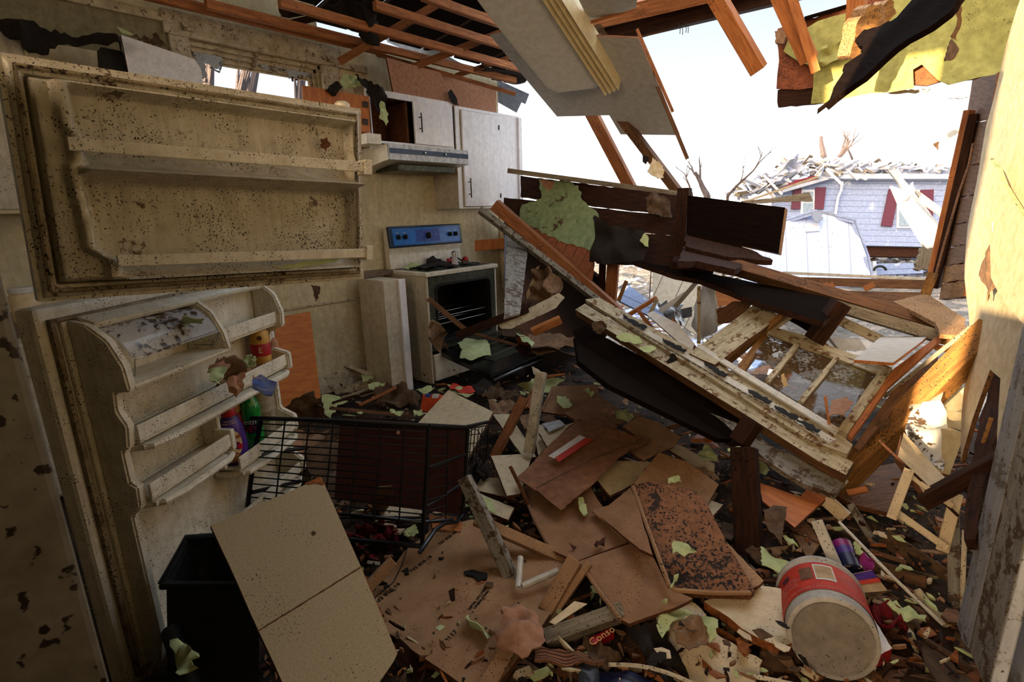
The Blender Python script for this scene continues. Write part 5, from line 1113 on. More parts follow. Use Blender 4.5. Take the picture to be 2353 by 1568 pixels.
for k in range(14):
    u = 1910+k*28; a = HW([(u, 406)], .27)[0] if 0 else e0[0].lerp(e0[1], k/14.+.03)+V((0, 0, .04)); b_ = r0_[0].lerp(r0_[1], k/14.+.03)+V((0, 0, .06))
    B('roof_batten', a, b_, .06, .05, 'gutter', px=False, parent=hs)
rnd = random.Random(5)
bm = bmesh.new()
for k in range(420):
    t = rnd.random(); u = 1690+t*490; top = 372+abs(u-1850)*.06 if u > 1800 else 400+(1800-u)*.28
    v = top+rnd.random()**1.5*(26 if u < 1990 else 12)
    d = HD+.2+rnd.random()*.8; p = pt(u, v, ('D', d)); L_ = rnd.uniform(.15, .7); ax = V((rnd.uniform(-1, 1), rnd.uniform(-.4, .4), rnd.uniform(-.35, .35))).normalized()
    mw = frame(p, ax, V((rnd.uniform(-1, 1), rnd.uniform(-1, 1), 1))); w_ = rnd.uniform(.03, .16); h_ = rnd.uniform(.015, .06)
    r_ = bmesh.ops.create_cube(bm, size=1)
    for vv in r_['verts']: vv.co = mw @ V((vv.co.x*L_, vv.co.y*w_, vv.co.z*h_))
    for f_ in {f for vv in r_['verts'] for f in vv.link_faces}: f_.material_index = rnd.choice((0, 0, 0, 1, 1, 2, 3))
new('roof_debris', bm, ['insulation', 'gutter', 'white_bright', 'wood_grey'], label='tangle of insulation and boards along the neighbour roof', cat='debris', kind='stuff')
S('crumpled_sheet', [(1800, 372), (1842, 368), (1856, 392), (1825, 402), (1795, 396)], [('D', HD-.2)]*3, .05, 'insulation', 'crumpled pale sheet on the left end of the neighbour roof', 'sheet', jag=.05, curl=.3)
B('roof_pole', (1885, 390, ('D', HD-.3)), (1912, 362, ('D', HD)), 3, 3, 'gutter', 'pale pole leaning on the neighbour roof beside the trunk', 'pole')
B('roof_pole', (1900, 390, ('D', HD-.5)), (1935, 424, ('D', HD-.4)), 6, 6, 'gutter', 'fallen gutter piece hanging over the neighbour eave', 'gutter')
B('fallen_branch', (1700, 468, ('D', HD-2)), (1840, 420, ('D', HD-1.5)), 5, 5, 'wood_grey', 'long fallen branch in front of the neighbour house corner', 'branch')
# broken trees
def branch(bm, p, d, L, r, dep, rnd, spread=.6):
    P = [p]; dd = d.copy(); n = 5
    for i in range(n):
        dd = (dd+V((rnd.uniform(-1, 1), rnd.uniform(-1, 1), rnd.uniform(-.6, .9)))*.16).normalized(); P.append(P[-1]+dd*L/n)
    tube_bm(P, r, 6, bm, r1=r*.45)
    if dep:
        for k in range(rnd.randint(2, 4)):
            i = rnd.randint(2, n); nd = (dd+V((rnd.uniform(-1, 1), rnd.uniform(-1, 1), rnd.uniform(-.5, .8)))*spread).normalized()
            branch(bm, P[i], nd, L*rnd.uniform(.45, .7), r*.45, dep-1, rnd, spread)
def tree(name, a, b, r, dep, label, seed, spread=.6, mat='tree_bark'):
    A_, Bq = pt(*a), pt(*b); bm = bmesh.new(); branch(bm, V((0, 0, 0)), (Bq-A_).normalized(), (Bq-A_).length, r, dep, random.Random(seed), spread); tube_bm([V((0, 0, -.9-A_.z)), V((.03, 0, (-.9-A_.z)/2)), V((0, 0, .01))], r*1.05, 6, bm)
    return new(name, bm, mat, Matrix.Translation(A_), label=label, cat='tree', smooth=True)
tree('broken_tree', (1893, 400, ('D', 16)), (1900, 303, ('D', 16)), .12, 0, 'snapped bare trunk standing behind the neighbour roof', 3)
tree('broken_tree', (1905, 400, ('D', 16)), (1948, 320, ('D', 16)), .09, 2, 'bare leaning branches right of the snapped trunk', 8, .5)
tree('broken_tree', (1972, 400, ('D', 15)), (1948, 345, ('D', 15)), .05, 3, 'small twiggy tree on the neighbour roof right of the trunk', 11, .5)
tree('broken_tree', (1625, 450, ('D', 9)), (1598, 395, ('D', 9)), .06, 2, 'curved bare branch against the sky left of the long twiggy one', 21, 1.1)
tree('broken_tree', (1672, 452, ('D', 9)), (1745, 378, ('D', 9)), .025, 3, 'long thin twiggy branch rising right against the sky', 14, .55, 'twig')
tree('broken_tree', (1590, 446, ('D', 9)), (1570, 400, ('D', 9)), .02, 3, 'fine twigs above the fallen wall behind the thinner rafter', 17, .8, 'twig')
tree('broken_tree', (1500, 440, ('D', 9)), (1480, 425, ('D', 9)), .012, 3, 'low fine twigs along the top of the fallen wall', 18, .9, 'twig')
# shed
SD = 8.0; sp3 = [(1740, 640, SD), (2005, 640, SD-.3), (1870, 486, SD)]
sh = T('garden_shed', 'white barn-shaped garden shed behind the black board', 'shed', pt(1870, 640, ('D', SD)))
def SW(px, dz=0):
    P = plane3(sp3, px); n = area_n(P); n = n if n.dot(CAM-P[0]) > 0 else -n
    return [p+n*dz for p in P]
gam = [(1700, 660), (1718, 600), (1755, 525), (1872, 488), (1962, 508), (1992, 590), (2006, 660)]
S('shed_front', None, None, .06, 'shed_white', parent=sh, pts=SW(gam))
for a, b_ in zip(gam[1:], gam[2:]):
    P = SW([a, b_], .06); B('roof_trim', P[0], P[1], .07, .09, 'siding_blue', px=False, parent=sh)
    Q_ = [P[0], P[1], P[1]+(P[1]-CAM).normalized()*2.2, P[0]+(P[0]-CAM).normalized()*2.2]
    if a[0] < 1960: S('roof_slope', None, None, .04, 'roof_shingle', parent=sh, pts=[P[0], P[1], P[1]+V((-.6, 2.2, 0)), P[0]+V((-.6, 2.2, 0))])
P = SW([(1848, 515), (1882, 513), (1882, 532), (1850, 534)], .02); S('vent', None, None, .02, 'gutter', parent=sh, pts=P)
S('torn_roofing', [(1866, 486), (1886, 488), (1892, 506), (1878, 512), (1868, 498)], [('D', SD-.15)]*3, .02, 'roof_shingle', parent=sh, jag=.02)
# trailer and ground litter
tr = T('utility_trailer', 'blue-grey utility trailer bed beside the shed', 'trailer', pt(2060, 640, ('D', 8.5)))
S('trailer_side', [(2012, 606), (2122, 604), (2122, 628), (2012, 632)], [('D', 8.5)]*3, .1, 'siding_blue', parent=tr); S('trailer_bed', [(2006, 600), (2014, 600), (2014, 640), (2006, 640)], [('D', 8.4)]*3, .1, 'gutter', parent=tr)
TU('wheel_arch', [pt(2022+14*cos(a), 622-10*sin(a), ('D', 8.35)) for a in [k*pi/8 for k in range(9)]], .02, 'oven_dark', tr, 6)
rnd = random.Random(9); bm = bmesh.new()
def litter(n, u0, u1, v0, v1, z, L0, L1, bm, mats, flat=.3):
    for k in range(n):
        u = rnd.uniform(u0, u1); v = rnd.uniform(v0, v1); r = ray(u, v); d = (z-H)/r.z if r.z < -.005 else 12
        p = CAM+r*min(max(d, 4.6), 14); L_ = rnd.uniform(L0, L1); ax = V((rnd.uniform(-1, 1), rnd.uniform(-1, 1), rnd.uniform(-flat, flat))).normalized()
        mw = frame(p, ax, V((rnd.uniform(-.5, .5), rnd.uniform(-.5, .5), 1))); w_ = L_*rnd.uniform(.08, .6); h_ = rnd.uniform(.01, .05)
        q = bmesh.ops.create_cube(bm, size=1)
        for vv in q['verts']: vv.co = mw @ V((vv.co.x*L_, vv.co.y*w_, vv.co.z*h_))
        mi = rnd.randrange(mats)
        for f_ in {f for vv in q['verts'] for f in vv.link_faces}: f_.material_index = mi
litter(260, 1980, 2170, 566, 645, -.6, .1, .5, bm, 5); litter(420, 1420, 1780, 600, 900, -.55, .08, .5, bm, 5)
new('yard_rubble', bm, ['insulation', 'white_bright', 'siding_blue', 'wood_mid', 'ground'], label='scattered building rubble on the ground of the yard', cat='rubble', kind='stuff')
# near outdoor pieces seen under the fallen wall
S('cream_siding', [(1498, 617), (1612, 655), (1600, 770), (1560, 745), (1512, 700), (1500, 680)], [('D', 5.2), ('D', 5.0), ('D', 4.9)], .03, 'siding_cream', 'sunlit cream grooved siding seen under the black beam', 'siding')
S('white_sheet', [(1622, 640), (1640, 668), (1648, 700), (1660, 745), (1640, 765), (1603, 782), (1585, 750), (1592, 690)], [('D', 3.5), ('D', 3.4), ('D', 3.4)], .01, 'white_bright', 'blazing white sheet standing behind the fallen window frame', 'sheet', curl=.03, jag=.004)
B('white_sheet_post', (1606, 660, ('D', 3.3)), (1606, 790, ('D', 3.25)), 8, 8, 'old_paint', 'narrow mouldy strip in front of the blazing white sheet', 'strip')
S('white_board', [(1485, 722), (1500, 715), (1560, 745), (1596, 790), (1590, 806), (1575, 800)], [('D', 3.3), ('D', 3.3), ('D', 3.1)], .012, 'white_bright', 'white board lying behind the rail of the fallen window', 'board', edge='wood_mid')
S('white_board', [(1420, 690), (1445, 655), (1490, 690), (1532, 732), (1500, 730)], [('D', 4.6), ('D', 4.8), ('D', 4.3)], .02, 'siding_blue', 'bluish panel lying outside left of the cream siding', 'panel')
B('outdoor_stick', (1422, 692, ('D', 4.2)), (1440, 646, ('D', 4.2)), 8, 9, 'wood_gold', 'upright yellow stick outside beside the reddish stud', 'stick', rot=10)
B('outdoor_stick', (1445, 725, ('D', 3.9)), (1510, 685, ('D', 3.8)), 9, 14, 'wood_orange', 'orange board of an open frame outside under the beam', 'board', rot=10)
B('outdoor_stick', (1510, 688, ('D', 3.8)), (1492, 724, ('D', 3.8)), 9, 10, 'old_paint', 'cream board meeting the orange one outside', 'board')
B('outdoor_stick', (1516, 716, ('D', 4.0)), (1568, 680, ('D', 4.1)), 12, 8, 'white_bright', 'white gutter length lying outside in front of the siding', 'gutter')
B('outdoor_stick', (1468, 716, ('D', 3.4)), (1496, 752, ('D', 3.3)), 9, 9, 'wood_lumber', 'short broken lath propped on the fallen window rail', 'lath')
B('outdoor_stick', (1552, 745, ('D', 3.3)), (1594, 796, ('D', 3.1)), 8, 9, 'wood_lumber', 'brown lath over the white board behind the window', 'lath')
B('outdoor_stick', (1556, 700, ('D', 3.9)), (1608, 640, ('D', 4.0)), 10, 12, 'wood_grey', 'grey stick leaning against the right of the cream siding', 'stick')
S('plaster_lath', [(1640, 655), (1720, 672), (1700, 700), (1650, 705)], [('D', 3.9)]*3, .02, 'wood_orange', 'sunlit brown board seen behind the black beam', 'board', jag=.006)
S('broken_plank', [(1645, 712), (1690, 692), (1738, 690), (1680, 740), (1650, 745)], [('D', 3.4), ('D', 3.3), ('D', 3.2)], .02, 'wood_mid', 'broken brown plank left of the wide casing board', 'plank', jag=.006)
S('dark_piece', [(1568, 710), (1590, 705), (1590, 728), (1572, 732)], [('D', 4.2)]*3, .05, 'bin_grey', 'small dark frame lying against the cream siding', 'frame')
S('wire_mesh_heap', [(1515, 700), (1545, 692), (1580, 712), (1585, 742), (1545, 745), (1520, 728)], [('D', 4.4)]*3, .02, 'metal_dirty', 'crumpled wire mesh at the foot of the cream siding', 'wire mesh', jag=.03, curl=.12)
# white leaning strips right
S('white_plank', [(2041, 391), (2056, 388), (2100, 440), (2160, 520), (2160, 540), (2108, 475)], [('D', 4.2)]*3, .015, 'white_bright', 'long narrow white strip leaning by the right wall', 'strip')
S('white_plank', [(2048, 427), (2078, 438), (2110, 472), (2160, 525), (2156, 600), (2128, 572), (2072, 482)], [('D', 4.0)]*3, .02, 'white_bright', 'broad white panel leaning under the narrow strips by the right wall', 'panel')
S('white_plank', [(2096, 430), (2118, 444), (2166, 480), (2166, 498), (2125, 470)], [('D', 4.1)]*3, .015, 'pvc_white', 'short white strip above the broad white panel', 'strip')
S('white_scrap', [(2090, 428), (2098, 418), (2102, 440), (2080, 460), (2072, 458)], [('D', 3.95)]*3, .01, 'white_print', 'small white scrap hanging on the narrow white strip', 'scrap', jag=.004)
S('grey_roofing', [(2117, 569), (2146, 569), (2140, 622), (2102, 618), (2108, 600)], [('D', 3.2)]*3, .02, 'wood_grey', 'grey board scrap hanging at the left of the corner studs', 'board', jag=.01)
S('siding_scrap', [(2126, 345), (2180, 305), (2206, 290), (2202, 306), (2160, 328)], [('D', 3.3)]*3, .006, 'pvc_white', 'thin siding strip sticking out left of the corner studs', 'siding scrap', jag=.004)
S('siding_scrap', [(2145, 330), (2158, 325), (2156, 345), (2148, 336)], [('D', 3.28)]*3, .004, 'felt_brown', 'brown crumb hanging from the thin siding strip', 'scrap', jag=.004)
S('vinyl_strip', [(1702, 462), (1782, 455), (1860, 442), (1868, 462), (1790, 464), (1715, 470)], [('D', 3.4)]*3, .008, 'wood_grey', 'perforated vinyl strip bridging right over the top of the wide black board', 'strip', jag=.002)
# torn trunks outside the left window
tw = [((478, 215, ('D', 7)), (478, 120, ('D', 7)), .12, 'twisted trunk at the left side of the window'), ((550, 225, ('D', 7)), (570, 160, ('D', 7)), .12, 'splintered trunk seen low in the middle of the window'), ((575, 235, ('D', 7.4)), (588, 145, ('D', 7.4)), .1, 'upright split trunk in the middle of the window'), ((690, 245, ('D', 7)), (692, 185, ('D', 7)), .1, 'trunk at the right side of the window')]
for k, (a, b_, r_, lb_) in enumerate(tw):
    A_, Bq = pt(*a), pt(*b_); A_ = A_+(A_-Bq)*((A_.z+.95)/max(.05, Bq.z-A_.z)); rnd2 = random.Random(30+k); bm = bmesh.new()
    P = [(A_.lerp(Bq, t/8)-A_)+V((rnd2.uniform(-1, 1), 0, 0))*.08 for t in range(9)]
    tube_bm(P, r_*1.2, 7, bm, r1=r_*.5)
    for q in range(5): tube_bm([P[-2], P[-1]+V((rnd2.uniform(-.2, .2), rnd2.uniform(-.1, .1), rnd2.uniform(0, .3)))], .04, 5, bm, r1=.005)
    new('broken_tree', bm, 'tree_bark', Matrix.Translation(A_), label=lb_, cat='tree', smooth=True)
SBX('trim_6', -16, -5, -12, 5, -1.0, -.8, 'ground').name = 'ground'
# ================================================================== RUBBLE ON THE FLOOR
bm = bmesh.new(); NX, NY = 90, 90; gv = []
for j in range(NY+1):
    for i in range(NX+1):
        x = -3.68+4.3*i/NX; y = -.2+4.4*j/NY
        z = .03+.05*(noise.noise(V((x*2.2, y*2.2, 3)))+.4)+.03*noise.noise(V((x*9, y*9, 7)))
        if x < -2.9 and y > 2.2: z = .015
        if x < -3.5: z = .015
        gv.append(bm.verts.new((x, y, max(z, .004))))
for j in range(NY):
    for i in range(NX): bm.faces.new([gv[j*(NX+1)+i], gv[j*(NX+1)+i+1], gv[(j+1)*(NX+1)+i+1], gv[(j+1)*(NX+1)+i]])
new('dirt_layer', bm, 'floor_dirt', label='dark layer of dirt and wet debris covering the floor', cat='dirt', kind='stuff', smooth=True)
def crumbs(name, n, reg, mats, L0, L1, seed, label, z0=.05, z1=.16, flat=.25):
    rnd = random.Random(seed); bm = bmesh.new()
    for k in range(n):
        while True:
            u = rnd.uniform(reg[0], reg[2]); v = rnd.uniform(reg[1], reg[3]); p = pt(u, v, rnd.uniform(z0, z1))
            if -3.6 < p.x < .2 and .2 < p.y < 4: break
        L_ = rnd.uniform(L0, L1)*(.5+rnd.random()); a = rnd.uniform(0, 2*pi); ax = V((cos(a), sin(a), rnd.uniform(-flat, flat))).normalized()
        mw = frame(p, ax, V((rnd.uniform(-.4, .4), rnd.uniform(-.4, .4), 1))); w_ = L_*rnd.uniform(.1, .55); h_ = rnd.uniform(.003, .012)
        n_ = rnd.randint(3, 6); top = []; bot = []
        for q in range(n_):
            aa = 2*pi*q/n_+rnd.uniform(-.3, .3); rr_ = rnd.uniform(.6, 1)
            top.append(bm.verts.new(mw @ V((cos(aa)*L_/2*rr_, sin(aa)*w_/2*rr_, h_)))); bot.append(bm.verts.new(mw @ V((cos(aa)*L_/2*rr_, sin(aa)*w_/2*rr_, 0))))
        mi = rnd.randrange(len(mats)); F_ = [bm.faces.new(top), bm.faces.new(bot[::-1])]
        for q in range(n_): F_.append(bm.faces.new([top[q], bot[q], bot[(q+1) % n_], top[(q+1) % n_]]))
        for f_ in F_: f_.material_index = mi
    bmesh.ops.recalc_face_normals(bm, faces=bm.faces)
    return new(name, bm, mats, label=label, cat='debris', kind='stuff')
crumbs('splinter_litter', 2600, (600, 820, 2250, 1568), ['wood_dark', 'wood_mid', 'felt_brown', 'hardboard', 'core_orange', 'felt_black', 'melamine', 'green_paper', 'wood_lumber'], .015, .08, 77, 'uncountable splinters, chips and crumbs strewn over the whole floor', .05, .13)
crumbs('shredded_litter', 420, (640, 820, 2250, 1568), ['felt_brown', 'wood_dark', 'felt_black', 'felt_light', 'wood_mid', 'core'], .1, .26, 78, 'larger torn shreds of felt and wood filling the gaps in the rubble', .03, .1, .5)
def board(label, px, zs, mat='hardboard', th=.012, edge='core', name='hardboard_sheet', cat='panel', jag=.0015, **k):
    return S(name, px, zs, th, mat, label, cat, edge=edge, jag=jag, **k)
def bead(par, px, zs, off, w_=.012, mat='hardboard'):
    """raised tongue along an edge of the panel"""
    P = plane_pts(px, zs) if not isinstance(px[0], V) else px
    return TU('edge_bead', P, w_, mat, par, 6)
# --- back of the room, left
B('louvre_slat', (785, 905, .06), (880, 868, .06), 22, 10, 'old_paint', 'grooved cream vent strip lying by the baseboard', 'vent', rot=10)
B('louvre_slat', (790, 920, .07), (862, 895, .07), 16, 10, 'old_paint', 'second grooved strip in front of the vent strip', 'vent', rot=10)
B('white_lath', (826, 851, .1), (902, 880, .1), 9, 10, 'trim_white', 'white lath pointing at the foot of the counter end panel', 'lath')
TU('drain_hose', [pt(868+16*cos(a), 834-22*sin(a), ('X', -3.6)) for a in [pi*(.6+k*.1) for k in range(11)]], .012, 'pvc_white', label='cream coiled hose beside the counter end panel', cat='hose')
S('tar_paper', [(640, 945), (705, 902), (722, 900), (748, 960), (742, 985), (680, 985), (630, 978)], [.3, .4, .4], .005, 'felt_brown', 'brown tar paper sheet leaning below the orange plywood', 'tar paper', jag=.01, curl=.04)
S('tar_paper', [(660, 990), (745, 985), (760, 1000), (745, 1040), (700, 1048), (670, 1030)], [.2, .22, .2], .005, 'felt_light', 'crumpled tan paper behind the left end of the cart', 'paper', jag=.01, curl=.05)
S('pink_cloth', [(645, 1015), (690, 1008), (703, 1040), (690, 1062), (662, 1072), (646, 1058)], [.25, .25, .2], .008, 'felt_pink', 'salmon pink panel behind the left end of the cart', 'panel')
S('tar_paper', [(700, 1050), (760, 1010), (790, 1030), (782, 1110), (760, 1150), (720, 1110)], [.18, .2, .2], .006, 'felt_brown', 'brown paper hanging inside the cart beside the maroon board', 'tar paper', jag=.01, curl=.05)
S('red_scrap', [(640, 1110), (685, 1095), (690, 1102), (672, 1120), (640, 1128)], .22, .01, 'red_plastic', 'red plastic scrap seen between shelf and cream board', 'scrap')
S('paint_flake', [(740, 915), (770, 905), (800, 925), (775, 935), (760, 960), (745, 950)], [.13, .13, .12], .003, 'green_paper', 'crumpled green wallpaper left of the grooved vent strips', 'wallpaper', jag=.006, curl=.02)
S('paint_flake', [(846, 886), (870, 880), (892, 882), (870, 898), (852, 900)], .14, .003, 'green_paper', 'green flake lying on the grooved vent strips', 'paint flake', jag=.005, curl=.015)
S('paint_flake', [(828, 858), (850, 850), (858, 868), (835, 878)], .12, .003, 'green_paper', 'dull green scrap beside the white lath at the wall', 'paint flake', jag=.005, curl=.01)
S('tar_paper', [(860, 905), (890, 882), (930, 888), (965, 915), (960, 935), (900, 935), (862, 925)], [.16, .2, .18], .005, 'felt_brown', 'dark brown felt sheet in front of the counter end panel', 'tar paper', jag=.01, curl=.05)
S('tar_paper', [(1085, 880), (1120, 868), (1150, 885), (1140, 900), (1095, 905)], [.2, .2, .18], .005, 'felt_black', 'black felt scrap in front of the oven drawer', 'tar paper', jag=.01, curl=.03)
S('tar_paper', [(1105, 905), (1145, 890), (1185, 898), (1192, 920), (1150, 925)], [.22, .22, .2], .006, 'felt_brown', 'curled brown felt right of the black felt scrap', 'tar paper', jag=.01, curl=.05)
S('tar_paper', [(1120, 925), (1165, 920), (1190, 930), (1160, 955), (1130, 952)], [.2, .2, .18], .005, 'felt_light', 'greyish brown paper between the cream board and the upright white post', 'paper', jag=.01, curl=.02)
S('printed_bag', [(1040, 882), (1075, 888), (1092, 895), (1085, 903), (1050, 900), (1030, 890)], .2, .004, 'red_print', 'red and orange printed packet in front of the oven drawer', 'packet', jag=.003, curl=.01)
S('paint_flake', [(1028, 884), (1050, 890), (1090, 908), (1075, 912), (1040, 905)], .19, .003, 'green_paper', 'long green flake under the red printed packet', 'paint flake', jag=.006, curl=.012)
S('kraft_sheet', [(1222, 812), (1260, 800), (1325, 795), (1332, 830), (1322, 866), (1290, 880), (1215, 884), (1200, 858)], [.32, .36, .3], .006, 'felt_brown', 'large brown felt sheet right of the oven door', 'tar paper', jag=.01, curl=.06)
S('kraft_sheet', [(1215, 775), (1262, 762), (1318, 778), (1322, 798), (1268, 805), (1222, 808)], [.36, .38, .36], .006, 'felt_light', 'greyish tan felt sheet above the large brown one by the oven door', 'tar paper', jag=.008, curl=.03)
S('kraft_sheet', [(1330, 795), (1350, 800), (1420, 852), (1440, 880), (1390, 878), (1335, 832)], [.4, .4, .3], .006, 'felt_pink', 'reddish brown sheet in the shade under the black joist', 'tar paper', jag=.008, curl=.02)
S('green_flake', [(1050, 792), (1072, 776), (1105, 780), (1120, 788), (1130, 812), (1110, 812), (1072, 825), (1056, 815), (1064, 804)], [.34, .35, .34], .003, 'green_clean', 'large pale green wallpaper piece lying on the open oven door', 'wallpaper', jag=.005, curl=.03)
S('felt_scrap', [(1186, 780), (1195, 772), (1216, 778), (1214, 806), (1192, 806)], [.34, .38, .36], .004, 'ply_orange', 'orange brown scrap standing on the open oven door', 'scrap', jag=.005, curl=.01)
S('green_flake', [(1186, 765), (1205, 768), (1228, 790), (1222, 795), (1200, 782)], .37, .003, 'green_clean', 'green sliver behind the orange scrap on the oven door', 'paint flake', jag=.004, curl=.012)
S('felt_scrap', [(1140, 762), (1165, 750), (1205, 758), (1195, 772), (1160, 772)], .36, .004, 'felt_brown', 'dark felt scrap at the far end of the oven door', 'scrap', jag=.006, curl=.015)
B('wood_strip', (1095, 768, .36), (1172, 790, .35), 7, 6, 'wood_mid', 'thin wood strip lying across the oven door', 'strip')
S('felt_wad', [(990, 778), (1004, 770), (1012, 758), (1026, 762), (1030, 775), (1024, 798), (1000, 800)], [('D', 3.55), ('D', 3.6), ('D', 3.55)], .02, 'felt_light', 'crumpled tan wad at the left hinge of the oven door', 'paper wad', jag=.012, curl=.06)
S('green_flake', [(1190, 884), (1228, 870), (1285, 868), (1302, 872), (1282, 885), (1262, 902), (1232, 905)], [.32, .34, .32], .003, 'green_paper', 'curled green wallpaper behind the upright white post', 'wallpaper', jag=.006, curl=.03)
S('felt_scrap', [(1060, 1080), (1100, 1060), (1125, 1075), (1110, 1095), (1080, 1100)], .2, .02, 'felt_black', 'tangle of black cloth right of the cart', 'cloth', jag=.012, curl=.05)
TU('black_hose', [pt(1075, 1065, .2), pt(1090, 1050, .22), pt(1106, 1068, .24), pt(1098, 1085, .22), pt(1112, 1098, .2)], .014, 'felt_black', label='short black hose knotted beside the small wire basket', cat='hose', n=10)
# --- cream boards
b_ = board('cream board speckled with soot lying behind the cart', [(1030, 897), (1133, 947), (1072, 1062), (958, 975)], [.26, .24, .16], 'melamine', .016, name='cream_board', cat='board')
ob_ = T('carton', 'orange red printed carton behind the cream board', 'carton', pt(988, 928, .2))
P = [pt(972, 906, .27), pt(1013, 907, .27), pt(1000, 948, .17), pt(965, 946, .17)]
S('box', None, None, .05, 'orange_box', parent=ob_, pts=P, edge='orange_box')
S('label_patch', None, None, .001, 'white_print', parent=ob_, pts=[P[0].lerp(P[1], .55)+V((0, 0, .004)), P[0].lerp(P[1], .95)+V((0, 0, .004)), P[3].lerp(P[2], .9).lerp(P[0].lerp(P[1], .9), .75)+V((0, 0, .004)), P[3].lerp(P[2], .55).lerp(P[0].lerp(P[1], .55), .75)+V((0, 0, .004))])
S('blue_patch', None, None, .001, 'label_blue', parent=ob_, pts=[P[0].lerp(P[1], .15)+V((0, 0, .004)), P[0].lerp(P[1], .45)+V((0, 0, .004)), P[0].lerp(P[1], .45).lerp(P[3].lerp(P[2], .45), .2)+V((0, 0, .004)), P[0].lerp(P[1], .15).lerp(P[3].lerp(P[2], .15), .2)+V((0, 0, .004))])
board('long white board partly under the dark red plank', [(1132, 952), (1172, 952), (1232, 1050), (1205, 1055)], [.2, .2, .15], 'melamine', .016, name='cream_board', cat='board')
board('white board left of the flattened cardboard under the upright post', [(1226, 985), (1246, 975), (1275, 1035), (1238, 1052)], [.19, .2, .16], 'melamine', .016, name='cream_board', cat='board')
board('white board with dark chips beside the mirror strip', [(1238, 994), (1316, 972), (1330, 982), (1300, 1000), (1258, 1027)], [.22, .22, .22], 'melamine', .016, name='cream_board', cat='board')
S('mirror_strip', [(1246, 974), (1286, 965), (1299, 976), (1262, 992)], .24, .008, 'metal_dirty', 'small silvery strip lying on the white boards', 'strip', jag=.002)
board('square white board with dark chips right of the small wire basket', [(1128, 1048), (1225, 1042), (1195, 1135), (1165, 1140)], [.22, .2, .18], 'melamine', .016, name='cream_board', cat='board')
board('white board under the square one beside the black cloth', [(1075, 1100), (1148, 1098), (1168, 1138), (1190, 1150), (1100, 1128)], [.14, .14, .13], 'melamine', .014, name='cream_board', cat='board')
board('white board with a green stripe left of the big dark hardboard', [(1070, 1150), (1092, 1130), (1182, 1168), (1168, 1195), (1090, 1165)], [.16, .16, .15], 'melamine', .014, name='cream_board', cat='board')
S('paint_flake', [(1098, 1140), (1128, 1148), (1142, 1182), (1108, 1168)], .172, .002, 'green_paper', 'green patch lying on the white board at the head of the long grey bar', 'paint flake', jag=.004)
board('white board under the lower end of the cart', [(862, 1160), (975, 1172), (975, 1195), (880, 1198)], [.1, .1, .09], 'melamine', .014, name='cream_board', cat='board')
board('broad cream board under the cardboard fold', [(1365, 1096), (1403, 1058), (1495, 1062), (1456, 1112), (1402, 1140)], [.2, .22, .2], 'melamine', .016, name='cream_board', cat='board')
board('white board under the right corner of the orange hardboard', [(1528, 1028), (1556, 1020), (1642, 1066), (1640, 1092), (1600, 1075)], [.2, .2, .18], 'melamine', .014, name='cream_board', cat='board')
board('small white board corner left of the upright dark block', [(1624, 1148), (1662, 1160), (1640, 1185), (1628, 1178)], .16, 'melamine', .014, name='cream_board', cat='board')
board('white board corner under the black joist', [(1500, 972), (1548, 990), (1540, 1002), (1510, 985)], .2, 'melamine', .012, name='cream_board', cat='board')
# upright post and red plank
up_ = T('upright_post', 'narrow white speckled post standing up in the rubble', 'post', pt(1212, 1040, .14))
B('post', (1240, 860, ('D', 2.58)), (1212, 1040, ('D', 2.42)), 22, 20, 'trim_white', parent=up_, rot=20)
S('bracket', [(1222, 842), (1238, 850), (1250, 862), (1244, 884), (1236, 884), (1236, 866), (1226, 860)], [('D', 2.56)]*3, .012, 'pvc_white', parent=up_)
B('splintered_tip', (1246, 867, ('D', 2.58)), (1284, 862, ('D', 2.66)), 6, 6, 'wood_lumber', parent=up_, broken=(.01, .03))
B('red_plank', (1186, 948, .24), (1150, 1020, .2), 22, 18, 'wood_lumber', 'splintered dark red plank pointing down beside the upright post', 'plank', rot=10, broken=(.02, .03))
S('curled_bark', [(1200, 912), (1222, 900), (1236, 925), (1222, 945), (1202, 940)], .25, .005, 'wood_lumber', 'curled reddish wood sheet left of the upright post', 'veneer', jag=.006, curl=.03)
S('felt_scrap', [(1192, 955), (1218, 945), (1232, 958), (1222, 980), (1205, 985)], .22, .004, 'felt_light', 'tan scrap at the left of the upright post', 'scrap', jag=.006, curl=.012)
# --- hardboard panels
h = board('upper reddish hardboard panel nearest the stove', [(1242, 946), (1268, 888), (1374, 884), (1376, 916), (1328, 936), (1296, 954)], [.24, .3, .3], name='hardboard_sheet')
bead(h, [(1246, 944), (1270, 892)], [.245, .305], 0, .006)
h = board('hardboard panel behind the cardboard carrying a green flake', [(1296, 950), (1378, 912), (1422, 940), (1472, 953), (1425, 975), (1340, 975)], [.27, .28, .26])
h = board('orange brown hardboard panel with a double edge right of the cardboard', [(1430, 980), (1468, 957), (1508, 969), (1564, 1004), (1548, 1026), (1478, 1058), (1445, 1037), (1480, 1015)], [.28, .29, .27], 'hardboard_light')
bead(h, [(1478, 1056), (1546, 1025), (1562, 1006)], [.262, .262, .27], 0, .006, 'hardboard_light')
h = board('big dark brown hardboard panel left of centre under the cardboard', [(1196, 1118), (1354, 1112), (1374, 1150), (1388, 1168), (1440, 1248), (1325, 1290), (1262, 1262)], [.17, .2, .2])
bead(h, [(1200, 1124), (1228, 1195), (1262, 1258)], [.18, .175, .175], 0, .007)
h = board('tan hardboard panel behind the sooty one on the right', [(1456, 1112), (1514, 1040), (1580, 1062), (1652, 1114), (1624, 1162), (1560, 1140)], [.24, .28, .25], 'hardboard_light')
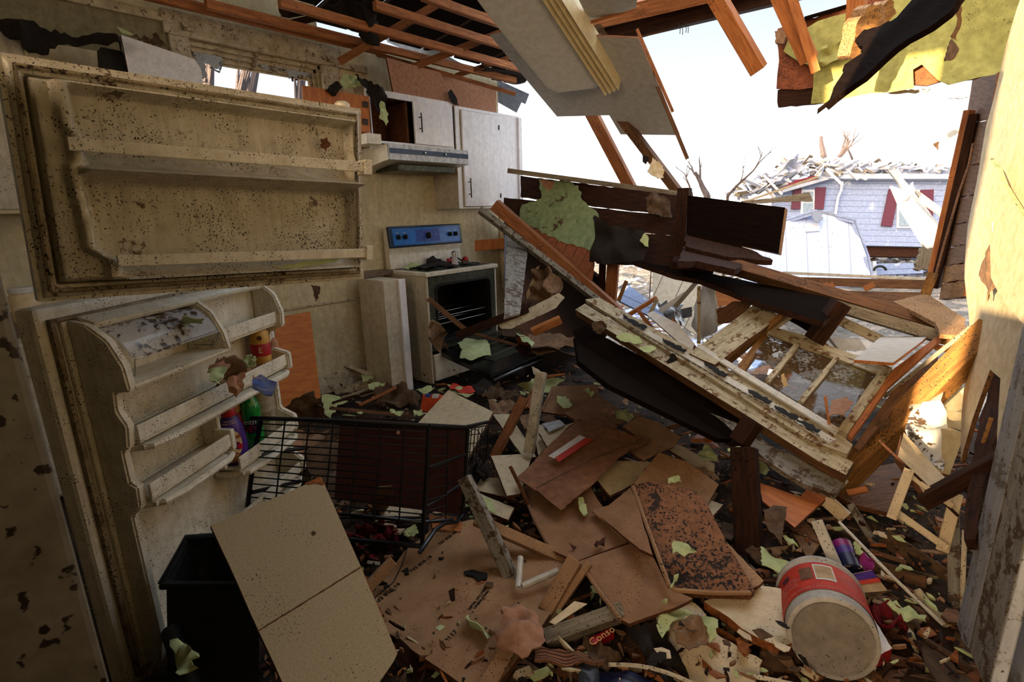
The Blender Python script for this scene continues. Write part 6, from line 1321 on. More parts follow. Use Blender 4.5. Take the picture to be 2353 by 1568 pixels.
h = board('hardboard panel with a rounded lower edge left of the sooty one', [(1361, 1172), (1398, 1162), (1452, 1118), (1500, 1276), (1470, 1262), (1432, 1232)], [.22, .24, .27])
bead(h, [(1364, 1176), (1434, 1236), (1468, 1262), (1494, 1274)], [.225, .225, .226, .23], 0, .006, 'hardboard_light')
h = board('square hardboard panel in the middle foreground left of the sooty one', [(1328, 1290), (1450, 1250), (1498, 1276), (1535, 1352), (1592, 1376), (1548, 1398), (1446, 1434), (1420, 1420)], [.2, .22, .22], 'hardboard')
bead(h, [(1333, 1294), (1378, 1362), (1426, 1424)], [.205, .203, .2], 0, .007, 'hardboard_light')
h = board('long hardboard panel smeared with black soot at right centre', [(1450, 1116), (1498, 1106), (1598, 1128), (1626, 1160), (1668, 1244), (1734, 1356), (1726, 1368), (1548, 1362), (1532, 1346)], [.27, .28, .28], 'hardboard_sooty', .02)
bead(h, [(1455, 1120), (1490, 1220), (1537, 1345), (1552, 1357), (1640, 1363), (1724, 1363)], [.275, .262, .245, .243, .24, .24], 0, .0075, 'hardboard_light')
h = board('tan hardboard tip sticking out right of the sooty panel', [(1664, 1240), (1755, 1335), (1745, 1345), (1730, 1352), (1690, 1290)], .2, 'hardboard_light')
# big particle board with stamps
pb = board('large printed particle board in the foreground beside the cream board', [(930, 1266), (1000, 1212), (1086, 1194), (1332, 1300), (1250, 1432), (1110, 1620), (1060, 1572), (888, 1452), (856, 1368)], [.12, .13, .14], 'hardboard_light', .02, name='particle_board', cat='board')
P3 = [(930, 1266, 0.12), (1000, 1212, .13), (1086, 1194, .14)]
def onb(px, dz):
    a = [pt(u, v, z) for u, v, z in P3]; n = (a[1]-a[0]).cross(a[2]-a[0]).normalized()
    if n.z < 0: n = -n
    out = []
    for u, v in px:
        r = ray(u, v); out.append(CAM + r*((a[0]-CAM).dot(n)/r.dot(n)) + n*dz)
    return out, n
def stamp(s, a, b_, size, par, mat='black_mark'):
    (A_, Bq), n = onb([a, b_], .0015); mw = frame((A_+Bq)/2, Bq-A_, n); return TX(s, size, mat, mw, par)
stamp('703 858-18', (872, 1380), (908, 1350), .024, pb); stamp('703 858-18', (950, 1310), (985, 1284), .022, pb); stamp('703 858-18', (1015, 1248), (1042, 1228), .02, pb)
stamp('0117', (1025, 1475), (1048, 1452), .024, pb); stamp('NIMAL HOLDING\nTIMBER PANEL', (1085, 1400), (1120, 1355), .014, pb)
for q_ in ([(1066, 1318), (1085, 1313), (1120, 1322), (1118, 1335), (1100, 1340), (1088, 1328), (1070, 1325)], [(930, 1312), (938, 1308), (940, 1322), (932, 1324)], [(1008, 1286), (1020, 1284), (1016, 1289)]):
    P, n = onb(q_, .008); S('burnt_chip', None, None, .01, 'black_mark', 'black charred chip lying on the printed particle board', 'chip', pts=P, jag=.002, grp='charred chips on the particle board')
P, n = onb([(862, 1376), (905, 1340), (925, 1300), (936, 1262)], .004); TU('thin_wire', P, .0018, 'oven_dark', label='thin black wire lying on the left of the printed particle board', cat='wire', n=6)
B('wood_cleat', (838, 1360, .17), (900, 1296, .18), 26, 20, 'hardboard_light', 'short tan cleat between cream board and particle board', 'cleat', rot=10)
# frame on the particle board
B('long_grey_bar', (1090, 1158, .24), (1200, 1392, .2), 30, 28, 'paint_grey', 'long grey painted bar lying over the particle board', 'bar', rot=22)
fr2 = T('broken_picture_frame', 'corner of a tan wooden frame lying over the particle board', 'frame', pt(1300, 1300, .2))
B('frame_rail', (1112, 1200, .2), (1338, 1300, .2), 24, 26, 'hardboard_light', parent=fr2, rot=-15)
B('frame_rail', (1312, 1298, .21), (1258, 1392, .19), 34, 26, 'hardboard_light', parent=fr2, rot=12)
B('frame_rail', (1340, 1312, .17), (1252, 1438, .15), 16, 20, 'hardboard_light', parent=fr2, rot=12)
TU('white_tube', [pt(1196, 1282, .19), pt(1190, 1352, .17)], .011, 'pvc_white', label='upright white plastic tube inside the frame corner', cat='tube')
TU('white_tube', [pt(1282, 1312, .19), pt(1200, 1348, .17)], .011, 'pvc_white', label='slanting white plastic tube inside the frame corner', cat='tube')
S('pink_paper', [(1166, 1382), (1182, 1380), (1190, 1388), (1218, 1386), (1234, 1412), (1254, 1462), (1236, 1490), (1200, 1503), (1172, 1488), (1142, 1480), (1138, 1462), (1152, 1430)], [.2, .2, .2], .004, 'felt_pink', 'curled salmon paper at the end of the long grey bar', 'paper', jag=.004, curl=.02)
S('green_curl', [(1076, 1412), (1102, 1436), (1128, 1462), (1118, 1472), (1110, 1486), (1096, 1492), (1060, 1466), (1052, 1452), (1058, 1432)], [.17, .17, .165], .003, 'green_clean', 'curled pale green wallpaper on the particle board in the foreground', 'wallpaper', jag=.002, curl=.012, step=.012)
S('paint_flake', [(1000, 1442), (1012, 1436), (1024, 1440), (1010, 1450)], .16, .002, 'green_clean', 'tiny green flake left of the curled pale green wallpaper', 'paint flake')
S('brown_strip', [(1150, 1488), (1182, 1500), (1120, 1610), (1080, 1600)], [.17, .17, .12], .012, 'hardboard_light', 'brown strip running off the bottom below the salmon paper', 'strip')
B('painted_beam', (1252, 1462, .16), (1425, 1400, .18), 34, 36, 'wood_grey', 'grey painted beam end under the square hardboard panel', 'beam', rot=-22)
S('paper_flyer', [(1262, 1430), (1320, 1382), (1350, 1388), (1275, 1436)], [.15, .17, .17], .002, 'cream_label', 'printed paper slip wedged above the grey painted beam', 'paper')
S('fluted_cardboard', [(1232, 1478), (1248, 1492), (1300, 1498), (1355, 1502), (1395, 1518), (1388, 1532), (1340, 1526), (1228, 1512)], [.14, .14, .14], .01, 'cardboard_flute', 'torn corrugated cardboard strip at the bottom centre', 'cardboard', jag=.004, curl=.012)
rs = S('red_packet', [(1352, 1468), (1400, 1445), (1412, 1455), (1366, 1480)], .14, .02, 'red_plastic', 'dark red packet with yellow lettering under the grey beam', 'packet')
A_, Bq = pt(1358, 1474, .165), pt(1408, 1450, .165); TX('Conso', .032, 'mustard', frame((A_+Bq)/2, Bq-A_, V((0, -.2, 1))), rs)
# cardboard
cb_ = T('flattened_cardboard', 'flattened corrugated cardboard box with a red and white label in the centre', 'cardboard', pt(1340, 1060, .25))
cbo = [(1186, 1098), (1258, 1024), (1328, 968), (1418, 983), (1492, 1012), (1486, 1019), (1450, 1032), (1414, 1058), (1328, 1142), (1288, 1170), (1236, 1128), (1228, 1127)]
czs = [.24, .29, .31, .34, .31, .31, .31, .30, .26, .24, .24, .24]
S('cardboard_sheet', cbo, czs, .005, 'cardboard', parent=cb_, edge='cardboard_flute', step=.03, curl=.01)
S('cardboard_sheet', [(1196, 1098), (1238, 1050), (1290, 1000), (1330, 962), (1344, 968), (1262, 1046), (1205, 1106)], [.22, .25, .27], .006, 'cardboard_flute', parent=cb_, jag=.004)
S('fold_flap', [(1340, 966), (1362, 955), (1420, 978), (1408, 990)], [.32, .32, .33], .004, 'cardboard', parent=cb_)
def oncb(px, dz=.016):
    return [pt(u, v, z+dz) for (u, v, z) in px]
S('red_label', None, None, .0015, 'red_print', parent=cb_, pts=oncb([(1284, 1062, .279), (1275, 1052, .282), (1345, 1006, .306), (1364, 1010, .306)]))
S('white_label', None, None, .0015, 'white_print', parent=cb_, pts=oncb([(1274, 1054, .281), (1260, 1048, .281), (1332, 1000, .306), (1346, 1006, .306)]))
for a, b_ in (((1232, 1122, .262), (1478, 1008, .335)),):
    TU('crease', [pt(*a), pt((a[0]+b_[0])/2, (a[1]+b_[1])/2-8, .316), pt(*b_)], .003, 'brown_mark', cb_, 5)
# --- cream foreground board on the bin
cb2 = S('wallboard', [(484, 1207), (738, 1098), (745, 1112), (830, 1304), (913, 1503), (905, 1520), (850, 1600), (690, 1640)], [.56, .55, .54], .016, 'melamine_clean', 'large cream wallboard leaning in the foreground over the grey bin', 'wallboard', edge='core', jag=.0015) if 0 else None
cp3 = [(484, 1207, 1.32), (738, 1098, 1.55), (913, 1503, 1.22)]
def CP(px, dz=0):
    P = plane3(cp3, px); n = area_n(P); n = n if n.dot(CAM-P[0]) > 0 else -n
    return [p+n*dz for p in P]
cb2 = S('wallboard', None, None, .014, 'melamine_clean', 'large cream wallboard leaning in the foreground over the grey bin', 'wallboard', edge='core', jag=.001, pts=CP([(484, 1207), (738, 1098), (745, 1112), (830, 1304), (913, 1503), (905, 1520), (850, 1600), (690, 1660)]))
S('seam_line', None, None, .001, 'core', parent=cb2, pts=CP([(592, 1450), (828, 1303), (829, 1306), (593, 1453)], .0012), jag=.0006, step=.01)
S('torn_edge', None, None, .006, 'core_orange', parent=cb2, pts=CP([(700, 1112), (736, 1096), (747, 1112), (740, 1116)], .002), jag=.004, step=.01)
S('torn_edge', None, None, .006, 'core_orange', parent=cb2, pts=CP([(826, 1300), (832, 1302), (914, 1500), (906, 1506)], -.004), jag=.003, step=.01)
S('tar_crumb', None, None, .003, 'felt_brown', 'small dark crumb stuck on the large cream wallboard', 'crumb', pts=CP([(716, 1224), (722, 1222), (726, 1228), (720, 1231)], .004))
# --- tipped wire cart
CD_ = 1.92
ct = T('wire_cart', 'black wire cart tipped on its side in front of the open refrigerator', 'wire cart', pt(800, 1200, ('D', CD_)))
def cp_(u, v, d=CD_): return pt(u, v, ('D', d))
def ctube(name, pts_, r, **k): return TU(name, [cp_(*p) for p in pts_], r, 'wire_black', ct, 8, **k)
ctube('frame_tube', [(576, 962, 1.8), (600, 962, 1.8), (800, 968, 1.86), (985, 978, 1.9)], .008)
ctube('frame_tube', [(985, 978, 1.9), (1068, 982, 2.1), (1122, 970, 2.2)], .008)
ctube('frame_tube', [(600, 962, 1.82), (582, 1060, 1.84), (568, 1170, 1.86)], .009)
ctube('frame_tube', [(985, 980, 1.9), (980, 1100, 1.9), (970, 1255, 1.88)], .0085)
ctube('frame_tube', [(1075, 985, 2.12), (1070, 1090, 2.12), (1063, 1182, 2.1), (1050, 1200, 2.05), (1022, 1203, 1.98), (1000, 1218, 1.92), (985, 1240, 1.86), (963, 1272, 1.82)], .0085)
ctube('frame_tube', [(590, 1045, 1.84), (650, 1036, 1.95), (705, 1030, 2.05)], .008)
ctube('frame_tube', [(580, 1132, 1.85), (690, 1106, 2.05)], .008)
ctube('frame_tube', [(784, 1182, 1.9), (975, 1200, 1.9), (1040, 1195, 2.02)], .007)
ctube('frame_tube', [(800, 1240, 1.88), (970, 1256, 1.88)], .009)
ctube('frame_tube', [(770, 1190, 2.15), (1060, 1190, 2.15)], .006)
ctube('cross_bar', [(985, 1075, 1.9), (1074, 1043, 2.12)], .006); ctube('cross_bar', [(980, 1165, 1.9), (1068, 1108, 2.12)], .006)
ctube('back_tube', [(620, 962, 2.1), (800, 975, 2.2), (1075, 986, 2.13)], .007)
for k in range(13):
    t = (k+.6)/13.4; yl = 965+t*205; yr = 982+t*232
    xl = 599-t*30; xr = 984-t*10
    dl = 1.82+t*.03
    ctube('grid_wire', [(xl, yl, dl), ((xl+xr)/2, (yl+yr)/2, 1.87), (xr, yr, 1.9)], .0026)
for k in range(1, 7):
    s = k/7.0; xt = 600+s*385; xb = xt-24+s*12
    ctube('grid_wire', [(xt, 966+s*14, 1.82+.08*s), (xb, 1168+s*48 if s > .45 else 1150+s*40, 1.86+.03*s)], .003)
for k in range(9):
    t = k/9; ctube('grid_wire', [(985-t*8, 1000+t*225, 1.9), (1030-t*5, 1002+t*205, 2.0)], .0024)
ctube('grid_wire', [(1030, 985, 2.0), (1024, 1195, 2.0)], .003)
mb = S('maroon_panel', [(781, 972), (1075, 988), (1062, 1184), (768, 1148)], [('D', 2.2), ('D', 2.16), ('D', 2.12)], .012, 'maroon_board', 'dark maroon board standing behind the wires of the cart', 'board', edge='wire_black')
for u, v in ((915, 995), (1062, 1000), (1058, 1168), (1036, 1110)): LA('bolt', [(.008, 0), (.007, .003)], 'black_mark' if v != 995 else 'felt_pink', axis_frame(pt(u, v, ('D', 2.12)), CAM-pt(u, v, ('D', 2.1))), mb, 10)
sbk = T('small_wire_basket', 'small wire basket with looped wires at the right end of the cart', 'wire basket', pt(1098, 1060, ('D', 2.25)))
TU('rim', [cp_(1078, 985, 2.2), cp_(1122, 978, 2.3), cp_(1116, 1055, 2.3), cp_(1100, 1078, 2.3)], .004, 'wire_black', sbk, 6)
for k in range(5):
    u = 1082+k*8; TU('basket_wire', [cp_(u+2, 984, 2.22), cp_(u-2, 1030, 2.22), cp_(u-4, 1068-k*2, 2.22)], .0022, 'wire_black', sbk, 6)
for k in range(4):
    v = 1000+k*20; TU('basket_wire', [cp_(1076, v, 2.2), cp_(1118-k, v-4, 2.3)], .002, 'wire_black', sbk, 6)
TU('basket_wire', [cp_(1090+14*sin(a), 1005-18*cos(a), 2.24) for a in [-1.6+k*.4 for k in range(9)]], .0022, 'wire_black', sbk, 6)
S('red_cloth', [(800, 1225), (832, 1205), (870, 1200), (905, 1205), (938, 1232), (935, 1270), (902, 1290), (850, 1290), (815, 1272)], [.12, .14, .14], .01, 'red_cloth', 'crumpled dark red cloth under the lower edge of the cart', 'cloth', curl=.11, jag=.006, step=.016, cfreq=7)
S('orange_plank', [(985, 1185), (1050, 1188), (1062, 1205), (1058, 1222), (995, 1215)], .14, .02, 'wood_orange', 'short orange plank under the right foot of the cart', 'plank', jag=.004, edge='felt_pink')
S('brown_card', [(858, 1150), (872, 1120), (900, 1118), (905, 1150), (870, 1195), (850, 1200)], [.2, .3, .3], .004, 'felt_light', 'tan card leaning inside the lower part of the cart', 'card')
S('paint_flake', [(930, 1220), (955, 1206), (962, 1225), (945, 1235), (928, 1232)], .14, .003, 'green_paper', 'dull green flake beside the dark red cloth', 'paint flake', jag=.004, curl=.01)
B('white_stick', (866, 1200, .14), (908, 1210, .14), 6, 6, 'pvc_white', 'small white stick above the dark red cloth', 'stick')
B('white_stick', (845, 1292, .1), (872, 1296, .1), 7, 6, 'pvc_white', 'small white stick below the dark red cloth', 'stick')
for a, b_, w_, lb_, mt in (((778, 940, .15), (930, 955, .15), 8, 'long thin lath behind the top of the cart', 'wood_mid'), ((840, 925, .16), (895, 898, .16), 7, 'short reddish lath slanting behind the cart', 'wood_lumber'), ((800, 960, .14), (960, 972, .13), 8, 'second long lath just above the cart rim', 'wood_dark'), ((770, 925, .14), (850, 900, .15), 7, 'dark lath beside the crumpled green wallpaper', 'wood_dark')):
    B('thin_lath', a, b_, w_, 6, mt, lb_, 'lath', broken=(.02, .03))
# --- right foreground
board('orange plywood sheet lying below the fallen window frame', [(1742, 1108), (1838, 1142), (1868, 1111), (1907, 1138), (1826, 1213), (1752, 1152)], [.2, .2, .22], 'ply_orange', .012, name='plywood_sheet', cat='plywood')
B('upright_dark_block', (1706, 1050, .34), (1716, 1266, .14), 54, 46, 'wood_dark', 'thick dark square timber lying between the hardboard and the orange plywood', 'timber', rot=12)
board('dark speckled board under the tip of the golden beam', [(1910, 1092), (2068, 1062), (2078, 1140), (2040, 1178), (1960, 1160), (1905, 1130)], [.12, .12, .12], 'wood_mid', .02, name='dirty_board', cat='board')
B('white_block', (1893, 1148, .2), (1942, 1192, .16), 28, 22, 'melamine', 'white block end pointing at the thin white rod', 'block', rot=15)
B('aluminium_channel', (1884, 1218, .2), (1945, 1360, .14), 24, 14, 'pvc_white', 'white slotted channel strip above the bucket', 'channel', rot=10)
B('aluminium_channel', (1868, 1212, .19), (1895, 1216, .19), 8, 8, 'pvc_white', 'short end of white channel above the slotted strip', 'channel')
B('channel_groove', (1889, 1218, .203), (1951, 1358, .143), 4, 6, 'oven_dark', 'dark groove strip along the white slotted channel', 'strip')
TU('thin_white_rod', [pt(1928, 1200, .22), pt(2050, 1325, .18), pt(2166, 1436, .1)], .0055, 'pvc_white', label='long thin white rod running to the foot of the leaning door', cat='rod')
# tumbler
p0, p1 = pt(1958, 1312, .12), pt(1932, 1252, .15); tb = T('tumbler', 'purple and blue shiny tumbler lying beside the white channel', 'tumbler', p0)
ax = (p1-p0); L_ = ax.length
tm = axis_frame(p0, ax)
LA('tumbler_base', [(.026, 0), (.03, .004), (.032, L_*.5)], 'navy', tm, tb, 28); LA('tumbler_body', [(.032, L_*.5), (.034, L_*.75)], 'purple', tm, tb, 28); LA('tumbler_rim', [(.034, L_*.75), (.035, L_), (.03, L_+.004)], 'magenta', tm, tb, 28)
bxp = [pt(1945, 1322, .16), pt(2002, 1310, .16), pt(2040, 1358, .13), pt(1968, 1364, .13)]
bx = T('food_box', 'small printed food box lying behind the bucket', 'box', centre(bxp))
S('box', None, None, .04, 'tan_box', parent=bx, pts=bxp, edge='tan_box'); S('blue_print', None, None, .001, 'purple', parent=bx, pts=[bxp[0].lerp(bxp[3], .05)+V((0, 0, .002)), bxp[1].lerp(bxp[2], .05)+V((0, 0, .002)), bxp[1].lerp(bxp[2], .4)+V((0, 0, .002)), bxp[0].lerp(bxp[3], .4)+V((0, 0, .002))]); S('red_print', None, None, .001, 'red_print', parent=bx, pts=[bxp[0].lerp(bxp[3], .42)+V((0, 0, .003)), bxp[1].lerp(bxp[2], .42)+V((0, 0, .003)), bxp[1].lerp(bxp[2], .62)+V((0, 0, .003)), bxp[0].lerp(bxp[3], .62)+V((0, 0, .003))])
S('magenta_scrap', [(1974, 1282), (1990, 1275), (2012, 1290), (2008, 1308), (1985, 1312)], .14, .004, 'magenta', 'magenta plastic scrap right of the tumbler', 'scrap', curl=.02)
S('blue_scrap', [(1872, 1310), (1888, 1298), (1902, 1330), (1875, 1332)], .13, .003, 'label_blue', 'bright blue plastic scrap just above the bucket label', 'scrap', curl=.01)
# bucket
c0_, c1_ = pt(1914, 1470, ('D', 1.42)), pt(1880, 1362, ('D', 1.70)); ax = c1_-c0_; ax = ax.normalized(); L_ = .29
bk_ = T('bucket', 'dirty white plastic bucket with a red label lying on its side', 'bucket', c0_)
bmw = axis_frame(c0_, ax, V((1, 0, 0))-ax*ax.x)
R0_, R1_ = .112, .122
LA('bucket_body', [(.0, .004), (R0_-.012, .004), (R0_-.01, 0), (R0_, .004), (R0_+.002, .03), (R1_, L_-.03), (R1_+.006, L_-.028), (R1_+.006, L_-.01), (R1_, L_-.008), (R1_+.004, L_)], 'bucket_white', bmw, bk_, 56)
LA('bucket_base', [(.0, -.001), (R0_-.014, -.001), (R0_-.013, .003)], 'bucket_base', bmw, bk_, 48)
bm = bmesh.new(); a_ = [];
def rad(t): return R0_+.002+(R1_-R0_)*t/L_+.0012
for i in range(41):
    a = 2*pi*i/40; a_.append([bm.verts.new((rad(t)*cos(a), rad(t)*sin(a), t)) for t in (.05, .24)])
for A_, Bq in zip(a_, a_[1:]): bm.faces.new([A_[0], Bq[0], Bq[1], A_[1]])
lbn = new('red_label', bm, 'red_print', bmw, bk_, smooth=True)
inv = bmw.inverted(); cl = inv @ CAM; ang = math.atan2(cl.y, cl.x)
def bpatch(name, a0, a1, t0, t1, mat, dr=.001):
    bm = bmesh.new(); n = 10; r_ = []
    for i in range(n+1):
        a = ang+a0+(a1-a0)*i/n; r_.append([bm.verts.new(((rad(t)+dr)*cos(a), (rad(t)+dr)*sin(a), t)) for t in (t0, t1)])
    for A_, Bq in zip(r_, r_[1:]): bm.faces.new([A_[0], Bq[0], Bq[1], A_[1]])
    return new(name, bm, mat, bmw, lbn)
bpatch('picture_patch', .05, .5, .11, .22, 'white_print'); bpatch('picture_patch', .08, .47, .12, .21, 'tan_box', .0015); bpatch('picture_patch', -.3, .0, .12, .2, 'wood_mid'); bpatch('picture_patch', -.85, -.6, .17, .2, 'shutter')
for s_, a_0, z_, sz in (('INSTRUCTIVO DE USO Y MAGIC ON THE GO', .0, .066, .012), ('Apply directly', -.7, .15, .011), ('Clean dry surface', -.65, .135, .011), ('Do not dilute', -.7, .12, .011), ('before using', -.65, .105, .011), ('Net 1 gal', .75, .16, .011), ('Wall finish', .8, .14, .011)):
    me = text_me(s_, sz, 'white_print', .0003)
    for v in me.vertices:
        x, y, z = v.co; a = ang+a_0-x/R0_; rr_ = rad(z_)+.0012
        v.co = V((rr_*cos(a), rr_*sin(a), z_-y))
    link('lettering', me, bmw, lbn)
# boards around the bucket
board('white board with a torn brown edge left of the bucket', [(1618, 1382), (1736, 1345), (1800, 1354), (1812, 1420), (1822, 1478), (1795, 1486), (1740, 1465), (1690, 1432)], [.16, .17, .17], 'melamine', .03, edge='core_orange', jag=.005, name='cream_board', cat='board')
board('broken white board at the bottom right of centre', [(1500, 1402), (1580, 1378), (1612, 1400), (1650, 1460), (1752, 1518), (1730, 1600), (1640, 1610), (1560, 1540)], [.15, .16, .15], 'melamine', .02, edge='core_orange', jag=.004, name='cream_board', cat='board')
S('green_arch', [(1508, 1440), (1520, 1400), (1556, 1388), (1590, 1398), (1650, 1428), (1645, 1470), (1630, 1478), (1620, 1440), (1575, 1418), (1545, 1430), (1522, 1462)], [.18, .18, .18], .003, 'green_paper', 'arched green wallpaper piece on the broken white board', 'wallpaper', jag=.004, curl=.012)
S('brown_disc', [(1548, 1438), (1575, 1418), (1610, 1425), (1630, 1455), (1622, 1485), (1585, 1492), (1555, 1475)], [.19, .19, .185], .004, 'felt_light', 'rounded brown felt patch under the green wallpaper arch', 'felt', jag=.006, curl=.015)
S('tar_paper', [(1445, 1440), (1500, 1432), (1530, 1462), (1560, 1500), (1600, 1545), (1540, 1560), (1470, 1500)], [.17, .17, .15], .006, 'felt_black', 'black felt sheet at the bottom left of the broken white board', 'tar paper', jag=.008, curl=.03)
S('tar_paper', [(1340, 1470), (1380, 1478), (1430, 1510), (1400, 1535), (1360, 1520)], [.15, .15, .14], .006, 'felt_brown', 'dark brown felt beside the corrugated cardboard strip', 'tar paper', jag=.008, curl=.02)
S('navy_plastic', [(1330, 1525), (1366, 1515), (1376, 1545), (1380, 1590), (1330, 1590)], .13, .01, 'bin_grey', 'dark navy plastic piece at the bottom edge right of the cardboard strip', 'plastic', curl=.01)
S('blue_tarp', [(1372, 1540), (1440, 1545), (1540, 1572), (1540, 1610), (1372, 1610)], .1, .004, 'navy', 'blue plastic sheet at the very bottom edge', 'plastic sheet', curl=.01)
B('cream_moulding', (1398, 1528, .14), (1600, 1575, .13), 9, 10, 'trim_white', 'long cream moulding curving along the bottom edge', 'moulding', warp=.03)
B('cream_moulding', (1700, 1548, .12), (1830, 1575, .12), 10, 10, 'trim_white', 'cream moulding end at the bottom left of the bucket', 'moulding')
B('aluminium_channel', (2010, 1500, .08), (1985, 1590, .08), 20, 12, 'trim_white', 'white grooved strip under the bottom right of the bucket', 'channel')
board('crushed white carton right of the bucket', [(1985, 1432), (2010, 1425), (2050, 1490), (2015, 1508)], .15, 'white_print', .04, edge='red_label', name='crushed_carton', cat='carton')
S('red_bag', [(1995, 1385), (2040, 1380), (2095, 1420), (2080, 1452), (2030, 1450), (2000, 1430)], .12, .01, 'red_cloth', 'dark red bag in the shade right of the bucket', 'bag', curl=.05, jag=.006)
S('green_leafy_paper', [(2028, 1376), (2060, 1376), (2075, 1392), (2125, 1412), (2128, 1432), (2100, 1428), (2050, 1400)], .16, .003, 'green_paper', 'green and brown curled paper right of the red bucket label', 'wallpaper', jag=.005, curl=.015)
S('tar_paper', [(2000, 1362), (2060, 1378), (2120, 1430), (2100, 1452), (2050, 1420)], .13, .005, 'felt_brown', 'brown felt under the green curled paper by the bucket', 'tar paper', jag=.006, curl=.02)
fl = [([(1748, 1252), (1782, 1280), (1818, 1296), (1810, 1326), (1750, 1302)], .16, 'large green wallpaper square right of the thick dark timber'), ([(1962, 1246), (1978, 1250), (1984, 1270), (1972, 1276), (1962, 1262)], .16, 'green flake behind the purple tumbler'), ([(1798, 1232), (1815, 1238), (1836, 1254), (1812, 1250)], .16, 'green sliver below the brown felt leaf'),
      ([(1602, 1040), (1625, 1022), (1648, 1045), (1650, 1058), (1612, 1062)], .24, 'green flake on the white board corner under the window frame'), ([(1728, 1060), (1750, 1048), (1768, 1080), (1758, 1090), (1735, 1080)], .24, 'green flake behind the top of the thick dark timber'), ([(1672, 1030), (1700, 1028), (1705, 1034), (1688, 1048)], .36, 'pale green flake curled on top of the thick dark timber'),
      ([(1405, 945), (1440, 942), (1456, 955), (1445, 968), (1420, 962)], .3, 'rounded green flake on the hardboard behind the cardboard'), ([(1280, 912), (1300, 908), (1315, 930), (1308, 938), (1280, 925)], .3, 'green flake on the upper reddish hardboard panel'), ([(1338, 895), (1352, 893), (1366, 905), (1358, 908)], .31, 'small green flake at the far corner of the upper hardboard'),
      ([(1328, 1148), (1340, 1145), (1352, 1180), (1345, 1188), (1330, 1170)], .22, 'long green flake on the big dark hardboard panel'), ([(1404, 1192), (1440, 1192), (1450, 1218), (1430, 1210)], .24, 'speckled green flake on the panel left of the sooty one'), ([(1545, 1246), (1560, 1242), (1602, 1268), (1545, 1272)], .28, 'triangular green flake in the middle of the sooty hardboard'),
      ([(1552, 1322), (1560, 1320), (1545, 1352), (1540, 1350)], .265, 'thin green sliver near the bottom left of the sooty hardboard'), ([(1535, 1096), (1560, 1095), (1566, 1106), (1536, 1107)], .29, 'small green flake at the top of the sooty hardboard'), ([(1519, 1376), (1534, 1375), (1534, 1384), (1524, 1384)], .23, 'tiny green flake at the right of the square hardboard panel'),
      ([(845, 984), (880, 968), (882, 985), (870, 1010), (850, 1005)], .2, 'green flake seen through the cart left of the maroon board'), ([(950, 945), (968, 942), (972, 952), (952, 955)], .2, 'yellowish flake right behind the cart rim'), ([(896, 944), (928, 943), (925, 952), (900, 952)], .18, 'narrow yellowish flake on the thin laths behind the cart'), ([(955, 895), (985, 885), (998, 892), (980, 905)], .14, 'dull green flake at the foot of the stove corner')]
for px, z, lb_ in fl: S('paint_flake', px, z, .0025, 'green_paper', lb_, 'paint flake', jag=.003, curl=.01)
fb = [([(1752, 1178), (1776, 1162), (1808, 1172), (1800, 1215), (1796, 1250), (1772, 1225)], .22, 'felt_brown', 'brown felt leaf standing on the orange plywood corner'), ([(1712, 1028), (1745, 1018), (1780, 1040), (1765, 1062), (1730, 1050)], .3, 'felt_pink', 'reddish brown scrap behind the thick dark timber'), ([(1585, 1012), (1606, 995), (1655, 1025), (1640, 1035), (1610, 1015)], .22, 'ply_orange', 'sunlit orange scrap beside the green flake under the joist'), ([(1815, 1280), (1870, 1285), (1880, 1312), (1840, 1318)], .12, 'felt_brown', 'brown scrap above the bucket left of the blue scrap'),
      ([(1580, 1072), (1612, 1070), (1655, 1098), (1640, 1102)], .21, 'felt_light', 'tan scrap right of the tan hardboard panel'), ([(1370, 942), (1400, 938), (1418, 942), (1410, 950), (1380, 950)], .3, 'felt_pink', 'red brown chip on the hardboard behind the cardboard'), ([(1365, 1248), (1392, 1238), (1386, 1252), (1370, 1256)], .22, 'maroon_board', 'dark leaf-like chip on the big dark hardboard'), ([(1308, 1252), (1325, 1254), (1318, 1260)], .2, 'maroon_board', 'small reddish leaf on the lower left of the big dark hardboard')]
for px, z, mt, lb_ in fb: S('felt_scrap', px, z, .003, mt, lb_, 'scrap', jag=.003, curl=.01)
# broken flakes nobody could tell apart, in groups by place
def flakes(n, reg, z, mats, label, grp, seed, size=(.012, .035), name='paint_chip', cat='paint flake'):
    rnd = random.Random(seed)
    for k in range(n):
        u, v = rnd.uniform(reg[0], reg[2]), rnd.uniform(reg[1], reg[3]); p = pt(u, v, z); r_ = rnd.uniform(*size); nn_ = rnd.randint(4, 7); P = []
        a0 = rnd.uniform(0, 6)
        for q in range(nn_):
            a = a0+2*pi*q/nn_; rr_ = r_*rnd.uniform(.5, 1.1); P.append(p+V((cos(a)*rr_, sin(a)*rr_*.7, 0)))
        tl = V((rnd.uniform(-.3, .3), rnd.uniform(-.3, .3), 0)); P = [q+V((0, 0, (q-p).dot(tl))) for q in P]
        S(name, None, None, .002, rnd.choice(mats), label, cat, pts=P, grp=grp)
flakes(14, (780, 880, 1120, 960), .16, ['green_paper', 'felt_light'], 'small loose chips between the cart and the stove', 'chips between cart and stove', 1)
flakes(12, (1120, 880, 1420, 990), .25, ['green_paper', 'felt_brown'], 'small loose chips around the upright white post', 'chips round the upright post', 2)
flakes(14, (1760, 1180, 2120, 1400), .14, ['green_paper', 'felt_light', 'melamine'], 'small loose chips on the dark floor above the bucket', 'chips above the bucket', 3)
flakes(10, (1500, 1420, 1800, 1550), .19, ['felt_black', 'felt_brown', 'melamine'], 'small dark and white chips at the bottom right of centre', 'chips at the bottom', 4)
flakes(10, (880, 1280, 1260, 1500), .15, ['black_mark', 'felt_brown'], 'small dark crumbs on the printed particle board', 'crumbs on the particle board', 5, (.004, .01), 'dirt_crumb', 'crumb')
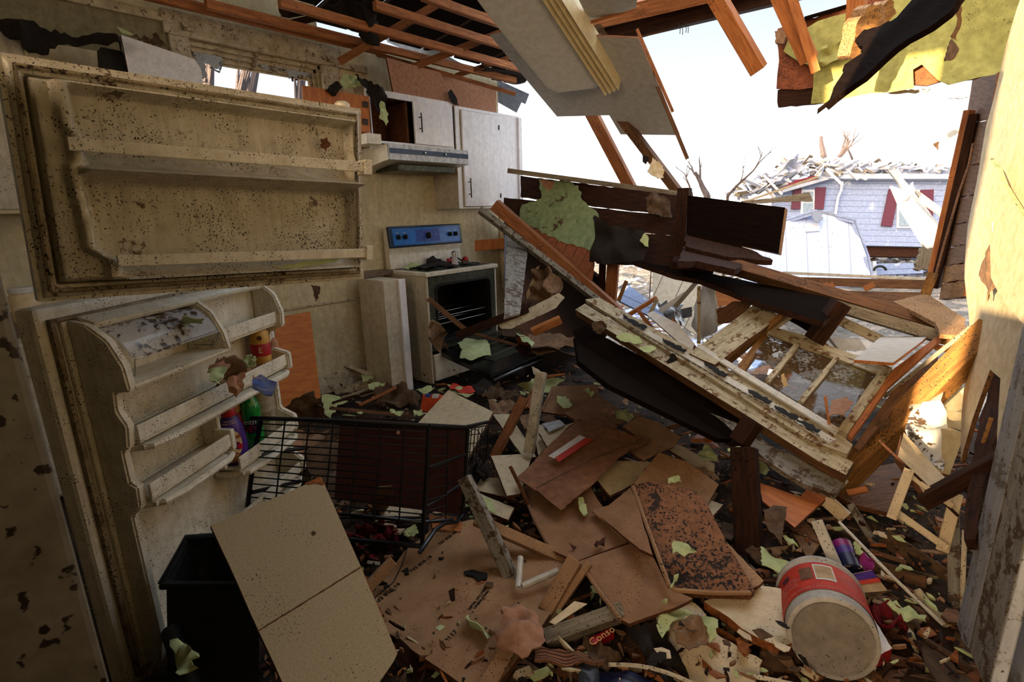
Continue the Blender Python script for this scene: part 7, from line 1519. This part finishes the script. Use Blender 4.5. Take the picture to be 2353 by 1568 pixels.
flakes(12, (1460, 1120, 1700, 1340), .285, ['black_mark', 'felt_brown'], 'small dark crumbs on the sooty hardboard', 'crumbs on the sooty hardboard', 6, (.004, .014), 'dirt_crumb', 'crumb')
# loose laths and boards filling the gaps
lt = [((1880, 1095, .14), (1760, 1060, .2), 14, 'wood_dark', 'dark lath between the window frame and the plywood sheet'), ((1962, 1175, .12), (2000, 1235, .1), 16, 'paint_grey', 'curved grey strip left of the cupboard frame'), ((2002, 1268, .1), (2070, 1290, .1), 9, 'wood_mid', 'tan lath right of the long thin rod'), ((2010, 1225, .1), (2040, 1230, .1), 8, 'melamine', 'small white chip of wood below the dark speckled board'),
      ((2110, 1360, .12), (2165, 1430, .08), 14, 'old_paint', 'dirty painted strip at the lower end of the thin rod'), ((2190, 1195, .2), (2192, 1430, .12), 22, 'paint_grey', 'tall grey strip leaning beside the leaning door'), ((2215, 1245, .2), (2210, 1375, .12), 9, 'trim_white', 'thin white wire-like strip beside the leaning door'), ((1985, 1125, .2), (1960, 1130, .2), 14, 'wood_orange', 'orange splinter at the tip of the golden beam'),
      ((1930, 1115, .2), (1905, 1140, .2), 14, 'pvc_white', 'white clip lying under the tip of the golden beam'), ((1465, 1005, .2), (1570, 975, .24), 10, 'wood_mid', 'slanting stick at the right end of the orange brown hardboard'), ((1195, 1120, .16), (1258, 1250, .15), 8, 'core', 'dark edge strip along the left of the big dark hardboard'), ((2000, 1300, .08), (2120, 1335, .08), 30, 'wood_mid', 'broad brown floor board in the right foreground'),
      ((2040, 1240, .1), (2170, 1330, .08), 40, 'felt_brown', 'wide dark board behind the long thin rod at the right'), ((820, 1330, .1), (880, 1420, .09), 20, 'wood_dark', 'dark stick in the gap between cream wallboard and particle board'), ((920, 1500, .06), (1050, 1620, .05), 40, 'wood_dark', 'dark floor board at the bottom below the particle board'), ((640, 1130, .06), (800, 1180, .06), 30, 'wood_mid', 'brown board on the floor beneath the cart'),
      ((1600, 1420, .1), (1700, 1480, .1), 14, 'core_orange', 'orange torn edge in the crack between the two white boards')]
for a, b_, w_, mt, lb_ in lt: B('loose_board', a, b_, w_, 10, mt, lb_, 'board', broken=(.01, .02), rot=8)
